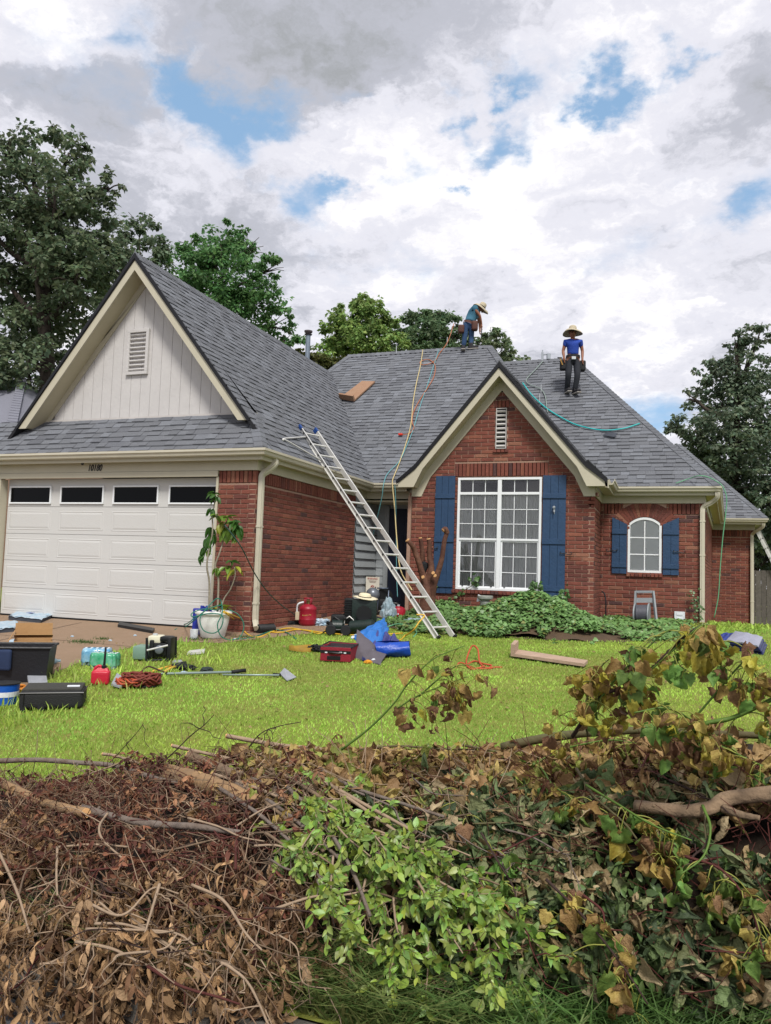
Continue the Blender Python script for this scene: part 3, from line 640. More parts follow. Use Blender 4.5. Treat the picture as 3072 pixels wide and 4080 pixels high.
# ================================================================ ROOF
SH = []; EXPO = .143
def clip(poly, a, b):
    """keep the part left of a->b"""
    out = []; n = len(poly)
    for i in range(n):
        p, q = poly[i], poly[(i+1) % n]; sp = (b[0]-a[0])*(p[1]-a[1])-(b[1]-a[1])*(p[0]-a[0]); sq = (b[0]-a[0])*(q[1]-a[1])-(b[1]-a[1])*(q[0]-a[0])
        if sp >= 0: out.append(p)
        if (sp > 0 > sq) or (sp < 0 < sq): t = sp/(sp-sq); out.append((p[0]+(q[0]-p[0])*t, p[1]+(q[1]-p[1])*t))
    return out
def shingle_col():
    r = RNG.rand(); c = np.array([.154, .161, .178])
    if r < .22: c = np.array([.180, .190, .212])
    elif r < .34: c = np.array([.134, .140, .157])
    return c*(1+RNG.uniform(-.09, .09))
def slope(p3, eave_dir, name='roof_slope', build=True):
    """p3: convex outline in 3D (CCW seen from outside); first edge is the eave"""
    P = [np.array(p, float) for p in p3]; o = P[0]; u = np.array(eave_dir, float); u /= np.linalg.norm(u)
    nrm = np.cross(P[1]-P[0], P[2]-P[0]); nrm /= np.linalg.norm(nrm)
    if nrm[2] < 0: nrm = -nrm
    v = np.cross(nrm, u); v = v if v[2] > 0 else -v
    P = [p-nrm*np.dot(p-o, nrm) for p in P]
    Q = [(float(np.dot(p-o, u)), float(np.dot(p-o, v))) for p in P]
    area = sum(Q[i][0]*Q[(i+1) % len(Q)][1]-Q[(i+1) % len(Q)][0]*Q[i][1] for i in range(len(Q)))
    if area < 0: Q = Q[::-1]
    mb = MB(); n = len(P); mb.add([p-nrm*.006 for p in P]+[p-nrm*.06 for p in P], [tuple(range(n)), tuple(range(2*n-1, n-1, -1))]+[(i, i+n, (i+1) % n+n, (i+1) % n) for i in range(n)])
    r = H(mb, name, m_under)
    if not build: return r
    u0, u1 = min(q[0] for q in Q), max(q[0] for q in Q); v1 = max(q[1] for q in Q); row = 0; vv = -.02
    while vv < v1:
        x = u0-RNG.rand()*.3; off = 0
        wob = RNG.uniform(-.004, .004)
        while x < u1:
            w = RNG.choice([.13, .17, .2, .24, .3, .36]); a, b = x, x+w; x += w; off += 1
            t = .017 if (off % 2) else .008; top = vv+EXPO+.012
            pl = [(a+.0015, vv+wob), (b-.0015, vv+wob+RNG.uniform(-.002, .002)), (b-.0015, top), (a+.0015, top)]
            for i in range(len(Q)):
                pl = clip(pl, Q[i], Q[(i+1) % len(Q)])
                if len(pl) < 3: break
            if len(pl) < 3: continue
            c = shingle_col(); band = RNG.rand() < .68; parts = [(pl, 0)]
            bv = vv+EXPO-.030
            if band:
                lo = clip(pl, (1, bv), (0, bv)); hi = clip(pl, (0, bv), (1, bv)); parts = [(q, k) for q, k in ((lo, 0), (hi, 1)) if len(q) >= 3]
            V = []; Fc = []; C = []
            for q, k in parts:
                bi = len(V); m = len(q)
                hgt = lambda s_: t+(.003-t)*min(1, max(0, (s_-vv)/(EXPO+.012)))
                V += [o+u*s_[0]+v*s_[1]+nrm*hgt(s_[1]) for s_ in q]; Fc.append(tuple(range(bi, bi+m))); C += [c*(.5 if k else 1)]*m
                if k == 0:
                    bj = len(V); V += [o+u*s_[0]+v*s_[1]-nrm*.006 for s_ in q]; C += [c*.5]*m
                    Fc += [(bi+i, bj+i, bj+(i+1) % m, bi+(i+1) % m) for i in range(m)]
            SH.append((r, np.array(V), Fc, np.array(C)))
        vv += EXPO; row += 1
    return r
EV = 1.752
# garage: right slope, skirt, left slope
slope([(-5.70, 10.48, EV), (-5.70, 14.80, EV), (-8.51, 18.76, 5.20), (-8.51, 10.48, 5.20)], (0, 1, 0))
slope([(-5.70, 10.17, EV), (-5.70, 10.48, EV), (-5.96, 10.48, 2.07)], (0, 1, 0))
slope([(-12.2, 10.17, EV), (-5.70, 10.17, EV), (-6.28, 10.86, 2.455), (-12.2, 10.86, 2.455)], (1, 0, 0))
slope([(-8.51, 10.48, 5.20), (-8.51, 18.76, 5.20), (-11.32, 18.76, 1.75), (-11.32, 10.48, 1.75)], (0, 1, 0), build=False)
# main block A (front, left hip, right hip, back)
slope([(-5.72, 14.79, EV), (-2.96, 14.79, EV), (-2.96, 17.37, 3.98), (-4.32, 19.62, 5.93), (-8.42, 19.62, 5.93), (-8.70, 19.03, 5.43)], (1, 0, 0))
slope([(-4.32, 19.62, 5.93), (-2.96, 17.37, 3.98), (-1.4, 17.37, 1.75), (-1.4, 24, 1.75)], (0, 1, 0), build=False)
slope([(-8.42, 19.62, 5.93), (-4.32, 19.62, 5.93), (-1.5, 24.5, 1.75), (-11, 24.5, 1.75)], (1, 0, 0), build=False)
slope([(-8.80, 18.80, 5.22), (-8.42, 19.62, 5.93), (-12.0, 24.5, 1.75), (-12.3, 18.8, 1.75)], (0, 1, 0), build=False)
# right block B
slope([(-2.96, 15.70, EV), (.97, 15.70, EV), (-2.25, 20.20, 5.62), (-4.3, 20.20, 5.62), (-4.3, 19.7, 5.19)], (1, 0, 0))
slope([(.97, 15.70, EV), (1.65, 24.0, EV), (-2.25, 20.20, 5.62)], (0, 1, 0), build=False)
slope([(-4.3, 20.20, 5.62), (-2.25, 20.20, 5.62), (1.2, 24.6, 1.9), (-6, 24.6, 1.9)], (1, 0, 0), build=False)
# brick gable roof
slope([(BX+1.97, BRY-.02, 1.77), (BX+1.97, 15.72, 1.80), (BX+1.62, 16.1, 2.16), (BX+1.62, BRY-.02, 2.045)], (0, 1, 0))
slope([(BX+1.62, BRY-.02, 2.045), (BX+1.62, 16.1, 2.16), (BX, 17.4, 4.14), (BX, BRY-.02, 3.985)], (0, 1, 0))
slope([(BX-1.62, 16.1, 2.05), (BX-1.62, BRY-.02, 2.045), (BX, BRY-.02, 3.985), (BX, 17.4, 4.0)], (0, -1, 0), build=False)
slope([(BX-1.97, 15.0, 1.75), (BX-1.97, BRY-.02, 1.75), (BX-1.62, BRY-.02, 2.045), (BX-1.62, 15.4, 2.05)], (0, -1, 0), build=False)
# far wing
slope([(1.2, 23.90, EV), (2.72, 23.90, EV), (.45, 26.98, 4.40), (-1, 26.98, 4.40), (-1, 24.5, 2.3)], (1, 0, 0))
slope([(2.72, 23.90, EV), (2.72, 28, EV), (.45, 26.98, 4.40)], (0, 1, 0), build=False)
# ridge and hip caps
CAPM = m_shing
def caps(a, b, n1, n2, w=.15, up=.012):
    a, b = np.array(a, float), np.array(b, float); d = b-a; L_ = np.linalg.norm(d); d /= L_; n = int(L_/EXPO)
    for i in range(n):
        p = a+d*EXPO*i; q = p+d*(EXPO+.06); V = []
        for pt, h in ((p, .026), (q, .008)):
            for s_, nn in ((-1, n1), (0, None), (1, n2)):
                if nn is None: V.append(pt+np.array([0, 0, h+up]))
                else:
                    nn_ = np.array(nn, float); V.append(pt+nn_*w+np.array([0, 0, h*.8+up*.7]))
        V = np.array(V); Vb = V-np.array([0, 0, .03])
        C = shingle_col()
        o = npmesh('ridge_cap', np.vstack([V, Vb]), [(0, 1, 4, 3), (1, 2, 5, 4), (6, 7, 1, 0), (7, 8, 2, 1), (0, 3, 9, 6), (2, 8, 11, 5)], CAPM, house, colors=np.tile(C*.92, (12, 1)))
def down(nv): nv = np.array(nv, float); return nv/np.linalg.norm(nv)
caps((AX, 10.48, 5.205), (AX, 18.7, 5.205), down((-1, 0, -1.235)), down((1, 0, -1.235)))
caps((-8.42, 19.62, 5.94), (-4.32, 19.62, 5.94), down((0, -1, -.86)), down((0, 1, -.86)))
caps((-8.78, 18.82, 5.23), (-8.42, 19.62, 5.94), down((-1, .45, -1.0)), down((1, 0, 0)), .14)
caps((-2.98, 17.40, 4.02), (-4.32, 19.62, 5.94), down((-1, 0, .0)), down((1, -.0, -1.42)), .16)
caps((-4.2, 20.20, 5.63), (-2.25, 20.20, 5.63), down((0, -1, -.86)), down((0, 1, -.86)))
caps((.97, 15.70, EV), (-2.25, 20.20, 5.63), down((-1, 0, 0)), down((0, 1, .0)), .13)
caps((-5.70, 10.17, EV), (-6.24, 10.84, 2.45), down((-1, 0, 0)), down((0, 1, 0)), .15)
caps((BX, BRY-.02, 3.985), (BX, 17.4, 4.14), down((-1, 0, -1.22)), down((1, 0, -1.22)), .13)
caps((2.72, 23.90, EV), (.45, 26.98, 4.41), down((-1, 0, 0)), down((0, 1, 0)), .13)
def emit(L_, single, mass, mat, limit=300):
    sc = []
    for i, (par, V, Fc, C) in enumerate(L_):
        q = V[list(Fc[0])]; x, y, d = proj(q); m = len(q); ar = abs(sum(x[k]*y[(k+1) % m]-x[(k+1) % m]*y[k] for k in range(m)))
        if V.mean(0)[1] > 23 or not (0 < x.mean() < 1666): ar = 0
        sc.append(ar)
    order = np.argsort(sc)[::-1]; top = set(order[:limit].tolist()); by = {}
    for i, (par, V, Fc, C) in enumerate(L_):
        Cc = C if getattr(C, 'ndim', 1) == 2 else np.tile(C, (len(V), 1))
        if i in top: npmesh(single, V, Fc, mat, par, colors=Cc)
        else: by.setdefault(par.name, [par, [], [], [], 0]); e = by[par.name]; e[1].append(V); e[2] += [tuple(k+e[4] for k in f) for f in Fc]; e[3].append(Cc); e[4] += len(V)
    for k, (par, Vs, Fs, Cs, n) in by.items(): tag(npmesh(mass, np.vstack(Vs), Fs, mat, par, colors=np.vstack(Cs)), kind='stuff')
emit(BR, 'brick', 'brick_courses', m_brick)
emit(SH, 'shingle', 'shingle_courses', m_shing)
# flue pipe on the garage roof
fp = onX(664, 776, -8.8); ft = onX(663, 716, -8.8)
m_galv = M('galvanised', '#75808c', .5, .12, 8, .1, metal=.5)
mb = MB(); b0 = np.array([-8.8, fp[1], 4.7]); mb.lathe([(.062, 0), (.062, ft[2]-4.7)], 16, b0); fl = H(mb, 'flue_pipe', m_galv, smooth=False, auto=True)
mb = MB(); mb.lathe([(.062, -.10), (.09, -.09), (.105, -.07), (.07, -.06), (.07, -.03), (.105, -.02), (.11, .02), (.07, .03), (.0, .035)], 16, (b0[0], b0[1], ft[2]+.02)); H(mb, 'flue_cap', M('rust_metal', '#4a4044', .6, .2), fl, auto=True)
# ================================================================ TREES beyond the roofs
def leafmesh(name, P, D, Nn, S, Ccol, mat, parent, templ):
    """instances leaf templates: P base points, D leaf direction, Nn rough normal, S size, templ list of (V,F)"""
    n = len(P); D = D/np.linalg.norm(D, axis=1)[:, None]; X = np.cross(D, Nn); X /= np.maximum(np.linalg.norm(X, axis=1), 1e-6)[:, None]; Z = np.cross(X, D)
    which = RNG.randint(0, len(templ), n); Vs = []; Fs = {3: [], 4: []}; Cs = []; b = 0
    for t, (TV, TF) in enumerate(templ):
        ix = np.where(which == t)[0]
        if not len(ix): continue
        m = len(TV); A = P[ix][:, None, :]+S[ix][:, None, None]*(TV[None, :, 0:1]*X[ix][:, None, :]+TV[None, :, 1:2]*D[ix][:, None, :]+TV[None, :, 2:3]*Z[ix][:, None, :])
        Vs.append(A.reshape(-1, 3)); Cs.append(np.repeat(Ccol[ix], m, axis=0)); k = TF.shape[1]
        Fs[k].append((TF[None]+(np.arange(len(ix))*m)[:, None, None]+b).reshape(-1, k)); b += m*len(ix)
    k = 4 if Fs[4] else 3
    return npmesh(name, np.vstack(Vs), np.vstack(Fs[k]), mat, parent, colors=np.vstack(Cs), smooth=False)
KITE = [(np.array([(0, 0, 0), (.32, .45, .10), (0, 1, 0), (-.32, .45, .10)]), np.array([(0, 1, 2, 3)])), (np.array([(0, 0, 0), (.42, .5, -.05), (0, 1, -.15), (-.36, .4, .16)]), np.array([(0, 1, 2, 3)]))]
m_leaf = M('tree_leaf', rough=.55, var=.25, scale=.9, bump=0, attr=True, trans=.42, spec=.35)
m_bark = M('bark', '#4a4038', .95, .25, 8, .8, 30, col2='#2c2622')
def sph(n):
    v = RNG.normal(size=(n, 3)); return v/np.linalg.norm(v, axis=1)[:, None]
def tree(name, label, x, y, d, lumps, base_col, n, ls=.14, spread=.5, group='trees beyond the roofs', tw=.25, cat='tree', gap=.0):
    """lumps: (px, py, radius px, weight) crown masses seen from the yard at distance d (m)"""
    b = dep(x, y, d); gz = float(G(b[0], b[1])); t = thing(name, label, cat, (b[0], b[1], gz), group=group)
    top = min(l[1] for l in lumps); L_ = []
    for (lx, ly, lr, lw) in lumps:
        dd = d+RNG.uniform(-1, 1)*spread*lr/1663*d*1.5; L_.append((dep(lx, ly, dd), lr/1663*d, lw))
    mb = MB(); tp = dep(x, top+30, d); tr = np.array([b[0], b[1], gz])
    trunk = [tr+(tp-tr)*s_+np.array([RNG.uniform(-.2, .2), RNG.uniform(-.2, .2), 0])*(0 if s_ == 0 else 1)*tw*1.5 for s_ in np.linspace(0, 1, 9)]
    mb.tube(spline(trunk, 24), [tw, tw*.7, tw*.45, tw*.12], 8); H(mb, 'trunk', m_bark, t, smooth=True)
    mb = MB(); T = np.array(trunk)
    for c, r, w in L_:
        i = int(np.clip(np.argmin(np.abs(T[:, 2]-(c[2]-r*.9-.5))), 1, len(T)-2)); a = T[i]
        mid = (a+c)/2+np.array([RNG.uniform(-.3, .3), RNG.uniform(-.3, .3), -.1*np.linalg.norm(c-a)])
        mb.tube(spline([a, mid, c], 8), [tw*.35, tw*.22, tw*.08], 5)
        for k in range(5):
            e = c+sph(1)[0]*r*.9; mb.tube([c*.7+mid*.3, (c+e)/2, e], [tw*.1, tw*.05, .012], 4)
    H(mb, 'limb', m_bark, t, smooth=True)['kind'] = 'stuff'
    W = np.array([w*r*r for c, r, w in L_]); W /= W.sum(); P = []; D = []; C = []
    for (c, r, w), wt in zip(L_, W):
        m = int(n*wt); nc = max(6, int(m/38)); u = sph(nc); rad = r*(.35+.75*RNG.rand(nc)**.6)
        cc = c+u*rad[:, None]*np.array([1, 1, .92]); cs = RNG.uniform(.14, .34, nc)*r
        cs = np.minimum(cs, .55)
        k = RNG.randint(0, nc, m); off = sph(m)*(RNG.rand(m)**.5)[:, None]*cs[k][:, None]*np.array([1, 1, .55])
        p = cc[k]+off; P.append(p); dd = off*1.2+sph(m)*.12+np.array([0, 0, -.10]); D.append(dd)
        tone = (1+RNG.uniform(-.28, .28, nc))[k]*(1+RNG.uniform(-.2, .2, m)); C.append(np.array(base_col)[None]*tone[:, None]*np.stack([1+RNG.uniform(-.1, .25, m), np.ones(m), 1+RNG.uniform(-.1, .1, m)], 1))
    P = np.vstack(P); D = np.vstack(D); C = np.vstack(C); S = RNG.uniform(.7, 1.3, len(P))*ls
    leafmesh('crown', P, D, sph(len(P))*.6+np.array([0, 0, 1.]), S, C, m_leaf, t, KITE)['kind'] = 'stuff'
    return t
DG, MG, BG_ = (.13, .185, .105), (.14, .22, .09), (.21, .33, .10)
tree('oak_tree', 'tall dark oak filling the left edge behind the garage roof', 110, 800, 27,
     [(150, 330, 55, 1), (70, 340, 60, 1), (10, 330, 50, 1), (20, 420, 90, 1), (120, 420, 80, 1.1), (200, 410, 50, .9), (235, 405, 28, .7), (180, 500, 85, 1.2), (70, 530, 100, 1.3), (-20, 560, 90, 1), (225, 560, 60, 1.1), (120, 640, 110, 1.4), (20, 680, 110, 1.3), (60, 780, 100, 1.4), (-30, 800, 90, 1), (170, 590, 90, 1.3), (0, 900, 90, 1.2), (-60, 450, 90, 1)], DG, 31000, .18, group=None, tw=.45)
tree('oak_tree', 'thin-crowned tree showing just above the peak of the garage gable', 300, 700, 30, [(305, 490, 42, .8), (340, 530, 34, .7), (270, 540, 42, .9), (310, 590, 60, 1), (235, 620, 60, 1)], (.13, .19, .11), 5200, .16, tw=.2)
tree('maple_tree', 'bright green maple rising behind the garage ridge left of the flue', 470, 800, 31, [(500, 510, 38, 1), (450, 540, 45, 1), (410, 530, 34, .8), (530, 540, 45, 1), (585, 580, 38, 1), (480, 600, 80, 1.4), (400, 590, 60, 1.1), (560, 640, 60, 1.2), (430, 660, 80, 1.3), (520, 700, 70, 1.3), (600, 700, 45, 1.1), (630, 735, 28, 1)], (.11, .24, .085), 14500, .17, tw=.3)
tree('maple_tree', 'yellow-green maple standing right of the flue pipe', 775, 850, 33, [(780, 655, 26, 1), (800, 680, 36, 1), (755, 690, 36, 1), (840, 695, 24, 1), (725, 725, 34, 1), (790, 735, 50, 1.2), (720, 770, 40, 1.1), (850, 740, 30, 1)], BG_, 10500, .17, tw=.22)
tree('shrub_tree', 'low orange-flecked bushy tree in the dip between the two roofs', 695, 850, 30, [(690, 790, 28, 1), (730, 800, 30, 1), (660, 770, 20, .8), (770, 790, 26, 1)], (.085, .10, .03), 5000, .16, tw=.14)
tree('ash_tree', 'dark green tree behind the main ridge left of the bending roofer', 925, 850, 36, [(930, 690, 30, 1), (895, 705, 32, 1), (965, 695, 28, 1), (870, 740, 34, 1), (930, 740, 50, 1.3), (985, 730, 36, 1), (1000, 760, 34, 1)], (.12, .20, .10), 8500, .18, tw=.25)
tree('ash_tree', 'loose pale tree behind the ridge right of the bending roofer', 1060, 860, 38, [(1060, 730, 26, .8), (1085, 745, 26, .8), (1040, 760, 28, .9), (1105, 775, 18, .8), (1132, 776, 12, .7), (1070, 790, 30, 1)], (.17, .24, .13), 3600, .18, tw=.16)
tree('oak_tree', 'big dark oak at the right edge beyond the far wing', 1590, 1250, 30,
     [(1640, 730, 40, .8), (1590, 740, 30, .7), (1610, 800, 60, 1.1), (1545, 800, 38, .9), (1560, 870, 60, 1.1), (1500, 860, 24, .6), (1650, 870, 70, 1.3), (1500, 930, 50, 1), (1450, 925, 24, .7), (1590, 950, 80, 1.3), (1520, 990, 50, 1), (1660, 980, 70, 1.2), (1600, 1040, 70, 1.4), (1680, 1080, 70, 1.3), (1640, 1130, 60, 1.3), (1570, 1060, 50, 1.1), (1690, 1180, 60, 1.2), (1640, 1200, 50, 1.3)], (.14, .20, .13), 29000, .16, group=None, tw=.4)
# hedge bank closing the view beyond the fence
m_hedge = MATS['tree_leaf']
hp = dep(1690, 1230, 33); ht = thing('hedge', 'dark hedge behind the wooden fence', 'hedge', (hp[0], hp[1], G(*hp[:2])))
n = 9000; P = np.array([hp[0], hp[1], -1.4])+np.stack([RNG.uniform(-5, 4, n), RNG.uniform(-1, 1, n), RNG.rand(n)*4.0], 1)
leafmesh('foliage', P, sph(n), sph(n), RNG.uniform(.12, .25, n), np.array([.022, .035, .02])*(1+RNG.uniform(-.4, .4, (n, 1))), m_leaf, ht, KITE)['kind'] = 'stuff'  # leaves coloured much darker than the tree crowns
# ================================================================ neighbour, fence
nb = thing('neighbour_house', 'grey hipped roof of the neighbouring house at the left edge', 'house', (-17.5, 17, -1.2)); HLn = nb
m_nroof = M('neighbour_shingle', '#74757f', .95, .14, 30, .6, 90)
a0, a1, a2 = onY(0, 918, 17), onY(0, 822, 21), onY(55, 820, 21); a3 = onY(77, 838, 19.8)
mb = MB(); e0 = onY(-300, 935, 16.0); e1 = onY(22, 934, 16.0); r0 = onY(-300, 815, 20.5); r1 = onY(48, 820, 20.5); s1 = onY(110, 880, 22.5); s2 = onY(60, 940, 16.2)
mb.add([e0, e1, r1, r0], [(0, 1, 2, 3)]); f1 = r1+np.array([3.2, 3.0, -2.6]); mb.add([e1, f1, r1], [(0, 1, 2)]); mb.add([e0, e1, f1, e0-np.array([0, 0, .15]), e1-np.array([0, 0, .15]), f1-np.array([0, 0, .15])], [(0, 1, 4, 3), (1, 2, 5, 4)])
H(mb, 'roof', m_nroof, nb)
mb = MB(); n_ = 22
for i in range(n_):
    t = i/n_; p = e1+(r1-e1)*t; q = e1+(r1-e1)*(t+1.25/n_); mb.beam(p+np.array([0, 0, .05]), q+np.array([0, 0, .03]), .26, .03)
H(mb, 'hip_cap', m_nroof, nb)['kind'] = 'stuff'
mb = MB(); z0 = -1.3; w1 = e1+np.array([-.5, .5, 0]); w0 = e0+np.array([0, .5, 0]); mb.box(((w0+w1)/2)*np.array([1, 1, 0])+np.array([0, 2, (e1[2]+z0)/2-.1]), (abs(w1[0]-w0[0]), 4, e1[2]-z0)); H(mb, 'wall', m_mort, nb)
fl0 = onY(1634, 1367, 25.2); fence = thing('wooden_fence', 'weathered grey wooden fence to the right of the far wing', 'fence', (fl0[0], 25.2, -1.45))
m_fence = M('grey_wood', '#5b5650', .95, .25, 12, .5, 40, rand=.18)
top = onY(1640, 1233, 25.2)[2]
for i in range(26):
    x = fl0[0]-.3+i*.145; H(MB().box((x+.07, 25.2+RNG.uniform(-.006, .006), (top-1.5)/2+RNG.uniform(-.02, .02)), (.138, .02, top+1.5)), 'fence_board', m_fence, fence)
for z in (top-.25, -1.0): H(MB().box((fl0[0]+1.6, 25.24, z), (3.8, .04, .09)), 'fence_rail', m_fence, fence)
# ================================================================ LAWN grass
m_grass = M('grass_blade', rough=.6, var=.2, scale=.8, bump=0, attr=True, trans=.35, spec=.3)
from mathutils import noise as mn
def inpoly(X, Y, poly):
    c = np.zeros(len(X), bool); n = len(poly); j = n-1
    for i in range(n):
        xi, yi = poly[i]; xj, yj = poly[j]; m = ((yi > Y) != (yj > Y)) & (X < (xj-xi)*(Y-yi)/(yj-yi+1e-12)+xi); c ^= m; j = i
    return c
def fbm2(X, Y, s, seed=0):
    """smooth value noise on numpy arrays"""
    out = np.zeros(len(X)); amp = 1.; tot = 0
    for o in range(4):
        x = X*s+seed*17.3+o*5.1; y = Y*s+seed*7.7+o*9.2; xi = np.floor(x).astype(int); yi = np.floor(y).astype(int); fx = x-xi; fy = y-yi; fx = fx*fx*(3-2*fx); fy = fy*fy*(3-2*fy)
        h = lambda a, b: (np.sin(a*127.1+b*311.7+o*13.7)*43758.5453) % 1.0
        out += amp*((h(xi, yi)*(1-fx)+h(xi+1, yi)*fx)*(1-fy)+(h(xi, yi+1)*(1-fx)+h(xi+1, yi+1)*fx)*fy); tot += amp; amp *= .55; s *= 2.1
    return out/tot
BED = [(-4.7, 12.4), (-3.6, 12.1), (-2.6, 11.95), (-1.6, 11.95), (-.6, 12.3), (.1, 13.3), (.5, 15.6), (-4.7, 15.6)]
def blades(name, n, box, hgt, wid, dens=None, col=(.33, .50, .085), long_=0., seed=1):
    x0, x1, y0, y1 = box; Y = y0+(y1-y0)*RNG.rand(n)**1.35; X = RNG.uniform(x0, x1, n)
    k = ~inpoly(X, Y, DRIVE) & ~inpoly(X, Y, BED) & ~((X < -4.6) & (Y > 14)) & ~((X < .8) & (Y > 15.8) & (Y < 28))
    if dens is not None: k &= RNG.rand(n) < dens(X, Y)
    px, py, dd = proj(np.stack([X, Y, G(X, Y)], 1)); k &= (px > -500) & (px < 2500) & (dd > 0) & (py < 2400); X, Y = X[k], Y[k]; n = len(X)
    Z = G(X, Y); a = RNG.uniform(0, 2*math.pi, n); f = fbm2(X, Y, .9, seed); f2 = fbm2(X, Y, 3.5, seed+3)
    h = hgt*RNG.uniform(.5, 1.4, n)*(.8+.4*f2); w = wid*RNG.uniform(.6, 1.3, n)*(1+Y*.03); le = RNG.uniform(.2, .9, n)*h+long_*h
    dx, dy = np.cos(a), np.sin(a); lx, ly = np.cos(a*3.1), np.sin(a*3.1)
    B = np.stack([X, Y, Z-.004], 1); s = np.stack([dx, dy, 0*dx], 1)*w[:, None]/2; l = np.stack([lx, ly, 0*lx], 1)*le[:, None]; up = np.zeros((n, 3)); up[:, 2] = h
    V = np.stack([B-s, B+s, B+s*.8+up*.6+l*.35, B-s*.8+up*.6+l*.35, B+up+l], 1).reshape(-1, 3)
    b = np.arange(n)*5; Fq = np.stack([b, b+1, b+2, b+3], 1); Ft = np.stack([b+3, b+2, b+4, b+4], 1)
    dry = np.clip((f-.52)*4.5, 0, 1)*RNG.rand(n); c = np.array(col)[None]*(1+RNG.uniform(-.22, .22, (n, 1)))*(.55+.9*fbm2(X, Y, 1.3, seed+9))[:, None]*np.stack([.8+.45*fbm2(X, Y, .6, seed+5), np.ones(n), np.ones(n)], 1)
    c = c*(1-dry[:, None])+np.array([.36, .31, .12])[None]*dry[:, None]
    C = np.repeat(c, 5, axis=0); me_F = np.vstack([Fq]); o = npmesh(name, V, np.vstack([Fq, np.stack([b+3, b+2, b+4, b+4], 1)]) if False else Fq, m_grass, None, colors=C)
    # tip triangles in the same object
    me = o.data; return o, V, b, C
def grass(name, *a, **k):
    o, V, b, C = blades(name, *a, **k); bpy.data.objects.remove(o)
    F3 = np.vstack([np.stack([b, b+1, b+2], 1), np.stack([b, b+2, b+3], 1), np.stack([b+3, b+2, b+4], 1)])
    return npmesh(name, V, F3, m_grass, None, colors=C)
tag(grass('lawn_grass', 430000, (-10, 8, 3.9, 17), .024, .009), kind='stuff')
tag(grass('lawn_grass', 30000, (-12, 9, 14, 40), .07, .03), kind='stuff')
tag(grass('verge_grass', 32000, (-2.4, 3.0, 2.64, 3.5), .16, .008, dens=lambda X, Y: np.clip(.35+1.2*(fbm2(X, Y, 2.2, 5)-.35)+.25*np.exp(-((X+.9)/.6)**2), 0, 1), col=(.07, .15, .035), long_=.8, seed=4), kind='stuff')
tag(grass('edge_grass', 5000, (-7.2, -5.0, 5, 10.8), .08, .012, seed=2, dens=lambda X, Y: .6+0*X), kind='stuff')
# ================================================================ IVY BED
def mound(X, Y):
    g = lambda cx, cy, sx, sy, h: h*np.exp(-((X-cx)/sx)**2-((Y-cy)/sy)**2)
    return g(-2.15, 13.1, .70, .8, .50)+g(-1.35, 12.8, .6, .6, .20)+g(-3.3, 13.6, .55, .7, .20)+g(-2.7, 12.4, .8, .5, .18)+g(-4.0, 14.1, .5, .3, .22)+.04
def rows_(f, xs, ys): return [[(x, y, float(G(x, y)+f(np.array(x), np.array(y)))) for x in xs] for y in ys]
m_ivy = M('ivy_leaf', rough=.45, var=.2, scale=5, bump=0, attr=True, trans=.2, spec=.5)
IVP = [(-4.65, 12.3), (-3.9, 11.75), (-3.2, 11.55), (-2.6, 11.35), (-1.6, 11.3), (-.7, 11.75), (.1, 12.7), (.45, 14.0), (.5, 15.9), (-1.1, 15.9), (-1.15, 14.45), (-4.65, 14.45)]
iv = thing('ivy_mound', 'green ivy heaped over soil below the big window', 'ivy', (-2, 13.1, -.95))
mb = MB(); mb.sheet(rows_(lambda x, y: mound(x, y)*.82-.05+.03*math.sin(x*9)*math.sin(y*7), np.linspace(-4.7, .5, 50), np.linspace(11.9, 15.9, 36))); H(mb, 'soil', m_dirt, iv, smooth=True)
n = 42000; X = RNG.uniform(-4.7, .55, n); Y = RNG.uniform(11.3, 15.9, n); k = inpoly(X, Y, IVP) & (fbm2(X, Y, 1.8, 2)+np.clip(mound(X, Y), 0, .4)*.8 > .50); X, Y = X[k], Y[k]; n = len(X)
hh = mound(X, Y)*(.70+.6*fbm2(X, Y, 3, 4))+RNG.uniform(-.03, .05, n)
P = np.stack([X, Y, G(X, Y)+hh], 1); nrm = np.stack([RNG.normal(0, .5, n), RNG.normal(-.35, .5, n), np.ones(n)], 1); D = np.stack([RNG.normal(0, 1, n), RNG.normal(-.3, 1, n), RNG.normal(-.35, .35, n)], 1)
HEART = [(np.array([(0, 0, 0), (.34, -.02, .03), (.46, .32, -.03), (.22, .74, -.04), (0, 1, -.10), (-.22, .74, -.04), (-.46, .32, -.03), (-.34, -.02, .03), (0, .4, .05), (0, .74, .02)]), np.array([(0, 1, 2, 8), (8, 2, 3, 9), (9, 3, 4, 5), (0, 8, 6, 7), (8, 9, 5, 6)]))]
tone = (.55+.9*fbm2(X, Y, 2.2, 8))[:, None]*(1+RNG.uniform(-.3, .3, (n, 1))); C = np.array([.13, .245, .07])[None]*tone; C[RNG.rand(n) < .06] = [.20, .22, .06]
leafmesh('ivy_leaves', P, D, nrm, RNG.uniform(.045, .085, n), C, m_ivy, iv, HEART)['kind'] = 'stuff'
mb = MB()
for i in range(60):
    x = RNG.uniform(-4.4, 0); y = RNG.uniform(12, 15); a = RNG.uniform(0, 6.28); pts = []
    for s_ in np.linspace(0, .9, 8):
        xx, yy = x+s_*math.cos(a+s_), y+s_*math.sin(a+s_)*.7; pts.append((xx, yy, float(G(xx, yy)+mound(np.array(xx), np.array(yy))*.95)+.02))
    mb.tube(pts, .006, 4)
H(mb, 'vine', M('vine_stem', '#4c4a2c', .8, .2), iv)['kind'] = 'stuff'
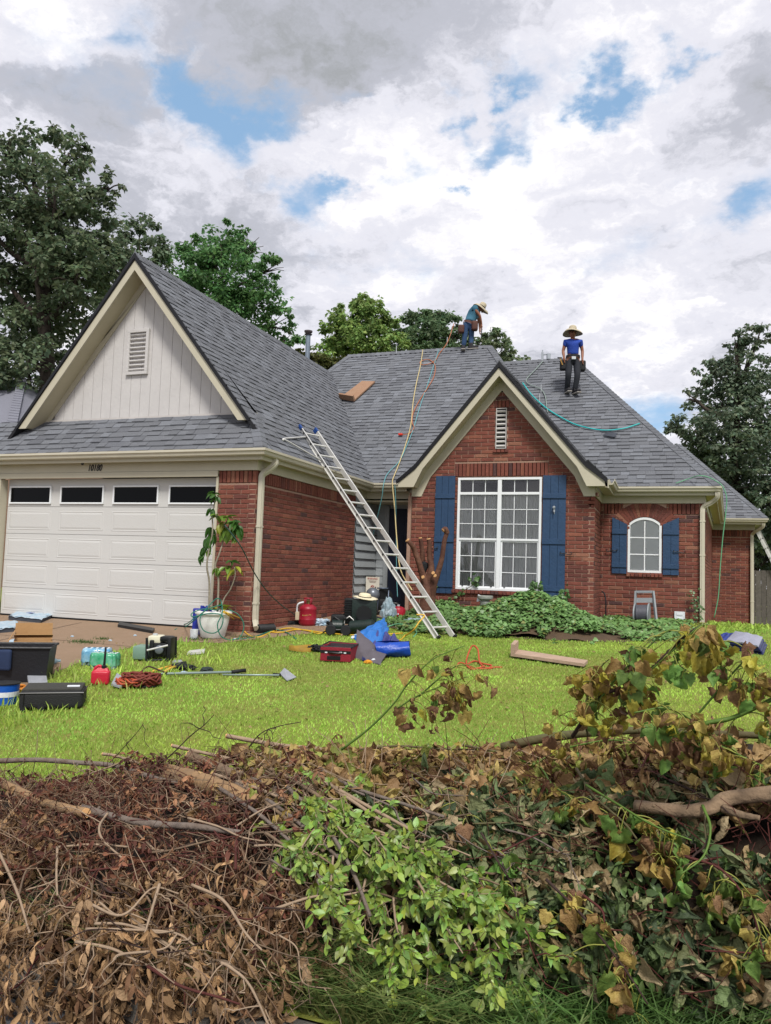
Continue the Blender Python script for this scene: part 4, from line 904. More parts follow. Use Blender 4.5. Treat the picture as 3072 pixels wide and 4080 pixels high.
# climbing shoots on the wall and a weed by the corner
def climber(label, pts, n, sz, col=(.07, .15, .04), cat='ivy', name='climbing_ivy', mat=None):
    pts = np.array(pts); t = thing(name, label, cat, pts[0]); sp = spline(pts, 20); mb = MB(); mb.tube(sp, .007, 5); H(mb, 'stem', M('vine_stem'), t)
    P = sp[RNG.randint(0, len(sp), n)]+RNG.normal(0, 1, (n, 3))*np.array([.06, .03, .06]); C = np.array(col)*(1+RNG.uniform(-.35, .35, (n, 1)))
    leafmesh('leaves', P, np.stack([RNG.normal(0, 1, n), RNG.normal(-.4, .4, n), RNG.normal(-.3, .8, n)], 1), np.stack([RNG.normal(0, .4, n), -np.ones(n), RNG.normal(.3, .4, n)], 1), RNG.uniform(.7, 1.3, n)*sz, C, m_ivy, t, HEART)['kind'] = 'stuff'; return t
wy = 14.47
climber('ivy shoots climbing the brick beside the left end of the window sill', [onY(960, 1300, wy), onY(1025, 1262, wy), onY(1030, 1250, wy)], 26, .07)
climber('ivy shoots climbing under the left blue shutter', [onY(915, 1310, wy), onY(930, 1270, wy), onY(925, 1245, wy)], 40, .075)
climber('ivy shoots reaching up over the right end of the window sill', [onY(1130, 1330, 14.2), onY(1160, 1290, 14.4), onY(1152, 1262, 14.45)], 90, .075)
climber('ivy shoots in front of the bottom of the right blue shutter', [onY(1180, 1330, 14.2), onY(1205, 1300, 14.35), onY(1222, 1282, 14.4)], 110, .07)
climber('feathery green weed growing against the wall beside the vent box', [onY(1507, 1360, 15.7), onY(1504, 1320, 15.75), onY(1499, 1282, 15.8)], 60, .045, (.10, .17, .07), 'weed', 'weed')

n = 900; X = RNG.uniform(-7, 4, n); Y = 4.2+9*RNG.rand(n); k = ~inpoly(X, Y, BED); X, Y = X[k], Y[k]; n = len(X); P = np.stack([X, Y, G(X, Y)+.022], 1)
tag(leafmesh('lawn_litter', P, np.stack([RNG.normal(0, 1, n), RNG.normal(0, 1, n), RNG.normal(0, .25, n)], 1), np.stack([RNG.normal(0, .3, n), RNG.normal(0, .3, n), np.ones(n)], 1), RNG.uniform(.015, .05, n), np.array([.30, .21, .10])*(1+RNG.uniform(-.4, .4, (n, 1))), m_leaf, None, KITE), kind='stuff')
# ================================================================ LADDER
m_alu = M('aluminium', '#cdccc8', .42, .12, 9, .12, 30, metal=.35)
m_bluecap = M('blue_rubber', '#1c3f7c', .5, .1)
m_rub = M('black_rubber', '#15151a', .7, .15)
def ladder(label, foot, top, side, wid, nr, caps_=True, arm=True, rungs=True):
    t = thing('extension_ladder', label, 'ladder', foot, group=None)
    foot, top, side = (np.array(q, float) for q in (foot, top, side)); side /= np.linalg.norm(side); ax = top-foot; L_ = np.linalg.norm(ax); ax /= L_; fr_ = np.cross(ax, side)
    for s_ in (0, 1):
        o = foot+side*wid*s_; d = 1 if s_ == 0 else -1
        mb = MB(); R = np.array([side, fr_, ax]).T
        mb.box(o+ax*L_/2, (.006, .082, L_), R)
        for f in (-.038, .038): mb.box(o+ax*L_/2+fr_*f-side*d*.011, (.026, .006, L_), R)
        r = H(mb, 'rail', m_alu, t)
        if caps_: H(MB().rbox(o+ax*(L_+.01)-side*d*.01, (.045, .10, .11), .018, R), 'end_cap', m_bluecap, t)
        H(MB().rbox(o-side*d*.012+ax*.01, (.05, .13, .035), .01, R), 'ladder_foot', m_rub, t)
    n = int(L_/.305)
    for k in range(n):
        p = foot+ax*(.22+.305*k); q = p+side*wid; H(MB().tube([p-side*.004, q+side*.004], .0165, 8), 'rung', m_alu, t, smooth=False)
        if k > 1 and True: H(MB().prism([(-.022, -.02), (.022, -.02), (.0, .02)], p-side*.006, fr_, ax, -side, .004), 'rung_lock', m_dark, t)
    return t, ax, fr_, side
lf = at(947, 1381); la = np.array([-2.48, 1.13, 2.80]); lt = lf+la*1.262
lsd = np.array([1.13, 2.48, 0])
lad, lax, lfr, lsd = ladder('long aluminium ladder leaning on the gutter beside the front door', lf, lt, lsd, .36, 12)
mb = MB(); c = lt; s_ = -lfr if (-lfr)[2] < 0 else lfr
w = np.array([-1, .1, 0.]); w /= np.linalg.norm(w)
p0, p1 = lf+la*1.20, lf+la*1.03
pm = onPl(612, 948, (-5.70, 10, 1.80), (1.227, 0, 1))
mb.tube(spline([p0, p0*.5+pm*.5, pm*.96+p0*.04, pm+np.array([0, 0, -.03]), pm*.94+p1*.06, pm*.5+p1*.5, p1], 30), .014, 8); H(mb, 'stand_off_arm', m_alu, lad, smooth=True)
l2 = onY(1640, 1150, 24.9); l2b = onY(1700, 1245, 24.9)
ladder('second aluminium ladder, only its rails showing, past the corner of the far wing', (l2b[0]+.6, 25.0, -1.45), (l2[0], 25.0, l2[2]+.05), (0, 1, 0), .4, 10, caps_=False)
# ================================================================ HOSES AND ROPES ON THE ROOF
NA, PA = np.array([0, -.86, 1.]), np.array([0, 14.75, 1.752]); NAh = NA/np.linalg.norm(NA); PB = np.array([0, 15.66, 1.752])
def onA(x, y, h=.02): return onPl(x, y, PA, NA)+NAh*h
def onB(x, y, h=.02): return onPl(x, y, PB, NA)+NAh*h
def hose(name, label, cat, pts, r, mat, n=60, group=None):
    t = MB(); P = spline(pts, n); loc = P[len(P)//2].copy(); loc = P[0]
    t.tube(P, r, 6); o = npmesh(name, np.array(t.v)-loc, t.f, mat, None, smooth=True); o.location = tuple(loc); return tag(o, label, cat, group)
m_yel = M('yellow_hose', '#b9a878', .5, .1); m_teal = M('teal_hose', '#5f9aa0', .45, .1); m_org = M('orange_hose', '#a0603e', .5, .15); m_cy = M('cyan_hose', '#1fa7a8', .4, .1)
m_grh = M('pale_grey_hose', '#7d8a84', .5, .1); m_grn = M('green_rope', '#5c9c74', .6, .1); m_dgrn = M('dark_green_hose', '#1d6a58', .45, .15); m_ylw = M('yellow_air_hose', '#c9a232', .45, .12)
hg = [onY(850, 1043, 14.70)]
hose('air_hose', 'cream air hose running down the middle of the main roof slope and over the gutter', 'hose', [onA(914, 757), onA(909, 790), onA(900, 830), onA(893, 870), onA(888, 920), onA(876, 965), onA(862, 1005), onA(852, 1030), onY(848, 1040, 14.76), onY(849, 1060, 14.70), onY(853, 1100, 14.6), onY(857, 1160, 14.3), onY(865, 1230, 13.6), onY(890, 1275, 12.4)], .012, m_yel)
hose('air_hose', 'thin teal hose crossing beside the cream one and hanging over the porch', 'hose', [onA(948, 757), onA(938, 790), onA(925, 830), onA(908, 880), onA(893, 930), onA(875, 975), onA(862, 1000), onA(838, 1025), onY(829, 1046, 14.72), onY(825, 1075, 14.75), onY(815, 1120, 14.9), onY(805, 1160, 15.2)], .009, m_teal)
hose('air_hose', 'orange hose looping from the bending roofer down to a red end fitting', 'hose', [onA(985, 725, .35), onA(968, 745, .08), onA(950, 765), onA(938, 783), onA(915, 790), onA(908, 784), onA(925, 778), onA(940, 790), onA(938, 815), onA(924, 840), onA(905, 870), onA(893, 895), onA(891, 915), onA(895, 925), onA(886, 938), onA(868, 941)], .011, m_org)
hose('air_hose', 'thin teal hose hanging straight down in front of the dark front door', 'hose', [onY(853, 1046, 14.76), onY(855, 1080, 14.8), onY(856, 1150, 14.8), onY(857, 1240, 14.7), onY(859, 1290, 14.6)], .008, m_teal)
hose('air_hose', 'bright cyan hose sagging across the right-hand roof slope', 'hose', [onB(1130, 835, .1), onB(1150, 858, .05), onB(1180, 883), onB(1215, 905), onB(1250, 921), onB(1300, 931), onB(1345, 928), onB(1382, 917)], .016, m_cy)
hose('air_hose', 'pale grey hose snaking down from the tool on the right-hand ridge', 'hose', [onB(1173, 782), onB(1160, 797), onB(1138, 821), onB(1144, 832), onB(1168, 842), onB(1178, 857), onB(1181, 878), onB(1184, 893)], .012, m_grh)
hose('air_hose', 'greenish hose lying along the right edge of the brick gable roof', 'hose', [onB(1198, 945, .03), onB(1220, 975), onB(1235, 1000), onB(1255, 1020), onB(1275, 1038), onB(1292, 1052)], .008, m_grn)
yy = 15.58
hose('rope', 'green rope arching over the right gutter corner and hanging to the ground', 'rope', [onB(1460, 1046), onY(1490, 1034, 15.8), onY(1510, 1028, yy), onY(1530, 1031, yy), onY(1550, 1041, yy), onY(1562, 1052, yy), onY(1570, 1075, yy), onY(1568, 1110, yy), onY(1562, 1160, yy), onY(1556, 1230, yy), onY(1552, 1290, yy), onY(1543, 1335, yy)], .009, m_grn)
p = onA(866, 941, .03); tag(npmesh('hose_fitting', *(lambda m: (np.array(m.v)-p, m.f))(MB().rbox(p, (.10, .06, .05), .015)), M('red_plastic', '#c8331f', .4)), 'small red fitting at the end of the orange hose', 'hose fitting').location = tuple(p)
# nail gun standing on the right-hand ridge
p = onPl(1172, 776, (0, 20.2, 5.64), (0, 1, 0)); g = thing('nail_gun', 'nail gun standing upright on the right-hand ridge', 'nail gun', p)
sc_ = 20.2/1663*1.06
H(MB().rbox(p+np.array([.0, 0, .07]), (.055, .06, .24), .015).rbox(p+np.array([0, 0, .20]), (.03, .04, .10), .01), 'tool_body', M('grey_plastic'), g)
H(MB().rbox(p+np.array([.08, 0, .12]), (.14, .04, .03), .01), 'handle', MATS['grey_plastic'], g)
H(MB().lathe([(.0, -.02), (.055, -.015), (.055, .13), (.0, .135)], 14, p+np.array([.16, 0, 0])), 'magazine', MATS['grey_plastic'], g, auto=True)
# toe boards, loose shingle, nails standing proud
m_ply = M('plywood', '#9a7a62', .85, .15, 5, .3, 50, col2='#86664f')
def quad_board(name, label, cat, c4, nrm, th, mat, extra=None):
    c4 = [np.array(q) for q in c4]; t = thing(name, label, cat, c4[0]); nn_ = np.array(nrm)*th
    mb = MB(); mb.add(c4+[q+nn_ for q in c4], [(0, 1, 2, 3), (7, 6, 5, 4), (0, 4, 5, 1), (1, 5, 6, 2), (2, 6, 7, 3), (3, 7, 4, 0)]); H(mb, 'plank', mat, t)
    if extra:
        e = [np.array(q) for q in extra]; nn_ = np.array(nrm)*.15; mb = MB(); mb.add(e+[q+nn_ for q in e], [(0, 1, 2, 3), (7, 6, 5, 4), (0, 4, 5, 1), (1, 5, 6, 2), (2, 6, 7, 3), (3, 7, 4, 0)]); H(mb, 'cleat', mat, t)
    return t
A1, A2, A3, A4 = onA(737, 862, .02), onA(768, 867, .02), onA(811, 828, .02), onA(783, 827, .02)
e2 = (A1-A4)/np.linalg.norm(A1-A4)
quad_board('toe_board', 'short brown plank with an end cleat lying on the main roof slope', 'plank', [A1, A2, A3, A4], NAh, .035, m_ply, [A1, A2, A2+e2*.05, A1+e2*.05])
B1, B2, B3, B4 = [np.array([*at(*q)[:2], at(*q)[2]+.03]) for q in ((1112, 1424), (1262, 1446), (1270, 1438), (1120, 1414))]
m_plank = M('pale_plank', '#a38b78', .85, .15, 6, .3, 40)
quad_board('toe_board', 'long pale plank with an upright end block lying on the lawn', 'plank', [B1, B2, B3, B4], (0, 0, 1), .035, m_plank, [B1, B4, B4+(B1-B2)/np.linalg.norm(B1-B2)*.06, B1+(B1-B2)/np.linalg.norm(B1-B2)*.06])
q4 = [onB(1405, 906, .03), onB(1432, 911, .03), onB(1425, 902, .02), onB(1409, 899, .02)]
q4 = [onB(1302, 943, .02), onB(1328, 947, .02), onB(1335, 941, .05), onB(1312, 938, .05)]
lo = MB(); lo.add(q4+[q+NAh*.012 for q in q4], [(0, 1, 2, 3), (7, 6, 5, 4), (0, 4, 5, 1), (1, 5, 6, 2), (2, 6, 7, 3), (3, 7, 4, 0)]); o = npmesh('loose_shingle', np.array(lo.v)-q4[0], lo.f, M('dark_shingle', '#3d4149', .95, .2)); o.location = tuple(q4[0]); tag(o, 'loose dark shingle lying on the right-hand slope below the cyan hose', 'shingle')
for x, y, lab, fn in ((856, 765, 'first', onA), (966, 747, 'x', onA)):
    b = fn(x, y, 0); o = npmesh('roof_stake', *(lambda m: (np.array(m.v)-b, m.f))(MB().tube([b, b+np.array([0, 0, .24])], .009, 5)), M('pale_metal', '#b8bdc0', .4)); o.location = tuple(b)
    tag(o, 'thin pale stake sticking up at the main ridge left of the cream hose' if lab == 'first' else 'thin pale stake sticking up at the main ridge just left of the bending roofer', 'stake')
for x, y, lab in ((1169, 848, 'thin pale stake standing in the right-hand slope left of the hose bend'), (1166, 868, 'thin pale stake beside the gable roof edge below the other one')):
    b = onB(x, y, 0); o = npmesh('roof_stake', *(lambda m: (np.array(m.v)-b, m.f))(MB().tube([b, b+np.array([0, 0, .2])], .008, 5)), M('pale_metal')); o.location = tuple(b); tag(o, lab, 'stake')
# ================================================================ PEOPLE
m_skin = M('skin', '#8a5a44', .55, .08, 12, .05, 60)
def skin(name, P, E, R, mat, parent, sub=2, root=0):
    me = bpy.data.meshes.new(name); me.from_pydata([tuple(p) for p in P], E, []); o = bpy.data.objects.new(name, me); COL.objects.link(o)
    md = o.modifiers.new('skin', 'SKIN'); md.use_smooth_shade = True
    for i, v in enumerate(me.skin_vertices[0].data): r = R[i]; v.radius = (r, r) if np.isscalar(r) else r; v.use_root = (i == root)
    o.modifiers.new('sub', 'SUBSURF').levels = sub; o.modifiers['sub'].render_levels = sub
    dg = bpy.context.evaluated_depsgraph_get(); m2 = bpy.data.meshes.new_from_object(o.evaluated_get(dg)); bpy.data.objects.remove(o)
    m2.materials.clear(); m2.materials.append(mat); m2.polygons.foreach_set('use_smooth', np.ones(len(m2.polygons), bool)); q = link(name, m2, parent); return q
def chain(parts):
    """parts: list of (points, radii) polylines; equal points are welded"""
    P = []; R = []; E = []; ix = {}
    for pts, rad in parts:
        prev = None
        for p, r in zip(pts, rad):
            k = tuple(np.round(p, 4))
            if k not in ix: ix[k] = len(P); P.append(p); R.append(r)
            if prev is not None: E.append((prev, ix[k]))
            prev = ix[k]
    return P, E, R
def hand(wr, d, side, parts, curl=.5):
    """five-finger hand: wrist point, direction, palm side vector"""
    wr, d, side = (np.array(q, float) for q in (wr, d, side)); d /= np.linalg.norm(d); side -= d*np.dot(side, d); side /= np.linalg.norm(side); nn_ = np.cross(d, side)
    palm = wr+d*.075; parts.append(([tuple(wr), tuple(palm)], [.028, .034]))
    for k, (s_, l) in enumerate(((-.030, .062), (-.010, .074), (.011, .070), (.030, .056))):
        b = wr+d*.085+side*s_; m_ = b+d*l*.5+nn_*l*.2*curl; e = m_+d*l*.35+nn_*l*.45*curl; parts.append(([tuple(palm), tuple(b), tuple(m_), tuple(e)], [.034, .011, .0095, .008]))
    b = wr+d*.03-side*.035; parts.append(([tuple(palm), tuple(b), tuple(b+d*.035-side*.012+nn_*.012), tuple(b+d*.06-side*.01+nn_*.02)], [.034, .013, .011, .009]))
def hat(parent, c, ax, R, mat, mband, droop=.035, ch_=1.):
    A = frame_z(ax)*np.array([1, 1, ch_]); mb = MB(); V = []; n = 40; prof = [(.0, .135), (.05, .132), (.08, .115), (.092, .08), (.098, .02), (.102, .0), (.15, -.008), (.2, -.02), (R, -.03-droop), (R, -.037-droop), (.2, -.028), (.10, -.01), (.09, .02), (.0, .10)]
    for r, z in prof:
        for k in range(n):
            a = 2*math.pi*k/n; w = 1+(.04*math.sin(3*a+1) if r > .12 else 0); V.append(np.array(c)+A @ np.array([r*w*math.cos(a), r*w*math.sin(a), z+(.014*math.sin(2*a) if r > .12 else 0)]))
    m = len(prof); mb.add(V, [(i*n+k, i*n+(k+1) % n, (i+1)*n+(k+1) % n, (i+1)*n+k) for i in range(m-1) for k in range(n)])
    o = mb.build('hat', mat, parent, smooth=True); o['label'] = 'wide-brimmed straw sun hat'
    mb = MB(); V = [np.array(c)+A @ np.array([r*math.cos(2*math.pi*k/n), r*math.sin(2*math.pi*k/n), z]) for r, z in ((.104, .0), (.101, .028)) for k in range(n)]; mb.add(V, [(k, (k+1) % n, n+(k+1) % n, n+k) for k in range(n)]); mb.build('hat_band', mband, o)
m_straw = M('straw', '#b3a890', .85, .2, 60, .6, 120); m_band = M('hat_band', '#2a2320', .8)
m_jean = M('blue_denim', '#2d4668', .85, .15, 10, .3, 80); m_blkp = M('charcoal_trousers', '#23262d', .85, .15, 8, .3, 60)
m_teash = M('teal_shirt', '#3d6c82', .85, .12, 8, .3, 50); m_blush = M('blue_polo_shirt', '#1f3f96', .8, .12, 8, .3, 50)
m_pouch = M('brown_leather', '#4a2a20', .7, .2, 12, .3); m_bpouch = M('black_pouch', '#141519', .7, .2, 12, .3); m_boot = M('dark_shoe', '#1e1d22', .7, .2); m_sole = M('pale_sole', '#9b968f', .7)
def face(parent, hc, fwd, up):
    """nose, eyes, mouth, ears on a head centred at hc"""
    fwd, up = np.array(fwd, float), np.array(up, float); fwd /= np.linalg.norm(fwd); s_ = np.cross(fwd, up); s_ /= np.linalg.norm(s_); up = np.cross(s_, fwd)
    mb = MB(); mb.rbox(np.array(hc)+fwd*.105-up*.01, (.028, .03, .045), .01, np.array([s_, fwd, up]).T); mb.build('nose', m_skin, parent)
    for k in (-1, 1):
        MB().lathe([(0, -.004), (.012, 0), (.008, .006), (0, .008)], 10, np.array(hc)+fwd*.088+s_*.034*k+up*.012, ax=fwd).build('eye', m_dark, parent)
        MB().rbox(np.array(hc)+s_*.082*k-up*.005, (.02, .035, .06), .008, np.array([s_, fwd, up]).T).build('ear', m_skin, parent)
    MB().rbox(np.array(hc)+fwd*.088-up*.052, (.045, .01, .012), .004, np.array([s_, fwd, up]).T).build('mouth', M('lip', '#6b3a33', .5), parent)
# --- roofer on the right: standing, facing the yard, hands at the tool pouches
fr = onB(1225, 849, 0); fl = onB(1242, 851, 0); base = (fr+fl)/2
per = thing('person', 'roofer in a royal blue shirt, dark trousers and straw hat standing on the right-hand slope', 'person', base, rz=math.radians(20), world_=False)
Ri = rotz(-math.radians(20))
def loc(p): return Ri @ (np.array(p)-base)
def px2(x, y, dy=0.): 
    """point at the person's own distance, moved dy metres away from the yard"""
    d = (CM @ base)[2]; q = dep(x, y, d); q = Ri @ (q-base); return np.array([q[0], q[1]+dy, q[2]])
a1, a2 = loc(fr), loc(fl); a1[2] += .06; a2[2] += .06
hipc = px2(1238, 775); hl, hr_ = px2(1229.5, 779), px2(1246.5, 779); k1, k2 = px2(1226, 812, -.10), px2(1245, 814, -.12)
ch = px2(1238, 748); sh = px2(1238, 738); nk = px2(1238, 732); hd = px2(1236.5, 721, -.03)
s1, s2 = px2(1222.5, 739), px2(1254, 739); e1, e2 = px2(1217, 758, .02), px2(1259, 758, .02); w1, w2 = px2(1217.5, 774, -.06), px2(1257, 777, -.06)
def fig(per, hipc, hl, hr_, k1, k2, a1, a2, ch, sh, nk, hd, s1, s2, e1, e2, w1, w2, d1, d2, toe, hs=1.):
    t = tuple; parts = [([t(hipc), t((hipc+ch)/2), t(ch), t(sh), t(nk), t(hd), t(hd+(hd-nk)*.55)], [.12, .115, .125, .11, .052, .088, .075]),
             ([t(hipc), t(hl), t((hl+k1)/2), t(k1), t((k1+a1)/2), t(a1)], [.12, .092, .075, .056, .052, .036]), ([t(hipc), t(hr_), t((hr_+k2)/2), t(k2), t((k2+a2)/2), t(a2)], [.12, .092, .075, .056, .052, .036]),
             ([t(sh), t(s1), t((s1+e1)/2), t(e1), t((e1+w1)/2), t(w1)], [.11, .058, .047, .038, .036, .026]), ([t(sh), t(s2), t((s2+e2)/2), t(e2), t((e2+w2)/2), t(w2)], [.11, .058, .047, .038, .036, .026])]
    hand(w1, d1, (0, 1, 0), parts); hand(w2, d2, (0, 1, 0), parts)
    for a in (a1, a2): parts.append(([t(a), t(a+np.array(toe)*.5-np.array([0, 0, .02]))], [.036, .034]))
    P, E, R = chain(parts); return skin('body', P, E, R, m_skin, per, 2)
def cloth(name, parts, mat, per): P, E, R = chain([([tuple(q) for q in p], r) for p, r in parts]); return skin(name, P, E, R, mat, per, 2)
def boots(per, a, toe, mat, sole):
    toe = np.array(toe, float); tn = toe/np.linalg.norm(toe); A = np.array([np.cross(tn, (0, 0, 1)), tn, (0, 0, 1)]).T
    c = a+toe*.35+np.array([0, 0, -.015]); b = MB().rbox(c, (.105, .27, .085), .035, A, 2).rbox(a+np.array([0, 0, .05]), (.10, .12, .12), .03, A, 2).build('shoe', mat, per, auto=True)
    MB().rbox(c-np.array([0, 0, .045]), (.11, .285, .022), .008, A).build('sole', sole, b)
def belt(per, c, rx, ry, mat, pouches, ax=(0, 0, 1)):
    A = frame_z(ax); n = 24; V = [np.array(c)+A @ np.array([rx*math.cos(2*math.pi*k/n), ry*math.sin(2*math.pi*k/n), z]) for z in (-.03, .03) for k in range(n)]
    MB().add(V, [(k, (k+1) % n, n+(k+1) % n, n+k) for k in range(n)]).build('tool_belt', mat, per)
    for p, d in pouches: MB().rbox(np.array(p), d, min(d)*.3, None, 2).build('tool_pouch', mat, per, auto=True)
dn = np.array([0, -.05, -1.])
toe = (0.02, -.24, -.0)
fig(per, hipc, hl, hr_, k1, k2, a1, a2, ch, sh, nk, hd, s1, s2, e1, e2, w1, w2, dn, dn, toe)
cloth('trousers', [([hipc+np.array([0, 0, .07]), hipc], [.150, .152]), ([hipc, hl, (hl+k1)/2, k1, (k1+a1)/2, a1+np.array([0, 0, .03])], [.152, .112, .094, .078, .072, .064]), ([hipc, hr_, (hr_+k2)/2, k2, (k2+a2)/2, a2+np.array([0, 0, .03])], [.152, .112, .094, .078, .072, .064])], m_blkp, per)
cloth('shirt', [([hipc+np.array([0, 0, .05]), (hipc+ch)/2, ch, sh, nk+np.array([0, 0, -.01])], [.150, .146, .160, .135, .066]), ([sh, s1, (s1+e1)/2+np.array([0, 0, -.03])], [.135, .080, .068]), ([sh, s2, (s2+e2)/2+np.array([0, 0, -.03])], [.135, .080, .068])], m_blush, per)
boots(per, a1, toe, m_boot, m_sole); boots(per, a2, (.06, -.23, 0), m_boot, m_sole)
belt(per, hipc+np.array([0, 0, .04]), .168, .165, m_bpouch, [(px2(1217, 789, .0), (.15, .16, .26)), (px2(1258, 791, .0), (.15, .16, .26)), (px2(1238, 778, -.16), (.09, .03, .07))])
MB().rbox(px2(1236, 777.5, -.175), (.10, .02, .07), .008).build('belt_buckle', M('pale_metal'), per)
face(per, hd+np.array([0, -.01, .02]), (0, -1, -.45), (0, -.2, 1)); hat(per, hd+np.array([0, -.01, .055]), (.03, .08, 1), .235, m_straw, m_band)
hm = thing('hammer', 'hammer hanging from the pouch of the roofer in blue', 'hammer', base, rz=math.radians(20), world_=False)
q = px2(1211, 786, -.09); MB().tube([q+np.array([-.03, 0, .10]), q+np.array([.03, 0, -.05])], .013, 6).build('handle', M('orange_grip', '#a9803a', .6), hm); MB().rbox(q+np.array([-.04, 0, .12]), (.11, .03, .03), .008).build('hammer_head', m_dark, hm)
# --- roofer on the left: seen from behind, bending to the right
fr = onA(1001, 758, 0); fl = onA(1017, 754, 0); base = (fr+fl)/2
per = thing('person', 'roofer in a teal shirt and jeans bending forward at the main ridge', 'person', base, rz=math.radians(20), world_=False)
a1, a2 = loc(fr), loc(fl); a1[2] += .06; a2[2] += .06
hipc = px2(1012, 702, 0); hl, hr_ = px2(1006, 706), px2(1018, 706, .02); k1, k2 = px2(1004, 729, -.02), px2(1019, 729, .05)
ch = px2(1020, 683, .05); sh = px2(1029, 670, .10); nk = px2(1035, 665, .14); hd = px2(1042, 661, .20)
s1, s2 = px2(1022, 668, -.1), px2(1034, 672, .26); e1, e2 = px2(1036, 683, -.05), px2(1040, 690, .34); w1, w2 = px2(1041, 700, .05), px2(1040, 704, .30)
fig(per, hipc, hl, hr_, k1, k2, a1, a2, ch, sh, nk, hd, s1, s2, e1, e2, w1, w2, (.02, .03, -1), (.0, -.05, -1), (.10, .20, 0))
cloth('jeans', [([hipc+np.array([.03, 0, .07]), hipc], [.142, .148]), ([hipc, hl, (hl+k1)/2, k1, (k1+a1)/2, a1+np.array([0, 0, .03])], [.148, .108, .090, .072, .068, .062]), ([hipc, hr_, (hr_+k2)/2, k2, (k2+a2)/2, a2+np.array([0, 0, .03])], [.148, .108, .090, .072, .068, .062])], m_jean, per)
cloth('shirt', [([hipc+np.array([.03, 0, .05]), (hipc+ch)/2, ch, sh, nk-np.array([.01, 0, .01])], [.142, .142, .155, .140, .070]), ([sh, s1, (s1*.55+e1*.45)], [.140, .082, .070]), ([sh, s2, (s2*.55+e2*.45)], [.140, .082, .070])], m_teash, per)
boots(per, a1, (-.02, -.20, 0), m_boot, m_sole); boots(per, a2, (.20, -.06, 0), m_boot, m_sole)
belt(per, hipc+np.array([.02, 0, .03]), .160, .158, m_pouch, [(px2(996, 713, -.05), (.16, .20, .22)), (px2(1025, 706, -.06), (.17, .18, .26))], ax=(.35, .1, 1))
face(per, hd, (.55, .5, -.75), (.7, .5, .4)); hat(per, hd+np.array([.015, .01, .04]), (.50, -.12, .85), .235, m_straw, m_band)
hm = thing('pry_bar', 'dark tool held low in the hand of the bending roofer', 'hand tool', base, rz=math.radians(20), world_=False)
q = px2(1041.5, 706, .05); MB().tube([q+np.array([0, 0, .03]), q+np.array([.0, .02, -.26])], .014, 6).build('bar', m_rub, hm)
# ================================================================ YARD OBJECTS
def gp(x, y, up=0.): p = at(x, y); p[2] += up; return p
def pm_at(p): return 1663/(CM @ np.asarray(p))[2]      # display pixels per metre there
VW = math.radians(20)
def item(name, label, cat, x, y, rz=0., group=None, up=0.):
    p = gp(x, y, up); return thing(name, label, cat, p, rz=VW+rz, group=group, world_=False), pm_at(p)
def B(mb, name, mat, par, **k): return mb.build(name, mat, par, **k)
def L(mat, name, par, mb, **k): return mb.build(name, mat, par, **k)
# --- potted plant by the pier
m_pot = M('white_pot', '#e3e4e2', .55, .08, 14, .2, 60); m_soil = M('potting_soil', '#3a2c20', .95, .2)
pp, s = item('potted_plant', 'tall leggy plant in a big white pot by the garage pier', 'potted plant', 459, 1378)
H_ = 58/s; R_ = 38/s
# pot silhouette 422..498 wide at the rim, 60 px tall
prof = [(.0, 0), (R_*.60, 0), (R_*.68, .02), (R_*.86, H_*.55), (R_*.93, H_*.86), (R_*1.02, H_*.88), (R_*1.05, H_*.93), (R_*1.02, H_), (R_*.93, H_), (R_*.90, H_*.9), (0, H_*.9)]
B(MB().lathe(prof, 32), 'pot', m_pot, pp, auto=True); B(MB().lathe([(0, H_*.905), (R_*.9, H_*.905), (R_*.88, H_*.93), (0, H_*.95)], 20), 'soil', m_soil, pp)
d0 = (CM @ np.array(pp.location))[2]; base = np.array(pp.location); Rv = rotz(-VW)
def lp(x, y, dy=0., b=None, d=None): q = Rv @ (dep(x, y, d if d else d0)-(base if b is None else b)); return np.array([q[0], q[1]+dy, q[2]])
m_stem = M('woody_stem', '#8c8474', .8, .2, 20, .4); m_pl = M('plant_leaf', rough=.4, var=.1, scale=6, bump=.05, attr=True, trans=.3, spec=.5)
st = [([(451, 1325), (452, 1260), (448, 1225), (452, 1190), (460, 1150), (459, 1115), (463, 1085), (463, 1068)], .013), ([(471, 1322), (472, 1260), (470, 1235), (465, 1222), (475, 1195), (482, 1165), (484, 1140), (490, 1125)], .013), ([(476, 1322), (483, 1295), (498, 1272), (508, 1245), (507, 1225)], .010)]
for pts, r in st: B(MB().tube(spline([lp(x, y, RNG.uniform(-.03, .03)) for x, y in pts], 30), [r*1.2, r, r*.6], 7), 'stem', m_stem, pp, smooth=True)
def leaf_shape(w=.42, curl=.25, fold=.12, n=6, wave=0., tip=1.):
    V = []; 
    for i in range(n):
        t = i/(n-1); ww = w*math.sin(math.pi*min(1, t**.8*.97+.02))**.85*(1 if t < .98 else .02)
        for k in (-1, -.5, 0, .5, 1):
            V.append((ww*k, t, fold*abs(k)*ww*2-curl*t*t+wave*math.sin(7*t+3*k)*.5))
    Fc = [(i*5+k, i*5+k+1, (i+1)*5+k+1, (i+1)*5+k) for i in range(n-1) for k in range(4)]
    return np.array(V), np.array(Fc)
PL = [leaf_shape(.24, .30, .3), leaf_shape(.22, .5, .2)]
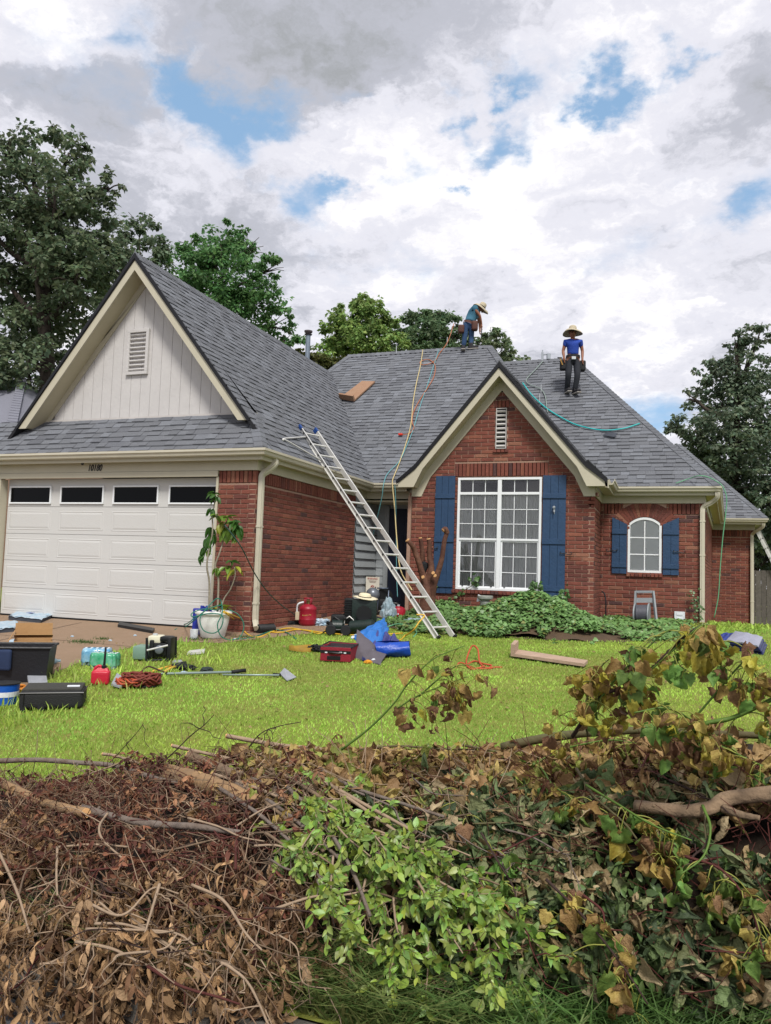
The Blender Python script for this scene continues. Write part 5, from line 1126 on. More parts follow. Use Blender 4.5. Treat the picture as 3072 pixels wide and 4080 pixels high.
def rosette(x, y, n, lpx, col, sp=1., dr=.6):
    c = lp(x, y); P = np.tile(c, (n, 1))+RNG.normal(0, .012, (n, 3)); a = np.linspace(0, 2*math.pi, n, endpoint=False)+RNG.uniform(0, 1); D = np.stack([np.cos(a)*sp, np.sin(a)*sp, -dr+RNG.uniform(-.4, .6, n)], 1)
    C = np.array(col)[None]*(1+RNG.uniform(-.25, .25, (n, 1))); o_ = leafmesh('leaf_cluster', P, D, np.tile([0, 0, 1.], (n, 1))+RNG.normal(0, .3, (n, 3)), RNG.uniform(.8, 1.15, n)*lpx/s, C, m_pl, None, PL)
    o_.parent = pp; return o_
g1, g2, g3 = (.045, .12, .02), (.13, .23, .03), (.26, .28, .03)
for a in ((462, 1068, 9, 18, g1, 1, .3), (457, 1100, 7, 17, g1, .7, 1.), (466, 1075, 6, 17, g1), (505, 1128, 8, 26, g1, 1, .3), (490, 1118, 7, 24, g2, 1, .2), (500, 1145, 7, 26, g2, .6, 1.2), (515, 1135, 6, 28, g1, .6, 1.), (478, 1130, 6, 26, g3, .6, 1.2), (470, 1115, 5, 24, g2, 1, .2), (486, 1142, 6, 28, g2, .5, 1.2), (455, 1140, 8, 26, g1, .6, 1.1), (447, 1165, 8, 26, g1, .6, 1.2), (458, 1155, 7, 28, g1, .5, 1.2), (441, 1185, 5, 22, g1, .5, 1.2),
          (436, 1198, 3, 22, g1, .4, 1.2), (450, 1188, 3, 18, g2, .3, 1.2), (508, 1228, 4, 28, g3, .35, .5), (487, 1225, 6, 20, g2, .9, .3), (500, 1215, 6, 20, g1, .9, .1), (468, 1228, 5, 22, g2, .5, 1.), (463, 1316, 7, 16, g3, 1, -.2), (487, 1316, 8, 18, g3, 1, -.3), (475, 1312, 6, 16, g2, 1, -.5)): rosette(*a)
# --- blue plastic sprayer bags with coiled green line at the pot
m_bluep = M('blue_plastic', '#232f8c', .4, .2, 14, .3, 40); m_wh = M('white_plastic', '#cfd4d8', .45, .08)
t, s = item('tool_bag', 'two blue plastic tool sleeves hanging at the left of the white pot', 'bag', 437, 1372, up=.0); base2 = np.array(t.location); dd2 = (CM @ base2)[2]
def l2(x, y, dy=0.): q = Rv @ (dep(x, y, dd2)-base2); return np.array([q[0], q[1]+dy, q[2]])
B(MB().rbox((l2(428, 1342)+np.array([0, -.05, 0])), (20/s, .06, 56/s), .02), 'sleeve', m_bluep, t); mb = MB(); mb.rbox(l2(449, 1345)+np.array([0, -.10, 0]), (38/s, .07, 50/s), .02)
for k in range(12): a = l2(440+RNG.uniform(-8, 22), 1318+RNG.uniform(-4, 8), -.12); mb.rbox(a, (.05, .03, .09), .01, rotz(RNG.uniform(-1, 1)))
B(mb, 'sleeve', m_bluep, t)
t, s = item('white_cup', 'small white plastic cup standing under the blue sleeves beside the pot', 'cup', 419, 1380); B(MB().lathe([(0, 0), (8/s, 0), (9/s, 20/s), (8/s, 20/s), (7/s, .01), (0, .012)], 18), 'cup', m_wh, t, auto=True)
def ghose(label, pts, r, mat, cat='hose', name='garden_hose', n=80):
    """pts (x, y, height above ground)"""
    return hose(name, label, cat, [gp(x, y)+np.array([0, 0, max(h, r)]) if h < 5 else None for x, y, h in pts], r, mat, n)
pd = (CM @ base)[2]-.3
def dp(*q): return [dep(x, y, pd+dz) for x, y, dz in q]
hose('air_line', 'green air line coiled in loops over the rim of the white pot', 'hose', dp((400, 1355, 0), (420, 1340, -.05), (440, 1322, -.1), (460, 1312, -.1), (480, 1308, 0), (470, 1318, .1), (440, 1316, .05), (415, 1325, 0), (418, 1333, -.1), (450, 1326, -.12), (480, 1330, -.12), (478, 1355, -.14), (462, 1368, -.16), (440, 1362, -.15), (432, 1340, -.14), (440, 1322, -.1), (460, 1300, -.02), (470, 1293, .0), (478, 1300, .05), (480, 1325, -.1), (470, 1350, -.15), (478, 1375, -.15), (500, 1383, -.1), (520, 1375, .0), (527, 1350, .05), (515, 1328, .05), (495, 1318, .05)), .008, m_dgrn, n=150)
hose('air_line', 'green air line trailing from the driveway towards the coils at the pot', 'hose', [gp(378, 1362, .01), gp(395, 1352, .01), dep(408, 1345, pd), dep(425, 1330, pd-.05)], .008, m_dgrn)
hose('air_line', 'dark green line sagging from the plant across the brick side wall to the red cylinder', 'hose', [dep(486, 1135, pd+.15), onX(520, 1180, GX+.15), onX(548, 1235, GX+.14), onX(575, 1275, GX+.14), onX(605, 1305, GX+.14), onX(632, 1325, GX+.14), gp(655, 1343, .02)], .009, M('dark_hose', '#22433c', .5), n=60)
hose('air_line', 'green line snaking over the walk behind the yellow hose', 'hose', [gp(500, 1384, .01), gp(540, 1380, .01), gp(575, 1370, .02), gp(600, 1365, .03), gp(620, 1370, .02), gp(640, 1382, .01)], .009, m_dgrn, n=50)
hose('air_hose', 'yellow air hose looping from the pot to the compressor', 'hose', [dep(480, 1322, pd), dep(495, 1330, pd), gp(512, 1358, .10), gp(535, 1372, .01), gp(560, 1378, .01), gp(590, 1367, .02), gp(625, 1360, .02), gp(665, 1366, .02), gp(690, 1372, .02), gp(708, 1366, .06)], .011, m_ylw)
hose('air_hose', 'second yellow air hose lying along the edge of the grass', 'hose', [dep(483, 1321, pd), dep(500, 1328, pd), gp(540, 1350, .03), gp(575, 1366, .02), gp(610, 1369, .02), gp(645, 1363, .02), gp(700, 1370, .02), gp(760, 1375, .02), gp(820, 1374, .02), gp(870, 1371, .02)], .011, m_ylw)
hose('air_hose', 'yellow air hose hanging off the lower rungs of the ladder', 'hose', [dep(900, 1328, 11.3), dep(917, 1330, 11.3), dep(905, 1345, 11.2), dep(893, 1362, 11.2), gp(875, 1378, .03), gp(865, 1384, .01), gp(840, 1388, .01)], .012, m_ylw)
hose('air_line', 'green hose curling on the ivy edge left of the ladder foot', 'hose', [gp(800, 1374, .02), gp(830, 1366, .06), gp(860, 1360, .09), gp(885, 1362, .05), gp(900, 1370, .03), gp(893, 1378, .01)], .010, m_grn)
hose('garden_hose', 'dark hose crossing the ivy to the left of the stone pedestal', 'hose', [gp(955, 1330, .08), gp(985, 1326, .25), gp(1015, 1316, .3), gp(1040, 1303, .3)], .012, M('dark_hose'))
# --- corrugated drain pipe, stones
m_corr = M('black_corrugated', '#1a1b1d', .6, .1)
c = gp(556, 1369, .07); t = thing('drain_pipe', 'black corrugated drain pipe under the downspout', 'pipe', (c[0], c[1], c[2]-.07)); ax = np.array([-.35, -1, 0.])
prof = []; 
for i in range(15): prof += [(.062, i*.022), (.07, i*.022+.008), (.062, i*.022+.016)]
A = frame_z(-ax); H(MB().lathe(prof[:], 20, c+np.array([0, 0, 0]), ax=-ax), 'pipe', m_corr, t, auto=True); H(MB().lathe([(.0, -.002), (.055, -.001), (.055, -.003), (0, -.004)], 20, c, ax=-ax), 'opening', m_dark, t)
def rock(label, x, y, w, h, mat, name='stone', cat='stone', seed=0):
    p = gp(x, y); s = pm_at(p); bm = bmesh.new(); bmesh.ops.create_icosphere(bm, subdivisions=3, radius=1)
    for v in bm.verts:
        k = mn.noise(v.co*1.6+Vector((seed*3.1, 0, 0)))*.35+mn.noise(v.co*4)*.12; v.co = v.co*(1+k); v.co.x *= w/s/2; v.co.y *= w/s/2*.7; v.co.z = max(v.co.z, -.4)*h/s/1.4
    me = bpy.data.meshes.new(name); bm.to_mesh(me); bm.free(); me.materials.append(mat); me.polygons.foreach_set('use_smooth', np.ones(len(me.polygons), bool)); o = link(name, me); o.location = (p[0], p[1], p[2]+h/s*.25); o.rotation_euler[2] = VW; return tag(o, label, cat)
m_rk = M('black_rag', '#17181b', .85, .3, 10, .6)
rock('black crumpled rag at the foot of the side wall beside the downspout', 618, 1350, 34, 10, m_rk, 'rag', 'rag', 1); rock('smaller black rag next to the first one against the side wall', 640, 1350, 24, 9, m_rk, 'rag', 'rag', 2)
# --- red gas cylinder
m_red = M('red_paint', '#8e1a2c', .4, .12, 12, .1); m_redb = M('bright_red', '#b31f34', .4, .06); 
t, s = item('gas_cylinder', 'dark red steel gas cylinder with collar handle against the side wall', 'gas cylinder', 664, 1352); r = 19/s; h = 46/s
B(MB().lathe([(r*.8, 0), (r*.85, .012), (r*.9, .02), (r, .05), (r, h*.28), (r*1.02, h*.30), (r, h*.32), (r, h*.74), (r*1.02, h*.76), (r*.96, h*.86), (r*.6, h*.98), (r*.25, h*1.02), (0, h*1.02)], 28), 'cylinder', m_red, t, auto=True)
mb = MB()
for a in range(4): q = np.array([math.cos(a*1.57+.7), math.sin(a*1.57+.7), 0])*r*.5; mb.tube([q+np.array([0, 0, h*.95]), q+np.array([0, 0, h*1.28])], .008, 6)
mb.tube([np.array([math.cos(a), math.sin(a), 0])*r*.52+np.array([0, 0, h*1.28]) for a in np.linspace(0, 6.28, 20)], .009, 6); B(mb, 'collar_handle', m_red, t, smooth=True)
B(MB().lathe([(0, h), (.025, h), (.022, h*1.12), (.03, h*1.13), (.03, h*1.18), (0, h*1.2)], 12), 'valve', M('brass'), t)
mb = MB(); mb.tube(spline([(-r*.5, 0, h*1.1), (-r*1.1, -.02, h), (-r*1.25, 0, h*.75), (-r*1.15, 0, h*.4)], 14), .016, 8); B(mb, 'white_hose', m_wh, t, smooth=True); B(MB().rbox((-r*1.15, -.03, h*.45), (.07, .03, .14), .01), 'label_card', M('cream_card', '#b5aa90', .7), t)
mb = MB()
for k in range(7): mb.box((-.07+k*.022, -r*1.0-.001+abs(k-3)*.004, h*.52+RNG.uniform(-.01, .01)), (.012, .003, .018))
B(mb, 'printed_marks', M('gold_print', '#a98a4a', .6), t)['kind'] = 'stuff'
# --- wheeled green compressor with twin tanks
m_gr = M('dark_green_enamel', '#10201c', .4, .25, 8, .15); m_blk = M('black_plastic', '#0e1012', .45, .15, 8, .1); m_cream = M('straw_pale', '#cfc5a8', .8, .1, 40, .4)
t, s = item('air_compressor', 'dark green wheeled air compressor with two horizontal tanks in front of the porch', 'air compressor', 770, 1372)
def px(x, y): return (x-770)/s, (1372-y)/s
def bx(x0, y0, x1, y1, dy, dd, r=.015):
    (a, b), (c, d) = px(x0, y0), px(x1, y1); return MB().rbox(((a+c)/2, dy, (b+d)/2), (abs(c-a), dd, abs(b-d)), min(r, abs(c-a)*.3, abs(b-d)*.3))
rt = 14/s
for xa, xb, yy_, zz, lab in ((753, 812, -.12, .12, 'a'), (712, 745, .0, .13, 'b')):
    a = px(xa, 0)[0]; b = px(xb, 0)[0]; Lh = (b-a); c = MB().lathe([(0, 0), (rt*.7, .01), (rt, .04), (rt, Lh-.04), (rt*.7, Lh-.01), (0, Lh)], 22, (a, yy_, rt+.02), ax=(1, -.22 if lab == 'a' else 0, .12 if lab == 'a' else 0)); B(c, 'tank', m_gr, t, auto=True)
B(bx(788-30, 1360, 812, 1296, .15, .34, .02), 'engine_housing', m_gr, t, auto=True); B(bx(742, 1350, 762, 1294, .14, .22, .02), 'pump', m_blk, t, auto=True)
mb = MB()
for k in range(9): (a, b) = px(752, 1298+k*5); mb.box((a, .14, b), (24/s, .26, .012))
B(mb, 'cooling_fins', m_blk, t)['kind'] = 'stuff'
mb = MB(); a, b = px(785, 1325); mb.lathe([(0, 0), (.10, .0), (.12, .02), (.12, .05), (0, .05)], 20, (a, -.03, b), ax=(0, -1, 0)); B(mb, 'recoil_starter', m_blk, t, auto=True)
mb = MB(); a, b = px(757, 1342); mb.tube([(a-.10, -.04, b-.13), (a-.09, -.05, b+.02), (a-.02, -.05, b+.07), (a+.04, -.05, b+.02), (a+.05, -.04, b-.12)], .010, 6); B(mb, 'guard_tube', m_alu, t, smooth=True)
mb = MB(); a, b = px(722, 1355); mb.rbox((a+.05, .1, b+.10), (.22, .20, .16), .03); mb.tube([(a-.1, .05, b+.02), (a, .0, b+.14), (a+.14, 0, b+.05)], .015, 6); mb.tube([(a-.12, -.1, b-.05), (a+.18, -.1, b-.04)], .012, 6)
for k in range(7): q = np.array([a+RNG.uniform(-.1, .16), RNG.uniform(-.1, .15), b+RNG.uniform(0, .18)]); mb.rbox(q, (.06, .05, .05), .01, rotz(RNG.uniform(0, 3)))
B(mb, 'motor', m_blk, t, auto=True)
for xa in (716, 748): a = px(xa, 0)[0]; B(MB().lathe([(0, -.02), (.07, -.02), (.08, -.01), (.08, .02), (.07, .03), (0, .03)], 18, (a, -.2, .08), ax=(0, -1, 0)), 'wheel', m_rub, t, auto=True)
mb = MB(); a, b = px(722, 1364); mb.tube([(a-.16, -.15, b-.02), (a-.05, -.18, b+.03), (a+.02, -.12, b)], .013, 6); B(mb, 'handle', m_rub, t)
B(MB().box((px(773, 0)[0], -.235, .12), (.035, .003, .06)), 'yellow_label', M('yellow_sticker', '#c79a2a', .5), t)
hb = np.array(t.location); hq = rotz(VW) @ np.array([px(785, 0)[0], .12, px(0, 1294)[1]])+hb
t2 = thing('straw_hat', 'pale straw hat lying on top of the compressor', 'hat', hq, rz=VW, world_=False); hat(t2, (0, 0, .025), (.1, -.1, 1), .19, m_cream, m_band, .0, .45)
# --- grey round-headed heater / fan on a stand
m_grey = M('grey_enamel', '#6a7078', .35, .08, 6, .05, metal=.3)
t, s = item('wheeled_machine', 'black wheeled machine with a round grey metal tank by the front door', 'machine', 818, 1330)
def px(x, y): return (x-818)/s, (1330-y)/s
a, b = px(804, 1285); r = 15/s; bm_ = MB().lathe([(r*math.cos(q), r*math.sin(q)) for q in np.linspace(-1.5, 1.5, 14)], 24, (a, -.1, b)); B(bm_, 'round_tank', m_grey, t, smooth=True)
mb = MB(); a, b = px(826, 1290); mb.lathe([(0, 0), (.17, 0), (.17, .10), (0, .10)], 26, (a, .1, b), ax=(.3, -1, 0)); mb.rbox((a-.06, .1, b-.15), (.28, .25, .22), .03); mb.rbox((a+.02, .12, b+.06), (.1, .1, .2), .02); B(mb, 'motor', m_blk, t, auto=True)
mb = MB()
for x in (815, 837): p0 = px(x, 1325); p1 = px(x+1, 1275); mb.tube([(p0[0], -.08, p0[1]), (p1[0], -.08, p1[1])], .014, 6)
a, b = px(826, 1271); mb.tube([(a-.12, -.05, b), (a+.10, -.05, b)], .016, 6); B(mb, 'stand_leg', M('grey_tube', '#5a6474', .4, metal=.4), t, smooth=True)
for x in (806, 838): a = px(x, 0)[0]; B(MB().lathe([(0, -.02), (.10, -.02), (.11, 0), (.10, .03), (0, .03)], 18, (a, 0, .11), ax=(0, -1, 0)), 'wheel', m_rub, t, auto=True)
B(MB().box((px(808, 0)[0], -.14, px(0, 1313)[1]), (.03, .004, .09)), 'white_tag', m_wh, t)
t, s = item('power_tool', 'black power tool lying against the front door beside the red can', 'power tool', 852, 1334)
mb = MB(); mb.rbox((0, 0, .08), (.30, .18, .14), .04); mb.tube(spline([(-.12, 0, .12), (-.08, 0, .24), (.05, 0, .26), (.14, 0, .14)], 14), .016, 6); mb.rbox((.16, 0, .05), (.12, .12, .08), .03); B(mb, 'tool_body', m_blk, t, auto=True)
# warning sign leaning on the porch wall
s0 = [onY(790, 1285, 15.0), onY(819, 1285, 15.0), onY(820, 1247, 15.1), onY(791, 1246, 15.1)]
t = thing('warning_sign', 'white warning sign with red heading leaning on the porch siding', 'sign', s0[0]); mb = MB(); mb.add(s0+[q+np.array([0, .012, 0]) for q in s0], [(0, 1, 2, 3), (7, 6, 5, 4), (0, 4, 5, 1), (1, 5, 6, 2), (2, 6, 7, 3), (3, 7, 4, 0)]); H(mb, 'panel', M('sign_white', '#b9b3a6', .6), t)
ux = (s0[1]-s0[0]); uz = (s0[3]-s0[0])
def stxt(body, u, v, size, mat, par, w=1.):
    cu = bpy.data.curves.new('t', 'FONT'); cu.body = body; cu.size = size; cu.extrude = .001; cu.align_x = 'CENTER'; o = bpy.data.objects.new('t', cu); COL.objects.link(o); me = bpy.data.meshes.new_from_object(o); bpy.data.objects.remove(o); me.materials.append(mat)
    o = bpy.data.objects.new('lettering', me); COL.objects.link(o); o.parent = par; p = s0[0]+ux*u+uz*v+np.array([0, -.006, 0])-ORG[par.name]; o.location = tuple(p); o.rotation_euler = (math.pi/2, 0, 0); o.scale = (w, 1, 1); return o
stxt('WARNING', .5, .84, .055, M('sign_red', '#a02a22', .6), t, .85)
mb = MB()
for k in range(3): q = s0[0]+ux*.5+uz*(.77-k*.05); mb.box(q+np.array([0, -.003, 0]), (.17-.02*k, .002, .005))
H(mb, 'print_line', M('sign_grey', '#6b4c46', .7), t)['kind'] = 'stuff'
mb = MB(); q = s0[0]+ux*.5+uz*.42+np.array([0, -.004, 0]); 
mb.tube([q+np.array([math.cos(a)*.035, 0, math.sin(a)*.035]) for a in np.linspace(0, 6.28, 20)], .005, 5); mb.tube([q+np.array([-.025, 0, .025]), q+np.array([.025, 0, -.025])], .005, 5); H(mb, 'prohibition_ring', MATS['sign_red'], t)
mb = MB(); mb.rbox(q+np.array([-.06, 0, -.06]), (.05, .004, .05), .002); mb.rbox(q+np.array([.07, 0, -.02]), (.02, .004, .06), .002); H(mb, 'pictogram', m_dark, t)
# --- plastic bag, red can, litter
def blob(name, label, cat, x, y, w, h, d, mat, seed, amp=.35, up=0., fr=2.2, group=None):
    p = gp(x, y, up); s = pm_at(p); bm = bmesh.new(); bmesh.ops.create_icosphere(bm, subdivisions=4, radius=1)
    for v in bm.verts:
        c = v.co.copy(); k = mn.noise(c*fr+Vector((seed*3.1, 1, 0)))*amp+abs(mn.noise(c*fr*2.6+Vector((seed, 0, 0))))*amp*.7; v.co = c*(1+k-amp*.2); v.co.x *= w/s/2; v.co.y *= d/s/2; v.co.z = (max(v.co.z, -.72)+.72)*h/s/1.72
    me = bpy.data.meshes.new(name); bm.to_mesh(me); bm.free(); me.materials.append(mat); me.polygons.foreach_set('use_smooth', np.ones(len(me.polygons), bool)); me.set_sharp_from_angle(angle=math.radians(28)); o = link(name, me); o.location = tuple(p); o.rotation_euler[2] = VW; return tag(o, label, cat, group)
m_bag = M('thin_white_plastic', '#b3bec6', .4, .08, 8, .3, 30, col2='#8fb0bd', trans=.3); m_pw = M('white_litter', '#b9c0c8', .5, .1, 10, .4, 30, col2='#7ea0b4')
blob('plastic_bag', 'crumpled white plastic bag standing by the front door', 'plastic bag', 839, 1338, 30, 44, 24, m_bag, 3, .45)
t, s = item('fuel_can', 'small round red can half behind the white plastic bag', 'can', 860, 1336); B(MB().lathe([(0, 0), (14/s, 0), (16/s, .03), (16/s, 18/s), (13/s, 23/s), (4/s, 26/s), (0, 26/s)], 22), 'can', m_redb, t, auto=True); B(MB().lathe([(0, 0), (3/s, 0), (3/s, .03), (0, .03)], 12, (0, 0, 26/s)), 'cap', m_wh, t)
mb = MB()
for k in range(2): mb.box((-.03+k*.03, -16/s-.002, 10/s), (.02, .003, .03))
B(mb, 'printed_marks', m_wh, t)
blob('plastic_sheet', 'flattened white and blue plastic wrappers behind the ladder', 'plastic wrapper', 855, 1352, 100, 8, 40, m_pw, 4, .6, fr=4)
blob('plastic_sheet', 'crumpled white plastic sheet right behind the ladder rails', 'plastic wrapper', 905, 1352, 56, 16, 34, m_bag, 5, .6, fr=3.5)
blob('plastic_sheet', 'blue-white wrappers on the walk right of the red gas cylinder', 'plastic wrapper', 697, 1352, 44, 14, 26, m_pw, 6, .6, fr=4)
blob('plastic_sheet', 'small white wrapper lying behind the blue tarp on the ivy', 'plastic wrapper', 785, 1377, 34, 9, 16, m_pw, 7, .6, fr=4)
blob('fallen_leaf_heap', 'orange-brown leaves on the grass right behind the tarp', 'leaf', 825, 1384, 42, 9, 16, M('tan_leaf', '#a8743c', .8, .2), 8, .4); blob('fallen_leaf_heap', 'orange-brown leaf left of the tarp peak', 'leaf', 778, 1384, 24, 9, 16, MATS['tan_leaf'], 9, .4)
blob('plastic_bag', 'dark sheet lying on the ground beside the compressor tanks', 'sheet', 775, 1356, 60, 6, 34, M('dark_sheet', '#25262c', .6, .2), 10, .3)
p = gp(812, 1345); t = thing('dark_panel', 'dark curved panel lying behind the compressor at the porch', 'panel', p); 
# leaning dark board in front of porch
mb = MB(); q0, q1, q2, q3 = gp(775, 1366, .03), gp(845, 1355, .02), gp(838, 1345, .05), gp(782, 1340, .16); rows = [[q0+(q1-q0)*u for u in np.linspace(0, 1, 10)], [(q0+(q1-q0)*u)*.5+(q3+(q2-q3)*u)*.5+np.array([0, 0, .03*math.sin(3*u)]) for u in np.linspace(0, 1, 10)], [q3+(q2-q3)*u for u in np.linspace(0, 1, 10)]]
mb.sheet(rows); H(mb, 'panel', M('dark_sheet'), t, smooth=True)
# --- blue hat-like yellow tool belt
t, s = item('tool_belt', 'yellow leather tool belt dropped on the grass left of the red suitcase', 'tool belt', 660, 1407)
mb = MB(); n = 40; V = []
for z in (0, 11/s):
    for r_ in (1, .93):
        for k in range(n): a = 2*math.pi*k/n; V.append((-8/s+28/s*r_*math.cos(a)*(1+.05*math.sin(3*a)), 14/s*r_*math.sin(a)*1.6, z+.012*math.sin(2*a)))
mb.add(V, [(k, (k+1) % n, 2*n+(k+1) % n, 2*n+k) for k in range(n)]+[(n+k, n+(k+1) % n, 3*n+(k+1) % n, 3*n+k) for k in range(n)]+[(2*n+k, 2*n+(k+1) % n, 3*n+(k+1) % n, 3*n+k) for k in range(n)]); B(mb, 'belt', M('yellow_leather', '#8c6e22', .7, .2, 12, .3), t, smooth=True)
blob('glove', 'black gloves in a heap at the right end of the yellow belt', 'gloves', 682, 1408, 30, 15, 22, m_rk, 11, .6, fr=3)
# --- open red suitcase
m_dred = M('dark_red_fabric', '#7e1526', .7, .12, 10, .3, 60); m_lin = M('grey_lining', '#3a3236', .85, .2, 8, .4)
t, s = item('suitcase', 'open dark red suitcase with black band on the lawn', 'suitcase', 733, 1425, rz=math.radians(-10))
w, h, dpt = 66/s, 30/s, .42
mb = MB(); th_ = .02
mb.rbox((0, -dpt/2, h*.5), (w, th_, h), .008); mb.rbox((0, dpt/2, h*.55), (w, th_, h*1.1), .008); mb.rbox((-w/2+th_/2, 0, h*.52), (th_, dpt, h*1.02), .008); mb.rbox((w/2-th_/2, 0, h*.5), (th_, dpt, h), .008); mb.rbox((0, 0, .01), (w, dpt, .02), .008); B(mb, 'shell', m_dred, t)
mb = MB(); mb.box((0, 0, .04), (w-.05, dpt-.05, .02)); mb.box((0, dpt/2-.018, h*.55), (w-.05, .008, h*1.0)); mb.box((-w/2+.03, 0, h*.5), (.006, dpt-.05, h*.9)); mb.rbox((-.04, .05, .10), (w*.5, .14, .10), .03); B(mb, 'lining', m_lin, t)
mb = MB(); mb.tube([(-w/2, -dpt/2, h), (w/2, -dpt/2, h), (w/2, dpt/2, h*1.04), (-w/2, dpt/2, h*1.12), (-w/2, -dpt/2, h)], .011, 6); mb.box((0, -dpt/2-.012, h*.66), (w*1.002, .006, h*.2)); mb.tube(spline([(-w*.2, -dpt/2-.02, h*.6), (-w*.1, -dpt/2-.035, h*.62), (w*.1, -dpt/2-.035, h*.6), (w*.2, -dpt/2-.02, h*.62)], 12), .012, 6); mb.rbox((-w*.05, -dpt/2-.008, .04), (w*.45, .012, .05), .006); B(mb, 'black_trim', m_blk, t)
mb = MB()
for k in (-.3, -.05, .18, .32): mb.box((w*k, -dpt/2-.018, h*(.62+.03*math.sin(9*k))), (.03, .006, .014))
B(mb, 'strap_buckle', m_wh, t)
# suitcase lid / grey mat sagging under the tarp
def quadsheet(pts4, nx, ny, fn):
    a, b, c, d = pts4; return [[(a*(1-u)+b*u)*(1-v)+(d*(1-u)+c*u)*v+fn(u, v) for u in np.linspace(0, 1, nx)] for v in np.linspace(0, 1, ny)]
def tarp(name, label, cat, pts, mat, fn, th_=.012, nx=26, ny=20, eyelets=()):
    pts = [np.array(q) for q in pts]; t = thing(name, label, cat, pts[0]); rows = quadsheet(pts, nx, ny, fn); mb = MB(); mb.sheet(rows); mb.sheet([[q-np.array([0, 0, th_]) for q in r] for r in rows]); 
    edge = [rows[0][i] for i in range(nx)]+[rows[j][-1] for j in range(ny)]+[rows[-1][i] for i in range(nx-1, -1, -1)]+[rows[j][0] for j in range(ny-1, -1, -1)]
    m = len(edge); mb.add(edge+[q-np.array([0, 0, th_]) for q in edge], [(i, (i+1) % m, m+(i+1) % m, m+i) for i in range(m)]); H(mb, 'sheet', mat, t, smooth=True)
    for u, v in eyelets: q = rows[int(v*(ny-1))][int(u*(nx-1))]; H(MB().lathe([(.008, 0), (.024, .001), (.024, .006), (.008, .008)], 14, q+np.array([0, -.006, .004]), ax=(0, -.7, .7)), 'eyelet', M('pale_metal'), t)
    return t
nz = lambda u, v, s_, k: mn.noise(Vector((u*s_+k, v*s_, k)))
zz = np.array([0, 0, 1.])
tarp('grey_mat', 'grey flap of the suitcase lid drooping onto the grass', 'flap', [gp(768, 1425, .02), gp(822, 1438, .01), gp(845, 1412, .02), gp(770, 1402, .26)], M('grey_fabric', '#555056', .85, .12, 8, .3), lambda u, v: zz*(.09*math.sin(math.pi*min(1, v*1.1))*(1-u*.5)+.02*nz(u, v, 4, 2)))
m_tarp = M('blue_tarp', '#2567b0', .35, .12, 7, .35, 40); m_tarpd = M('blue_tarp_deep', '#0f3f9c', .35, .2, 9, .35, 40); m_tarpi = M('purple_blue_tarp', '#3d3f78', .45, .2, 9, .35)
tarp('tarp', 'light blue tarp folded into a peak with brass eyelets on top of the pile', 'tarp', [gp(757, 1408, .18), gp(818, 1418, .10), gp(840, 1392, .20), gp(828, 1385, .34)], m_tarp, lambda u, v: zz*(.06*math.sin(math.pi*u)*math.sin(math.pi*v)+.035*nz(u, v, 5, 4)+.012*nz(u, v, 14, 1)), eyelets=((.95, .05), (.1, .05)))
tarp('tarp', 'purple-blue tarp folded in flat pleats under the light blue one', 'tarp', [gp(800, 1424, .05), gp(848, 1420, .06), gp(862, 1400, .14), gp(812, 1398, .24)], m_tarpi, lambda u, v: zz*(.03*math.sin(u*18)+.03*nz(u, v, 6, 9)), eyelets=((.1, .05),))
tarp('tarp', 'dark blue tarp corner with an eyelet hanging below the light blue one', 'tarp', [gp(782, 1430, .03), gp(812, 1432, .02), gp(826, 1412, .1), gp(782, 1408, .18)], M('navy_tarp', '#1a2250', .5, .15), lambda u, v: zz*(.03*nz(u, v, 5, 11)), eyelets=((.85, .05),))
# rolled bright blue tarp
pr0, pr1 = gp(812, 1420, .10), gp(884, 1420, .105); t = thing('rolled_tarp', 'bright blue tarp rolled up, its spiral end facing right', 'tarp', pr0); mb = MB(); axr = pr1-pr0; Lr = np.linalg.norm(axr); A = frame_z(axr); n = 120; V = []
for j, q in enumerate(np.linspace(0, 1, 8)):
    for k in range(n):
        a = k/n*math.pi*2*3.2; r = .03+.085*k/n+.006*math.sin(a*5+j)+.004*nz(q, k/n, 9, 3)*3; V.append(pr0+axr*q+A @ np.array([r*math.cos(a)*1.15, r*math.sin(a)*.95, .01*math.sin(a*2)]))
mb.add(V, [(j*n+k, j*n+k+1, (j+1)*n+k+1, (j+1)*n+k) for j in range(7) for k in range(n-1)]); H(mb, 'roll', m_tarpd, t, smooth=True)
# --- orange rope coils on the lawn
def coil(name, label, cat, x, y, w, h, n, r, mat, seed=1, turns=5, hgt=.06, group=None):
    p = gp(x, y); s = pm_at(p); rs = np.random.RandomState(seed); pts = []
    for k in range(turns*10):
        a = k*.63+rs.uniform(-.2, .2); q = rs.uniform(.55, 1.05); pts.append(p+rotz(VW) @ np.array([w/s/2*q*math.cos(a), w/s/2*.9*q*math.sin(a), r+hgt*rs.rand()]))
    return hose(name, label, cat, pts, r, mat, n)
m_orc = M('orange_cord', '#a8482a', .6, .15); m_or2 = M('rust_cord', '#6a2c20', .7, .2)
hose('rope', 'orange rope with a standing loop lying mid-lawn', 'rope', [gp(1012, 1437, .01), gp(1025, 1432, .02), gp(1045, 1438, .02), gp(1062, 1440, .01), gp(1050, 1447, .01), gp(1020, 1444, .01), gp(1008, 1440, .03), gp(1010, 1428, .06), gp(1020, 1425, .17), gp(1032, 1428, .14), gp(1037, 1438, .03), gp(1055, 1446, .01), gp(1068, 1444, .01), gp(1085, 1444, .01)], .011, m_orc)
hose('rope', 'short second strand of orange rope beside the loop', 'rope', [gp(985, 1446, .01), gp(992, 1438, .03), gp(1003, 1438, .02), gp(1020, 1448, .01), gp(1045, 1444, .02)], .010, m_orc)
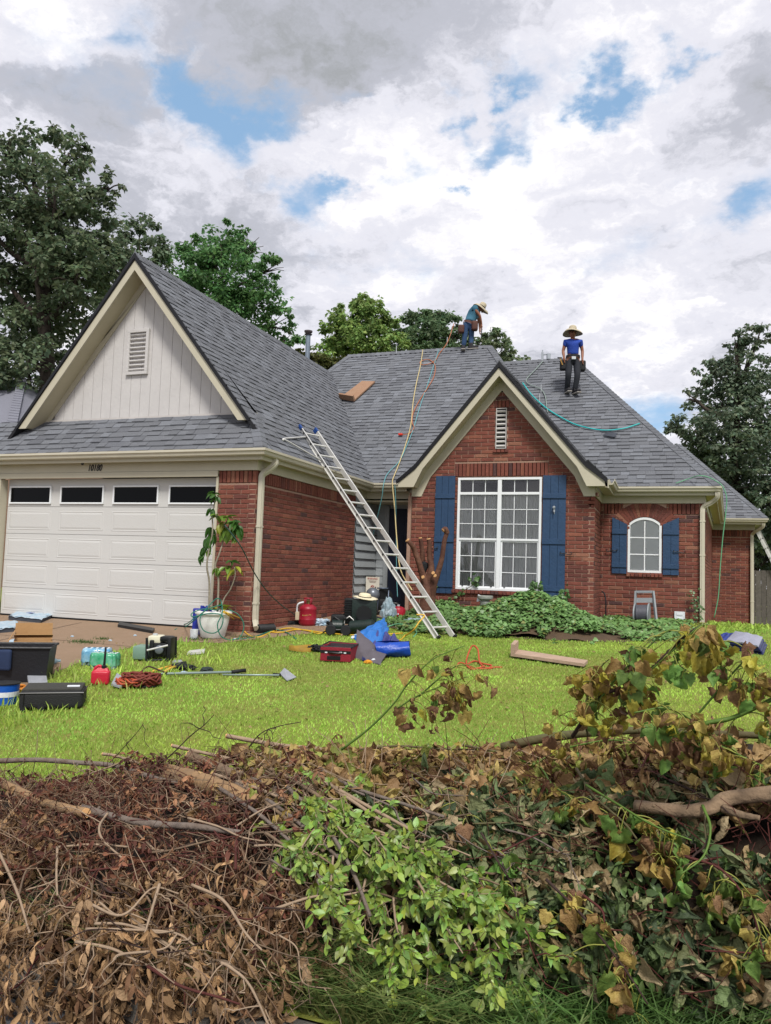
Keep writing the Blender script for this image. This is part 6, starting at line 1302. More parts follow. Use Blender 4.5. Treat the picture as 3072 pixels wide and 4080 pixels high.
coil('power_cord_heap', 'tangled heap of rust-brown cord on the lawn right of the red gas can', 'cord', 305, 1482, 84, 30, 500, .010, m_or2, 3, 22, .12)
coil('orange_cord_heap', 'orange cord tangled through the brown heap', 'cord', 285, 1484, 70, 26, 260, .010, m_orc, 5, 9, .09)
blob('scrap_heap', 'dark tools half buried under the cord heap', 'tools', 300, 1484, 60, 14, 40, m_rk, 12, .5)
p = gp(262, 1490, .0); o = MB(); q4 = [gp(240, 1488, .03), gp(262, 1492, .02), gp(272, 1478, .03), gp(252, 1470, .06)]; o.add([q-q4[0] for q in q4]+[q-q4[0]+zz*.02 for q in q4], [(0, 1, 2, 3), (7, 6, 5, 4), (0, 4, 5, 1), (1, 5, 6, 2), (2, 6, 7, 3), (3, 7, 4, 0)]); o = o.build('metal_plate', M('grey_plate', '#8d9096', .5, .15, 12, .3)); o.location = tuple(q4[0]); tag(o, 'grey punched metal plate at the left end of the cord heap', 'plate')
# --- generator
t, s = item('generator', 'small engine set with cream fuel tank, black frame and pale green box', 'generator', 333, 1427)
def px(x, y): return (x-333)/s, (1427-y)/s
def bx(x0, y0, x1, y1, dy, dd, r=.015):
    (a, b), (c, d) = px(x0, y0), px(x1, y1); return MB().rbox(((a+c)/2, dy, (b+d)/2), (abs(c-a), dd, abs(b-d)), min(r, abs(c-a)*.3, abs(b-d)*.3, dd*.3))
m_lgreen = M('pale_green_plastic', '#6f8a7c', .5, .08, 6, .15); m_tank = M('cream_plastic', '#cfcbb4', .4, .05)
B(bx(289, 1425, 322, 1396, .05, .26, .03), 'green_box', m_lgreen, t, auto=True); B(bx(318, 1392, 347, 1374, .08, .24, .04), 'fuel_tank', m_tank, t, auto=True); a, b = px(330, 1372); B(MB().lathe([(0, 0), (.03, 0), (.03, .02), (0, .022)], 14, (a, .05, b-.01)), 'tank_cap', M('pale_metal'), t)
mb = bx(326, 1418, 362, 1388, .06, .24, .03); B(mb, 'engine', m_blk, t, auto=True); a, b = px(347, 1402); B(MB().lathe([(0, 0), (.055, 0), (.05, .03), (.03, .04), (0, .04)], 18, (a, -.07, b), ax=(0, -1, 0)), 'recoil_starter', m_grey, t, auto=True)
mb = MB()
for dy in (-.08, .2):
    for xa in (321, 370): p0, p1 = px(xa, 1430), px(xa-2, 1378); mb.tube([(p0[0], dy, p0[1]), (p1[0], dy, p1[1])], .016, 8)
    p0, p1 = px(321, 1398), px(368, 1390); 
    p2, p3 = px(320, 1428), px(372, 1424); mb.tube([(p2[0], dy, p2[1]+.01), (p3[0], dy, p3[1]+.01)], .015, 8)
mb.rbox((px(368, 0)[0], .0, px(0, 1402)[1]), (.05, .2, .30), .015); mb.rbox((px(357, 0)[0], .05, px(0, 1380)[1]), (.14, .2, .06), .02); mb.rbox((px(329, 0)[0], -.05, px(0, 1402)[1]), (.05, .05, .22), .015); B(mb, 'frame', m_blk, t, auto=True)
p0, p1 = px(322, 1404), px(366, 1392); B(MB().tube([(p0[0], -.10, p0[1]), (p1[0], -.10, p1[1])], .012, 8), 'front_bar', m_alu, t)
# --- water bottles packs
m_wb = M('blue_shrink_wrap', '#56a9d8', .15, .15, 14, .3, 30, col2='#a8cfe0', trans=.3, spec=.6); m_wg = M('green_shrink_wrap', '#25a873', .15, .15, 9, .3, 30, col2='#8fd0b5', trans=.3, spec=.6); m_cap = M('white_cap', '#d5dade', .4)
m_clear = M('clear_plastic', '#a9c2cc', .1, .1, 10, .1, trans=.5, spec=.7)
def pack(label, x, y, w, h, mat, rz, nx=5, ny=3):
    t, s = item('bottle_pack', label, 'water pack', x, y, rz=rz); W = w/s; Hh = h/s; D_ = W*.55
    mb = MB(); bm = None
    for i in range(nx):
        for j in range(ny):
            c = (-W/2+W*(i+.5)/nx, -D_/2+D_*(j+.5)/ny, 0); r = W/nx*.49
            mb2 = MB().lathe([(0, 0), (r*.9, 0), (r, .01), (r, Hh*.62), (r*.75, Hh*.74), (r*.35, Hh*.88), (r*.35, Hh*.93), (0, Hh*.93)], 10, c); B(mb2, 'bottle', m_clear, t, auto=True); B(MB().lathe([(0, 0), (r*.42, 0), (r*.42, Hh*.07), (0, Hh*.075)], 8, (c[0], c[1], Hh*.93)), 'cap', m_cap, t)
    V = []; n = 36
    for z in (0, Hh*.2, Hh*.55, Hh*.78, Hh*.96):
        for k in range(n):
            a = 2*math.pi*k/n; ca, sa = math.cos(a), math.sin(a); e = .28; X_ = abs(ca)**e*np.sign(ca)*W*.52; Y_ = abs(sa)**e*np.sign(sa)*D_*.55; f = 1-(.10 if z > Hh*.9 else .02*(z/Hh)); V.append((X_*f+.006*math.sin(a*nx*2), Y_*f+.006*math.sin(a*9), z+.008*math.sin(a*7)))
    mb = MB(); mb.add(V, [(i*n+k, i*n+(k+1) % n, (i+1)*n+(k+1) % n, (i+1)*n+k) for i in (1, 2, 3) for k in range(n)]+[tuple(4*n+k for k in range(n))]); B(mb, 'shrink_wrap', mat, t, smooth=True); return t
pack('blue shrink-wrapped pack of water bottles behind the green one', 208, 1436, 58, 36, m_wb, math.radians(12))
pack('green shrink-wrapped pack of water bottles on the edge of the lawn', 226, 1444, 56, 34, m_wg, math.radians(-4))
# --- red gas can with long black spout
t, s = item('gas_can', 'red plastic gas can with a tall black spout on the lawn', 'gas can', 217, 1479, rz=.15); w, h = 38/s, 36/s
mb = MB(); mb.rbox((0, 0, h*.42), (w, w*.62, h*.84), .03, None, 3); mb.add([(-w*.40, -w*.2, h*.80), (w*.42, -w*.2, h*.80), (w*.42, w*.2, h*.80), (-w*.40, w*.2, h*.80), (-w*.15, -w*.1, h*1.02), (w*.35, -w*.12, h*.98), (w*.35, w*.12, h*.98), (-w*.15, w*.1, h*1.02)], [(0, 1, 5, 4), (1, 2, 6, 5), (2, 3, 7, 6), (3, 0, 4, 7), (4, 5, 6, 7)]); B(mb, 'can_body', m_redb, t, auto=True)
B(MB().tube(spline([(-w*.36, 0, h*.72), (-w*.34, 0, h*.95), (-w*.12, 0, h*1.10), (w*.04, 0, h*1.02)], 14), .016, 8), 'handle', m_redb, t, smooth=True)
B(MB().lathe([(0, 0), (.028, 0), (.028, .025), (.013, .035), (.011, .20), (.006, .22), (0, .22)], 14, (w*.14, 0, h*.97), ax=(.03, 0, 1)), 'spout', m_blk, t, auto=True)
# --- shovels and poles
def pole(name, label, cat, pts, r, mat, grip=None, head=None, hmat=None):
    pts = [np.array(q) for q in pts]; t = thing(name, label, cat, pts[0]); H(MB().tube(pts, r, 8), 'handle', mat, t, smooth=True)
    if grip is not None: H(MB().tube([np.array(q) for q in grip], r*1.5, 8), 'grip', m_rub, t, smooth=True)
    if head is not None: H(head, 'blade', hmat or m_galv, t, auto=True)
    return t
m_pole = M('grey_green_tube', '#8b9a96', .4, .08, 10, .05, metal=.3)
a, b, c = gp(348, 1463, .035), gp(500, 1459, .035), gp(530, 1455, .035); mb = MB(); q = [gp(335, 1470, .01), gp(300, 1462, .01), gp(298, 1474, .01), gp(325, 1480, .01)]; mb.add(q+[v+zz*.02 for v in q], [(0, 1, 2, 3), (7, 6, 5, 4), (0, 4, 5, 1), (1, 5, 6, 2), (2, 6, 7, 3), (3, 7, 4, 0)])
pole('shingle_shovel', 'long grey-handled shovel with black grip lying across the lawn', 'shovel', [gp(322, 1468, .03), a, b], .014, m_pole, [b, c], mb, m_alu)
a, b = gp(480, 1462, .02), gp(603, 1465, .03); q = [gp(604, 1462, .03), gp(614, 1458, .07), gp(640, 1468, .02), gp(620, 1474, .01)]; mb = MB(); mb.add(q+[v+zz*.008 for v in q], [(0, 1, 2, 3), (7, 6, 5, 4), (0, 4, 5, 1), (1, 5, 6, 2), (2, 6, 7, 3), (3, 7, 4, 0)])
pole('scraper', 'thin pole with a silver flat blade at its right end lying on the lawn', 'scraper', [a, b], .010, m_pole, [gp(590, 1463, .03), gp(606, 1464, .03)], mb, M('grey_plate'))
m_ywood = M('yellow_handle', '#c79a3c', .5, .1)
q = [gp(345, 1453, .02), gp(372, 1444, .03), gp(378, 1450, .05), gp(352, 1458, .02)]
pole('pry_tool', 'yellow-handled tool just above the brown cord heap', 'hand tool', [gp(325, 1456, .02), gp(350, 1450, .03), gp(370, 1444, .03)], .013, m_ywood, [gp(370, 1444, .03), gp(398, 1440, .04)])
pole('hatchet', 'second yellow-handled tool with a black head beside it', 'hand tool', [gp(355, 1458, .03), gp(368, 1450, .035), gp(382, 1446, .03)], .015, m_ywood, [gp(380, 1446, .03), gp(400, 1440, .04)])
blob('glove', 'black gloves and bits lying above the long shovel', 'gloves', 402, 1448, 42, 12, 22, m_rk, 21, .6, fr=3); blob('glove', 'single dark glove at the end of the small hose on the lawn', 'glove', 447, 1452, 28, 11, 18, M('dark_teal_rag', '#26302f', .8), 22, .3)
blob('glove', 'blue and white scrap near the yellow-handled tools', 'scrap', 397, 1455, 14, 5, 10, m_pw, 23, .3)
hose('cord', 'thin dark cord arching over the brown cord heap', 'cord', [gp(308, 1470, .02), gp(307, 1462, .06), gp(320, 1460, .1), gp(345, 1465, .08), gp(365, 1462, .03)], .009, M('dark_brown_cord', '#3a241c', .7))
q = [gp(404, 1417, .01), gp(441, 1414, .01), gp(443, 1408, .01), gp(410, 1412, .01)]
def slab(name, label, cat, q, th_, mat):
    o = MB(); o.add([v-q[0] for v in q]+[v-q[0]+zz*th_ for v in q], [(0, 1, 2, 3), (7, 6, 5, 4), (0, 4, 5, 1), (1, 5, 6, 2), (2, 6, 7, 3), (3, 7, 4, 0)]); o = o.build(name, mat); o.location = tuple(q[0]); return tag(o, label, cat)
slab('metal_strip', 'short pale metal strip lying on the grass below the pot', 'metal strip', q, .03, m_alu)
slab('shingle_scrap', 'flat grey scrap on the grass beside the generator feet', 'scrap', [gp(372, 1433, .0), gp(395, 1434, .0), gp(392, 1428, .0), gp(376, 1428, .0)], .015, M('grey_plate'))
slab('black_bar', 'long black bar lying on the driveway behind the engine set', 'bar', [gp(254, 1356, .0), gp(330, 1370, .0), gp(334, 1364, .0), gp(258, 1350, .0)], .05, m_blk)
# --- black tote, cardboard box, bottle, buckets, black suitcase
t, s = item('storage_tote', 'big open black plastic tote at the left edge of the picture', 'tote', 45, 1468, rz=math.radians(14)); 
def openbox(W, D_, Hh, th_, taper=.9):
    mb = MB(); o1 = [(-W/2*taper, -D_/2*taper, 0), (W/2*taper, -D_/2*taper, 0), (W/2*taper, D_/2*taper, 0), (-W/2*taper, D_/2*taper, 0)]; o2 = [(-W/2, -D_/2, Hh), (W/2, -D_/2, Hh), (W/2, D_/2, Hh), (-W/2, D_/2, Hh)]
    i2 = [(x*(1-2*th_/W), y*(1-2*th_/D_), Hh) for x, y, z in o2]; i1 = [(x*(1-2*th_/W), y*(1-2*th_/D_), th_) for x, y, z in o1]; V = o1+o2+i2+i1
    mb.add(V, [(0, 1, 2, 3)]+[(k, (k+1) % 4, 4+(k+1) % 4, 4+k) for k in range(4)]+[(4+k, 4+(k+1) % 4, 8+(k+1) % 4, 8+k) for k in range(4)]+[(8+k, 8+(k+1) % 4, 12+(k+1) % 4, 12+k) for k in range(4)]+[(12, 13, 14, 15)]); return mb
m_tote = M('black_tote', '#131419', .5, .12, 5, .2)
B(openbox(.62, .46, .36, .012), 'tub', m_tote, t)
mb = MB(); mb.tube([(-.32, -.24, .36), (.32, -.24, .36), (.32, .24, .36), (-.32, .24, .36), (-.32, -.24, .36)], .014, 6); B(mb, 'rim', m_tote, t)
t2, s = item('cloth', 'dark blue cloth hanging over the near side of the black tote', 'cloth', 8, 1476); B(MB().rbox((0, -.08, .25), (.2, .06, .22), .03, None, 2), 'cloth', M('navy_cloth', '#1d2c4a', .85, .15), t2, auto=True)
m_card = M('cardboard', '#b08a5e', .85, .1, 5, .2, 40, col2='#9c7850'); t, s = item('cardboard_box', 'open cardboard box with raised flaps behind the black tote', 'box', 68, 1446, rz=math.radians(24))
B(openbox(.40, .40, .34, .006, 1.0), 'carton', m_card, t)
for R_, c, d in (((0, 1), (0, -.19-.08, .40), (.40, .20, .006)), ((0, 2), (.0, .22, .43), (.40, .006, .16))):
    A = np.array([[1, 0, 0], [0, math.cos(.7), -math.sin(.7)], [0, math.sin(.7), math.cos(.7)]]) if R_[1] == 1 else np.eye(3)
    if R_[1] == 1: c = (0, -.13, .39); A = np.array([[1, 0, 0], [0, math.cos(-.25), -math.sin(-.25)], [0, math.sin(-.25), math.cos(-.25)]])
    B(MB().box(c, d, A), 'flap', m_card, t)
B(MB().box((-.24, 0, .36), (.006, .38, .17), np.array([[math.cos(.5), 0, math.sin(.5)], [0, 1, 0], [-math.sin(.5), 0, math.cos(.5)]])), 'flap', m_card, t)
def bottle(label, x, y, rz, ln=.20, cat='bottle', mat=None, r=.032):
    t, s = item('plastic_bottle', label, cat, x, y, rz=rz, up=r); B(MB().lathe([(0, 0), (r*.9, .005), (r, .02), (r*.95, ln*.3), (r, ln*.6), (r*.6, ln*.8), (r*.35, ln*.88), (r*.35, ln), (0, ln)], 14, (-ln/2, 0, 0), ax=(1, 0, 0)), 'bottle_body', mat or m_clear, t, auto=True); return t
bottle('clear plastic bottle lying on the driveway right of the cardboard box', 107, 1437, .6, .24, r=.045)
t, s = item('paint_bucket', 'blue bucket with white band and pale contents at the left edge', 'bucket', 8, 1520); r = 30/s; h = 44/s
B(MB().lathe([(0, 0), (r*.9, 0), (r, h), (r*.95, h), (r*.86, .01), (0, .01)], 30), 'bucket', M('blue_bucket', '#1450a8', .4, .08), t, auto=True); B(MB().lathe([(r*.945, h*.38), (r*.952, h*.38), (r*.972, h*.62), (r*.965, h*.62)], 30), 'band', m_wh, t); B(MB().lathe([(0, h*.9), (r*.93, h*.9), (r*.93, h*.92), (0, h*.93)], 26), 'contents', M('pale_mauve', '#b9a9b4', .7, .1), t); B(MB().lathe([(r*.99, h*.97), (r*1.05, h*.97), (r*1.05, h*1.02), (r*.95, h*1.02)], 30), 'rim', m_blk, t)
coil('orange_cord_heap', 'orange cord bunched between the blue bucket and black suitcase', 'cord', 48, 1503, 62, 20, 260, .010, M('amber_cord', '#b3701f', .6, .12), 8, 10, .08)
slab('grey_tray', 'flat grey tray lying between the tote and the black suitcase', 'tray', [gp(62, 1490, .02), gp(102, 1484, .02), gp(98, 1470, .05), gp(58, 1476, .05)], .03, M('grey_plate'))
m_bfab = M('black_nylon', '#1c1d1e', .75, .15, 8, .4, 90); t, s = item('suitcase', 'long black soft suitcase lying flat on the lawn at the left', 'suitcase', 112, 1531, rz=math.radians(16))
W = 128/s; mb = MB(); mb.rbox((0, .10, .09), (W, .40, .17), .05, None, 3); B(mb, 'case', m_bfab, t, auto=True); mb = MB(); mb.rbox((0, .11, .176), (W*.93, .36, .035), .016, None, 2); B(mb, 'lid', M('grey_nylon', '#34342f', .8, .15, 8, .4, 60), t, auto=True)
mb = MB(); mb.tube([(-W/2, -.10, .155), (W/2, -.10, .155), (W/2, .28, .155)], .007, 5); mb.tube([(-W*.42, -.105, .04), (-W*.42, -.105, .15)], .006, 5); B(mb, 'zip', M('black_metal'), t); B(MB().rbox((W*.32, .02, .199), (.11, .05, .012), .004), 'luggage_tag', m_wh, t)
for k in (-.42, -.15): B(MB().lathe([(0, -.015), (.03, -.015), (.03, .015), (0, .015)], 12, (W*k, -.09, .03), ax=(0, 1, 0)), 'wheel', m_rub, t)
# --- shrink wrapped shingle bundles on the driveway
def bundle(label, q, h, seed):
    t = thing('shingle_bundle', label, 'shingle bundle', q[0]); c = sum(q)/4; mb = MB(); mb.add([v+zz*.006 for v in q]+[v+zz*h for v in q], [(0, 1, 2, 3), (7, 6, 5, 4), (0, 4, 5, 1), (1, 5, 6, 2), (2, 6, 7, 3), (3, 7, 4, 0)]); H(mb, 'shingles', M('dark_shingle'), t)
    q2 = [c+(v-c)*1.04 for v in q]; rows = quadsheet([v+zz*(h+.012) for v in q2], 18, 10, lambda u, v: zz*(.03*nz(u, v, 6, seed)-.6*h*(max(0, abs(u-.5)-.42)*8+max(0, abs(v-.5)-.40)*6)*.5)); mb = MB(); mb.sheet(rows); H(mb, 'plastic_wrap', m_pw, t, smooth=True); c2 = rows[5][8]
    H(MB().rbox(c2+zz*.004, (.09, .10, .006), .002), 'blue_print', m_bluep, t); return t
bundle('shingle bundle in torn white and blue wrapping near the garage door', [gp(18, 1340), gp(88, 1347), gp(118, 1334), gp(40, 1328)], .07, 3)
bundle('shingle bundle in white wrap cut by the left edge of the picture', [gp(-40, 1372), gp(30, 1366), gp(38, 1352), gp(-30, 1352)], .07, 6)
slab('grey_litter', 'small white scrap on the driveway left of the box', 'litter', [gp(18, 1396, .0), gp(34, 1396, 0), gp(32, 1388, .02), gp(20, 1389, .01)], .03, m_pw)
m_chip = M('white_litter'); 
for i, (x, y, lab) in enumerate(((238, 1386, 'tiny white chip mid-driveway above the water packs'), (292, 1375, 'tiny white chip on the driveway left of the engine set'), (156, 1377, 'tiny pale chip on the driveway between box and door'), (508, 1383, 'small white scrap on the walk right of the pot'))): blob('litter', lab, 'litter', x, y, 7, 4, 6, m_chip, 30+i, .3)
mb = MB()
for (x, y, n_) in ((95, 1402, 60), (180, 1391, 60), (128, 1398, 20), (350, 1352, 20), (175, 1382, 30)): pass
def tuft(label, x, y, n, w, h=.05):
    p = gp(x, y); X = RNG.normal(p[0], w, n); Y = RNG.normal(p[1], w*.5, n); a = RNG.uniform(0, 6.28, n); B0 = np.stack([X, Y, G(X, Y)], 1); s_ = np.stack([np.cos(a), np.sin(a), 0*a], 1)*.005; u = np.stack([RNG.normal(0, .02, n), RNG.normal(0, .02, n), RNG.uniform(.4, 1, n)*h], 1)
    V = np.stack([B0-s_, B0+s_, B0+u], 1).reshape(-1, 3)-p; b = np.arange(n)*3; o = npmesh('weed_tuft', V, np.stack([b, b+1, b+2], 1), m_grass, None, colors=np.tile([.06, .13, .03], (3*n, 1))*1.); o.location = tuple(p); tag(o, label, 'weeds')
tuft('weeds growing in the driveway joint right of the wrapped bundle', 180, 1389, 240, .12); tuft('weeds in the driveway at the far end of the joint', 222, 1382, 90, .06); tuft('weeds on the driveway above the cardboard box', 15, 1400, 140, .12)
tuft('grass tuft at the foot of the white pot', 425, 1383, 160, .12); tuft('tuft at the base of the pier by the black pipe', 530, 1378, 160, .10)
blob('leaf_scrap', 'bright yellow-orange leaf lying on the lawn below the tarp', 'leaf', 795, 1434, 17, 8, 12, M('orange_leaf', '#c98a1c', .7), 40, .3)
# --- cut crape myrtle stump
tb = gp(918, 1352); tb = np.array([-4.02, 13.3, -.95]); ds = (CM @ tb)[2]
t = thing('cut_tree', 'hard-pruned small tree with four sawn-off limbs beside the left shutter', 'tree', tb); m_crape = M('reddish_bark', '#4e2e24', .85, .25, 6, .5, 30, col2='#6b4a3a'); m_cut = M('fresh_cut_wood', '#c79a68', .7, .08)
def limb(pts, r, cut=True, name='trunk'):
    P = spline([dep(x, y, ds+dz) for x, y, dz in pts], 24); H(MB().tube(P, r, 9), name, m_crape, t, smooth=True)
    if cut: a = P[-1]-P[-2]; a /= np.linalg.norm(a); rr = (r[-1] if not np.isscalar(r) else r)*1.02; H(MB().lathe([(0, .006), (rr*.9, .006), (rr, -.01), (rr, -.012)], 14, P[-1], ax=a), 'cut_end', m_cut, t)
limb([(920, 1345, 0), (918, 1310, 0), (922, 1280, 0), (915, 1250, 0), (905, 1215, -.05), (896, 1190, -.05), (890, 1178, -.1), (880, 1167, -.12)], [.12, .10, .08, .055, .05, .045, .04])
limb([(928, 1345, .1), (930, 1300, .1), (935, 1265, .05), (945, 1240, .0), (955, 1205, -.05), (960, 1170, -.05), (966, 1150, -.05)], [.11, .09, .08, .055, .045, .042, .04])
limb([(925, 1300, .05), (924, 1260, .05), (932, 1230, 0), (928, 1200, 0), (928, 1175, 0), (926, 1164, 0)], [.09, .08, .06, .045, .042, .04])
limb([(916, 1290, .2), (914, 1230, .25), (912, 1190, .25), (908, 1162, .25)], [.06, .05, .042, .035])
for x, y, dz in ((914, 1247, -.12), (940, 1244, -.12), (936, 1238, -.12)): H(MB().lathe([(0, .012), (.028, .012), (.032, 0)], 12, dep(x, y, ds+dz), ax=(-.2, -1, .2)), 'cut_end', m_cut, t)
limb([(966, 1152, -.05), (962, 1143, -.08), (957, 1146, -.1)], [.05, .045, .035]); 
t = thing('black_bag', 'black crumpled bag wedged between the limbs of the pruned tree', 'bag', dep(920, 1240, ds)); 
b1 = MB(); bb = dep(915, 1228, ds+.08); b1.rbox(bb, (.14, .10, .24), .05, rotz(.3) @ np.array([[.9, 0, .44], [0, 1, 0], [-.44, 0, .9]]), 3); b1.rbox(dep(936, 1243, ds+.1), (.22, .12, .12), .05, None, 3); H(b1, 'bag', m_rk, t, auto=True)
# --- stone pedestal
pb = np.array(gp(1048, 1335)); pb = np.array([-3.05, 13.0, 0.]); pb[:2] = onY(1048, 1310, 13.0)[:2]; zt_ = onY(1048, 1287, 13.0)[2]; pb[2] = G(*pb[:2]); hh_ = zt_-pb[2]
t = thing('stone_pedestal', 'grey turned stone pedestal standing in the ivy under the big window', 'pedestal', pb)
pr = [(.10, 0), (.10, .3), (.075, .45), (.06, .56), (.062, .62), (.085, .70), (.09, .80), (.07, .84), (.08, .86), (.125, .90), (.135, .96), (.13, 1.0), (0, 1.0)]
H(MB().lathe([(r*1.0, z*hh_) for r, z in pr], 24, pb), 'column', M('cast_stone', '#8c9088', .9, .2, 12, .4), t, auto=True)
slab('white_scrap', 'small white scrap caught in the ivy left of the pedestal', 'litter', [onY(1030, 1300, 13), onY(1040, 1298, 13), onY(1041, 1288, 13.05), onY(1033, 1286, 13.05)], .01, m_wh)
# --- hose reel cart
rp = onY(1395, 1338, 15.5); t = thing('hose_reel_cart', 'grey hose reel cart with coiled hose below the small window', 'hose reel', (rp[0], 15.5, -.87))
m_reel = M('grey_reel_plastic', '#8b9195', .5, .08)
def ry(x, y, Y=15.5): return onY(x, y, Y)
mb = MB()
for xa, xb in ((1374, 1370), (1411, 1418)): mb.beam(ry(xa, 1277), ry(xb, 1340, 15.4), .035, .05)
mb.beam(ry(1374, 1279), ry(1411, 1279), .04, .05); mb.beam(ry(1374, 1297), ry(1413, 1297), .03, .09); H(mb, 'frame', m_reel, t)
for xc in (1372, 1402): c = ry(xc, 1327, 15.4); H(MB().lathe([(0, -.012), (.20, -.012), (.205, 0), (.20, .012), (0, .012)], 30, c, ax=(1, -.12, 0)), 'reel_disc', m_reel, t, auto=True)
c0, c1 = ry(1374, 1327, 15.4), ry(1401, 1327, 15.4); pts = []
for k in range(11*16): a = k/16*2*math.pi; pts.append(c0+(c1-c0)*(k/(11*16))+np.array([0, math.cos(a)*.16, math.sin(a)*.16]))
H(MB().tube(pts, .017, 6), 'coiled_hose', M('grey_hose', '#4c4d55', .5, .2), t, smooth=True)
for k in range(12): H(MB().box(ry(1377+k*2.8, 1280, 15.46), (.012, .02, .03)), 'grip_rib', m_reel, t)
# --- vent box, wall pipe
vb = [ry(1457, 1321, 15.93), ry(1480, 1343, 15.93)]; c = (vb[0]+vb[1])/2; t = thing('vent_box', 'small white plastic vent box low on the brick wall by the downspout', 'vent', c)
w_, h_ = abs(vb[1][0]-vb[0][0]), abs(vb[1][2]-vb[0][2]); H(MB().rbox(c, (w_, .04, h_), .008), 'cover', m_wh, t)
for k in (-.2, .2): H(MB().rbox(c+np.array([0, -.022, h_*k]), (w_*.55, .012, h_*.22), .004), 'louvre', m_wh, t)
hose('spigot_hose', 'short dark hose hanging from the tap in the corner of the brick return', 'hose', [onY(1300, 1278, 15.7), onY(1306, 1283, 15.65), onY(1309, 1300, 15.6), onY(1309, 1320, 15.6), onY(1309, 1345, 15.6)], .014, m_rub)
# --- folded grey tarp and blue tarp at the right
t = thing('folded_tarp', 'grey folded tarp lying on the grass near the far wing', 'tarp', gp(1605, 1412)); pts = [gp(1560, 1402, .03), gp(1650, 1416, .02), gp(1658, 1398, .04), gp(1580, 1386, .06)]
for k in range(4):
    rows = quadsheet([p_+zz*(.035*k)+np.array([.02*k, 0, 0])*(1 if i in (0, 3) else -1) for i, p_ in enumerate(pts)], 20, 12, lambda u, v, k=k: zz*(.05*math.sin(math.pi*u)**.6*math.sin(math.pi*v)**.6+.015*nz(u, v, 5, k))); mb = MB(); mb.sheet(rows); mb.sheet([[q-zz*.02 for q in r] for r in rows])
    edge = rows[0]+[r[-1] for r in rows]+rows[-1][::-1]+[r[0] for r in rows][::-1]; m = len(edge); mb.add(edge+[q-zz*.02 for q in edge], [(i, (i+1) % m, m+(i+1) % m, m+i) for i in range(m)]); H(mb, 'layer', M('grey_tarp', '#8f90a0', .5, .1, 8, .3) if k == 3 else M('navy_tarp'), t, smooth=True)
tarp('tarp', 'blue tarp bundle behind the grey folded one', 'tarp', [gp(1550, 1394, .03), gp(1605, 1398, .05), gp(1612, 1380, .08), gp(1558, 1376, .05)], M('royal_tarp', '#1c2f78', .45, .2, 10, .4), lambda u, v: zz*(.06*math.sin(math.pi*u)*math.sin(math.pi*v)+.05*nz(u, v, 6, 31)))
# ================================================================ BRUSH PILE at the kerb
FX, FY = [-5.5, -3.2, -2.3, -1.9, -1.45, -1.07, -.57, 0, .3, 3], [2.45, 2.38, 2.36, 2.36, 2.45, 2.72, 2.92, 2.98, 3.0, 3.1]
CXs, CZs = [-5.5, -4.2, -3.3, -2.7, -2.06, -1.4, -.74, -.28, .14, .46, 1.5, 3], [-1.52, -1.46, -1.38, -1.20, -1.07, -1.0, -.93, -.85, -.74, -.68, -.62, -.7]
YC = 3.95
def pile(X, s):
    """s 0 foot .. 1 crest .. 1.6 far foot"""
    X = np.asarray(X, float); s = np.asarray(s, float); yf = np.interp(X, FX, FY); zc = np.interp(X, CXs, CZs); Y = np.where(s <= 1, yf+(YC-yf)*s, YC+(s-1)*1.4); zg = G(X, Y)
    k = np.where(s <= 1, np.sin(np.clip(s, 0, 1)*math.pi/2)**.75, np.clip(1-(np.clip(s-1, 0, 1)/.6)**1.6, 0, 1)); Z = zg+(zc-zg)*k
    return np.stack([X, Y, Z], -1)
_XX, _SS = np.meshgrid(np.linspace(-5.4, 2.6, 260), np.linspace(0, 1.0, 90)); _PP = pile(_XX.ravel(), _SS.ravel()); _px, _py, _pd = proj(_PP)
def pdepth(x, y):
    i = int(np.argmin((_px-x)**2+(_py-y)**2*1.0)); return _pd[i]
def pp_(x, y, lift=.05): return dep(x, y, pdepth(x, y)-lift)
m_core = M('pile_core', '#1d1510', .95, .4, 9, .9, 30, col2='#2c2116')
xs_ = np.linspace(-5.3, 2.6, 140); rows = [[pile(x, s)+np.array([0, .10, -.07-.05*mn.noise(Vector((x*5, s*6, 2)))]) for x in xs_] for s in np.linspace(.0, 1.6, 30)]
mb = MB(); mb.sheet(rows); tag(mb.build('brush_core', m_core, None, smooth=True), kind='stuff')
OV = []
def oval_leaf(w, fold, curl, n=5, twist=0.):
    V = []
    for i in range(n):
        t = i/(n-1); ww = w*math.sin(math.pi*(.04+.94*t)**.85)
        for k in (-1, 0, 1):
            a = twist*t; x, z = ww*k*math.cos(fold*abs(k)), ww*abs(k)*math.sin(fold); x, z = x*math.cos(a)-z*math.sin(a), x*math.sin(a)+z*math.cos(a)
            V.append((x, math.sin(curl*t)/max(curl, .01), z-(1-math.cos(curl*t))/max(curl, .01)))
    return np.array(V), np.array([(i*3+k, i*3+k+1, (i+1)*3+k+1, (i+1)*3+k) for i in range(n-1) for k in range(2)])
OV = [oval_leaf(.23, .3, .5), oval_leaf(.20, .9, 1.1, twist=.4), oval_leaf(.25, .5, .2, twist=-.3), oval_leaf(.17, 1.1, 1.6, twist=.6)]
OVG = [oval_leaf(.25, .25, .4), oval_leaf(.28, .15, .25), oval_leaf(.22, .45, .7)]
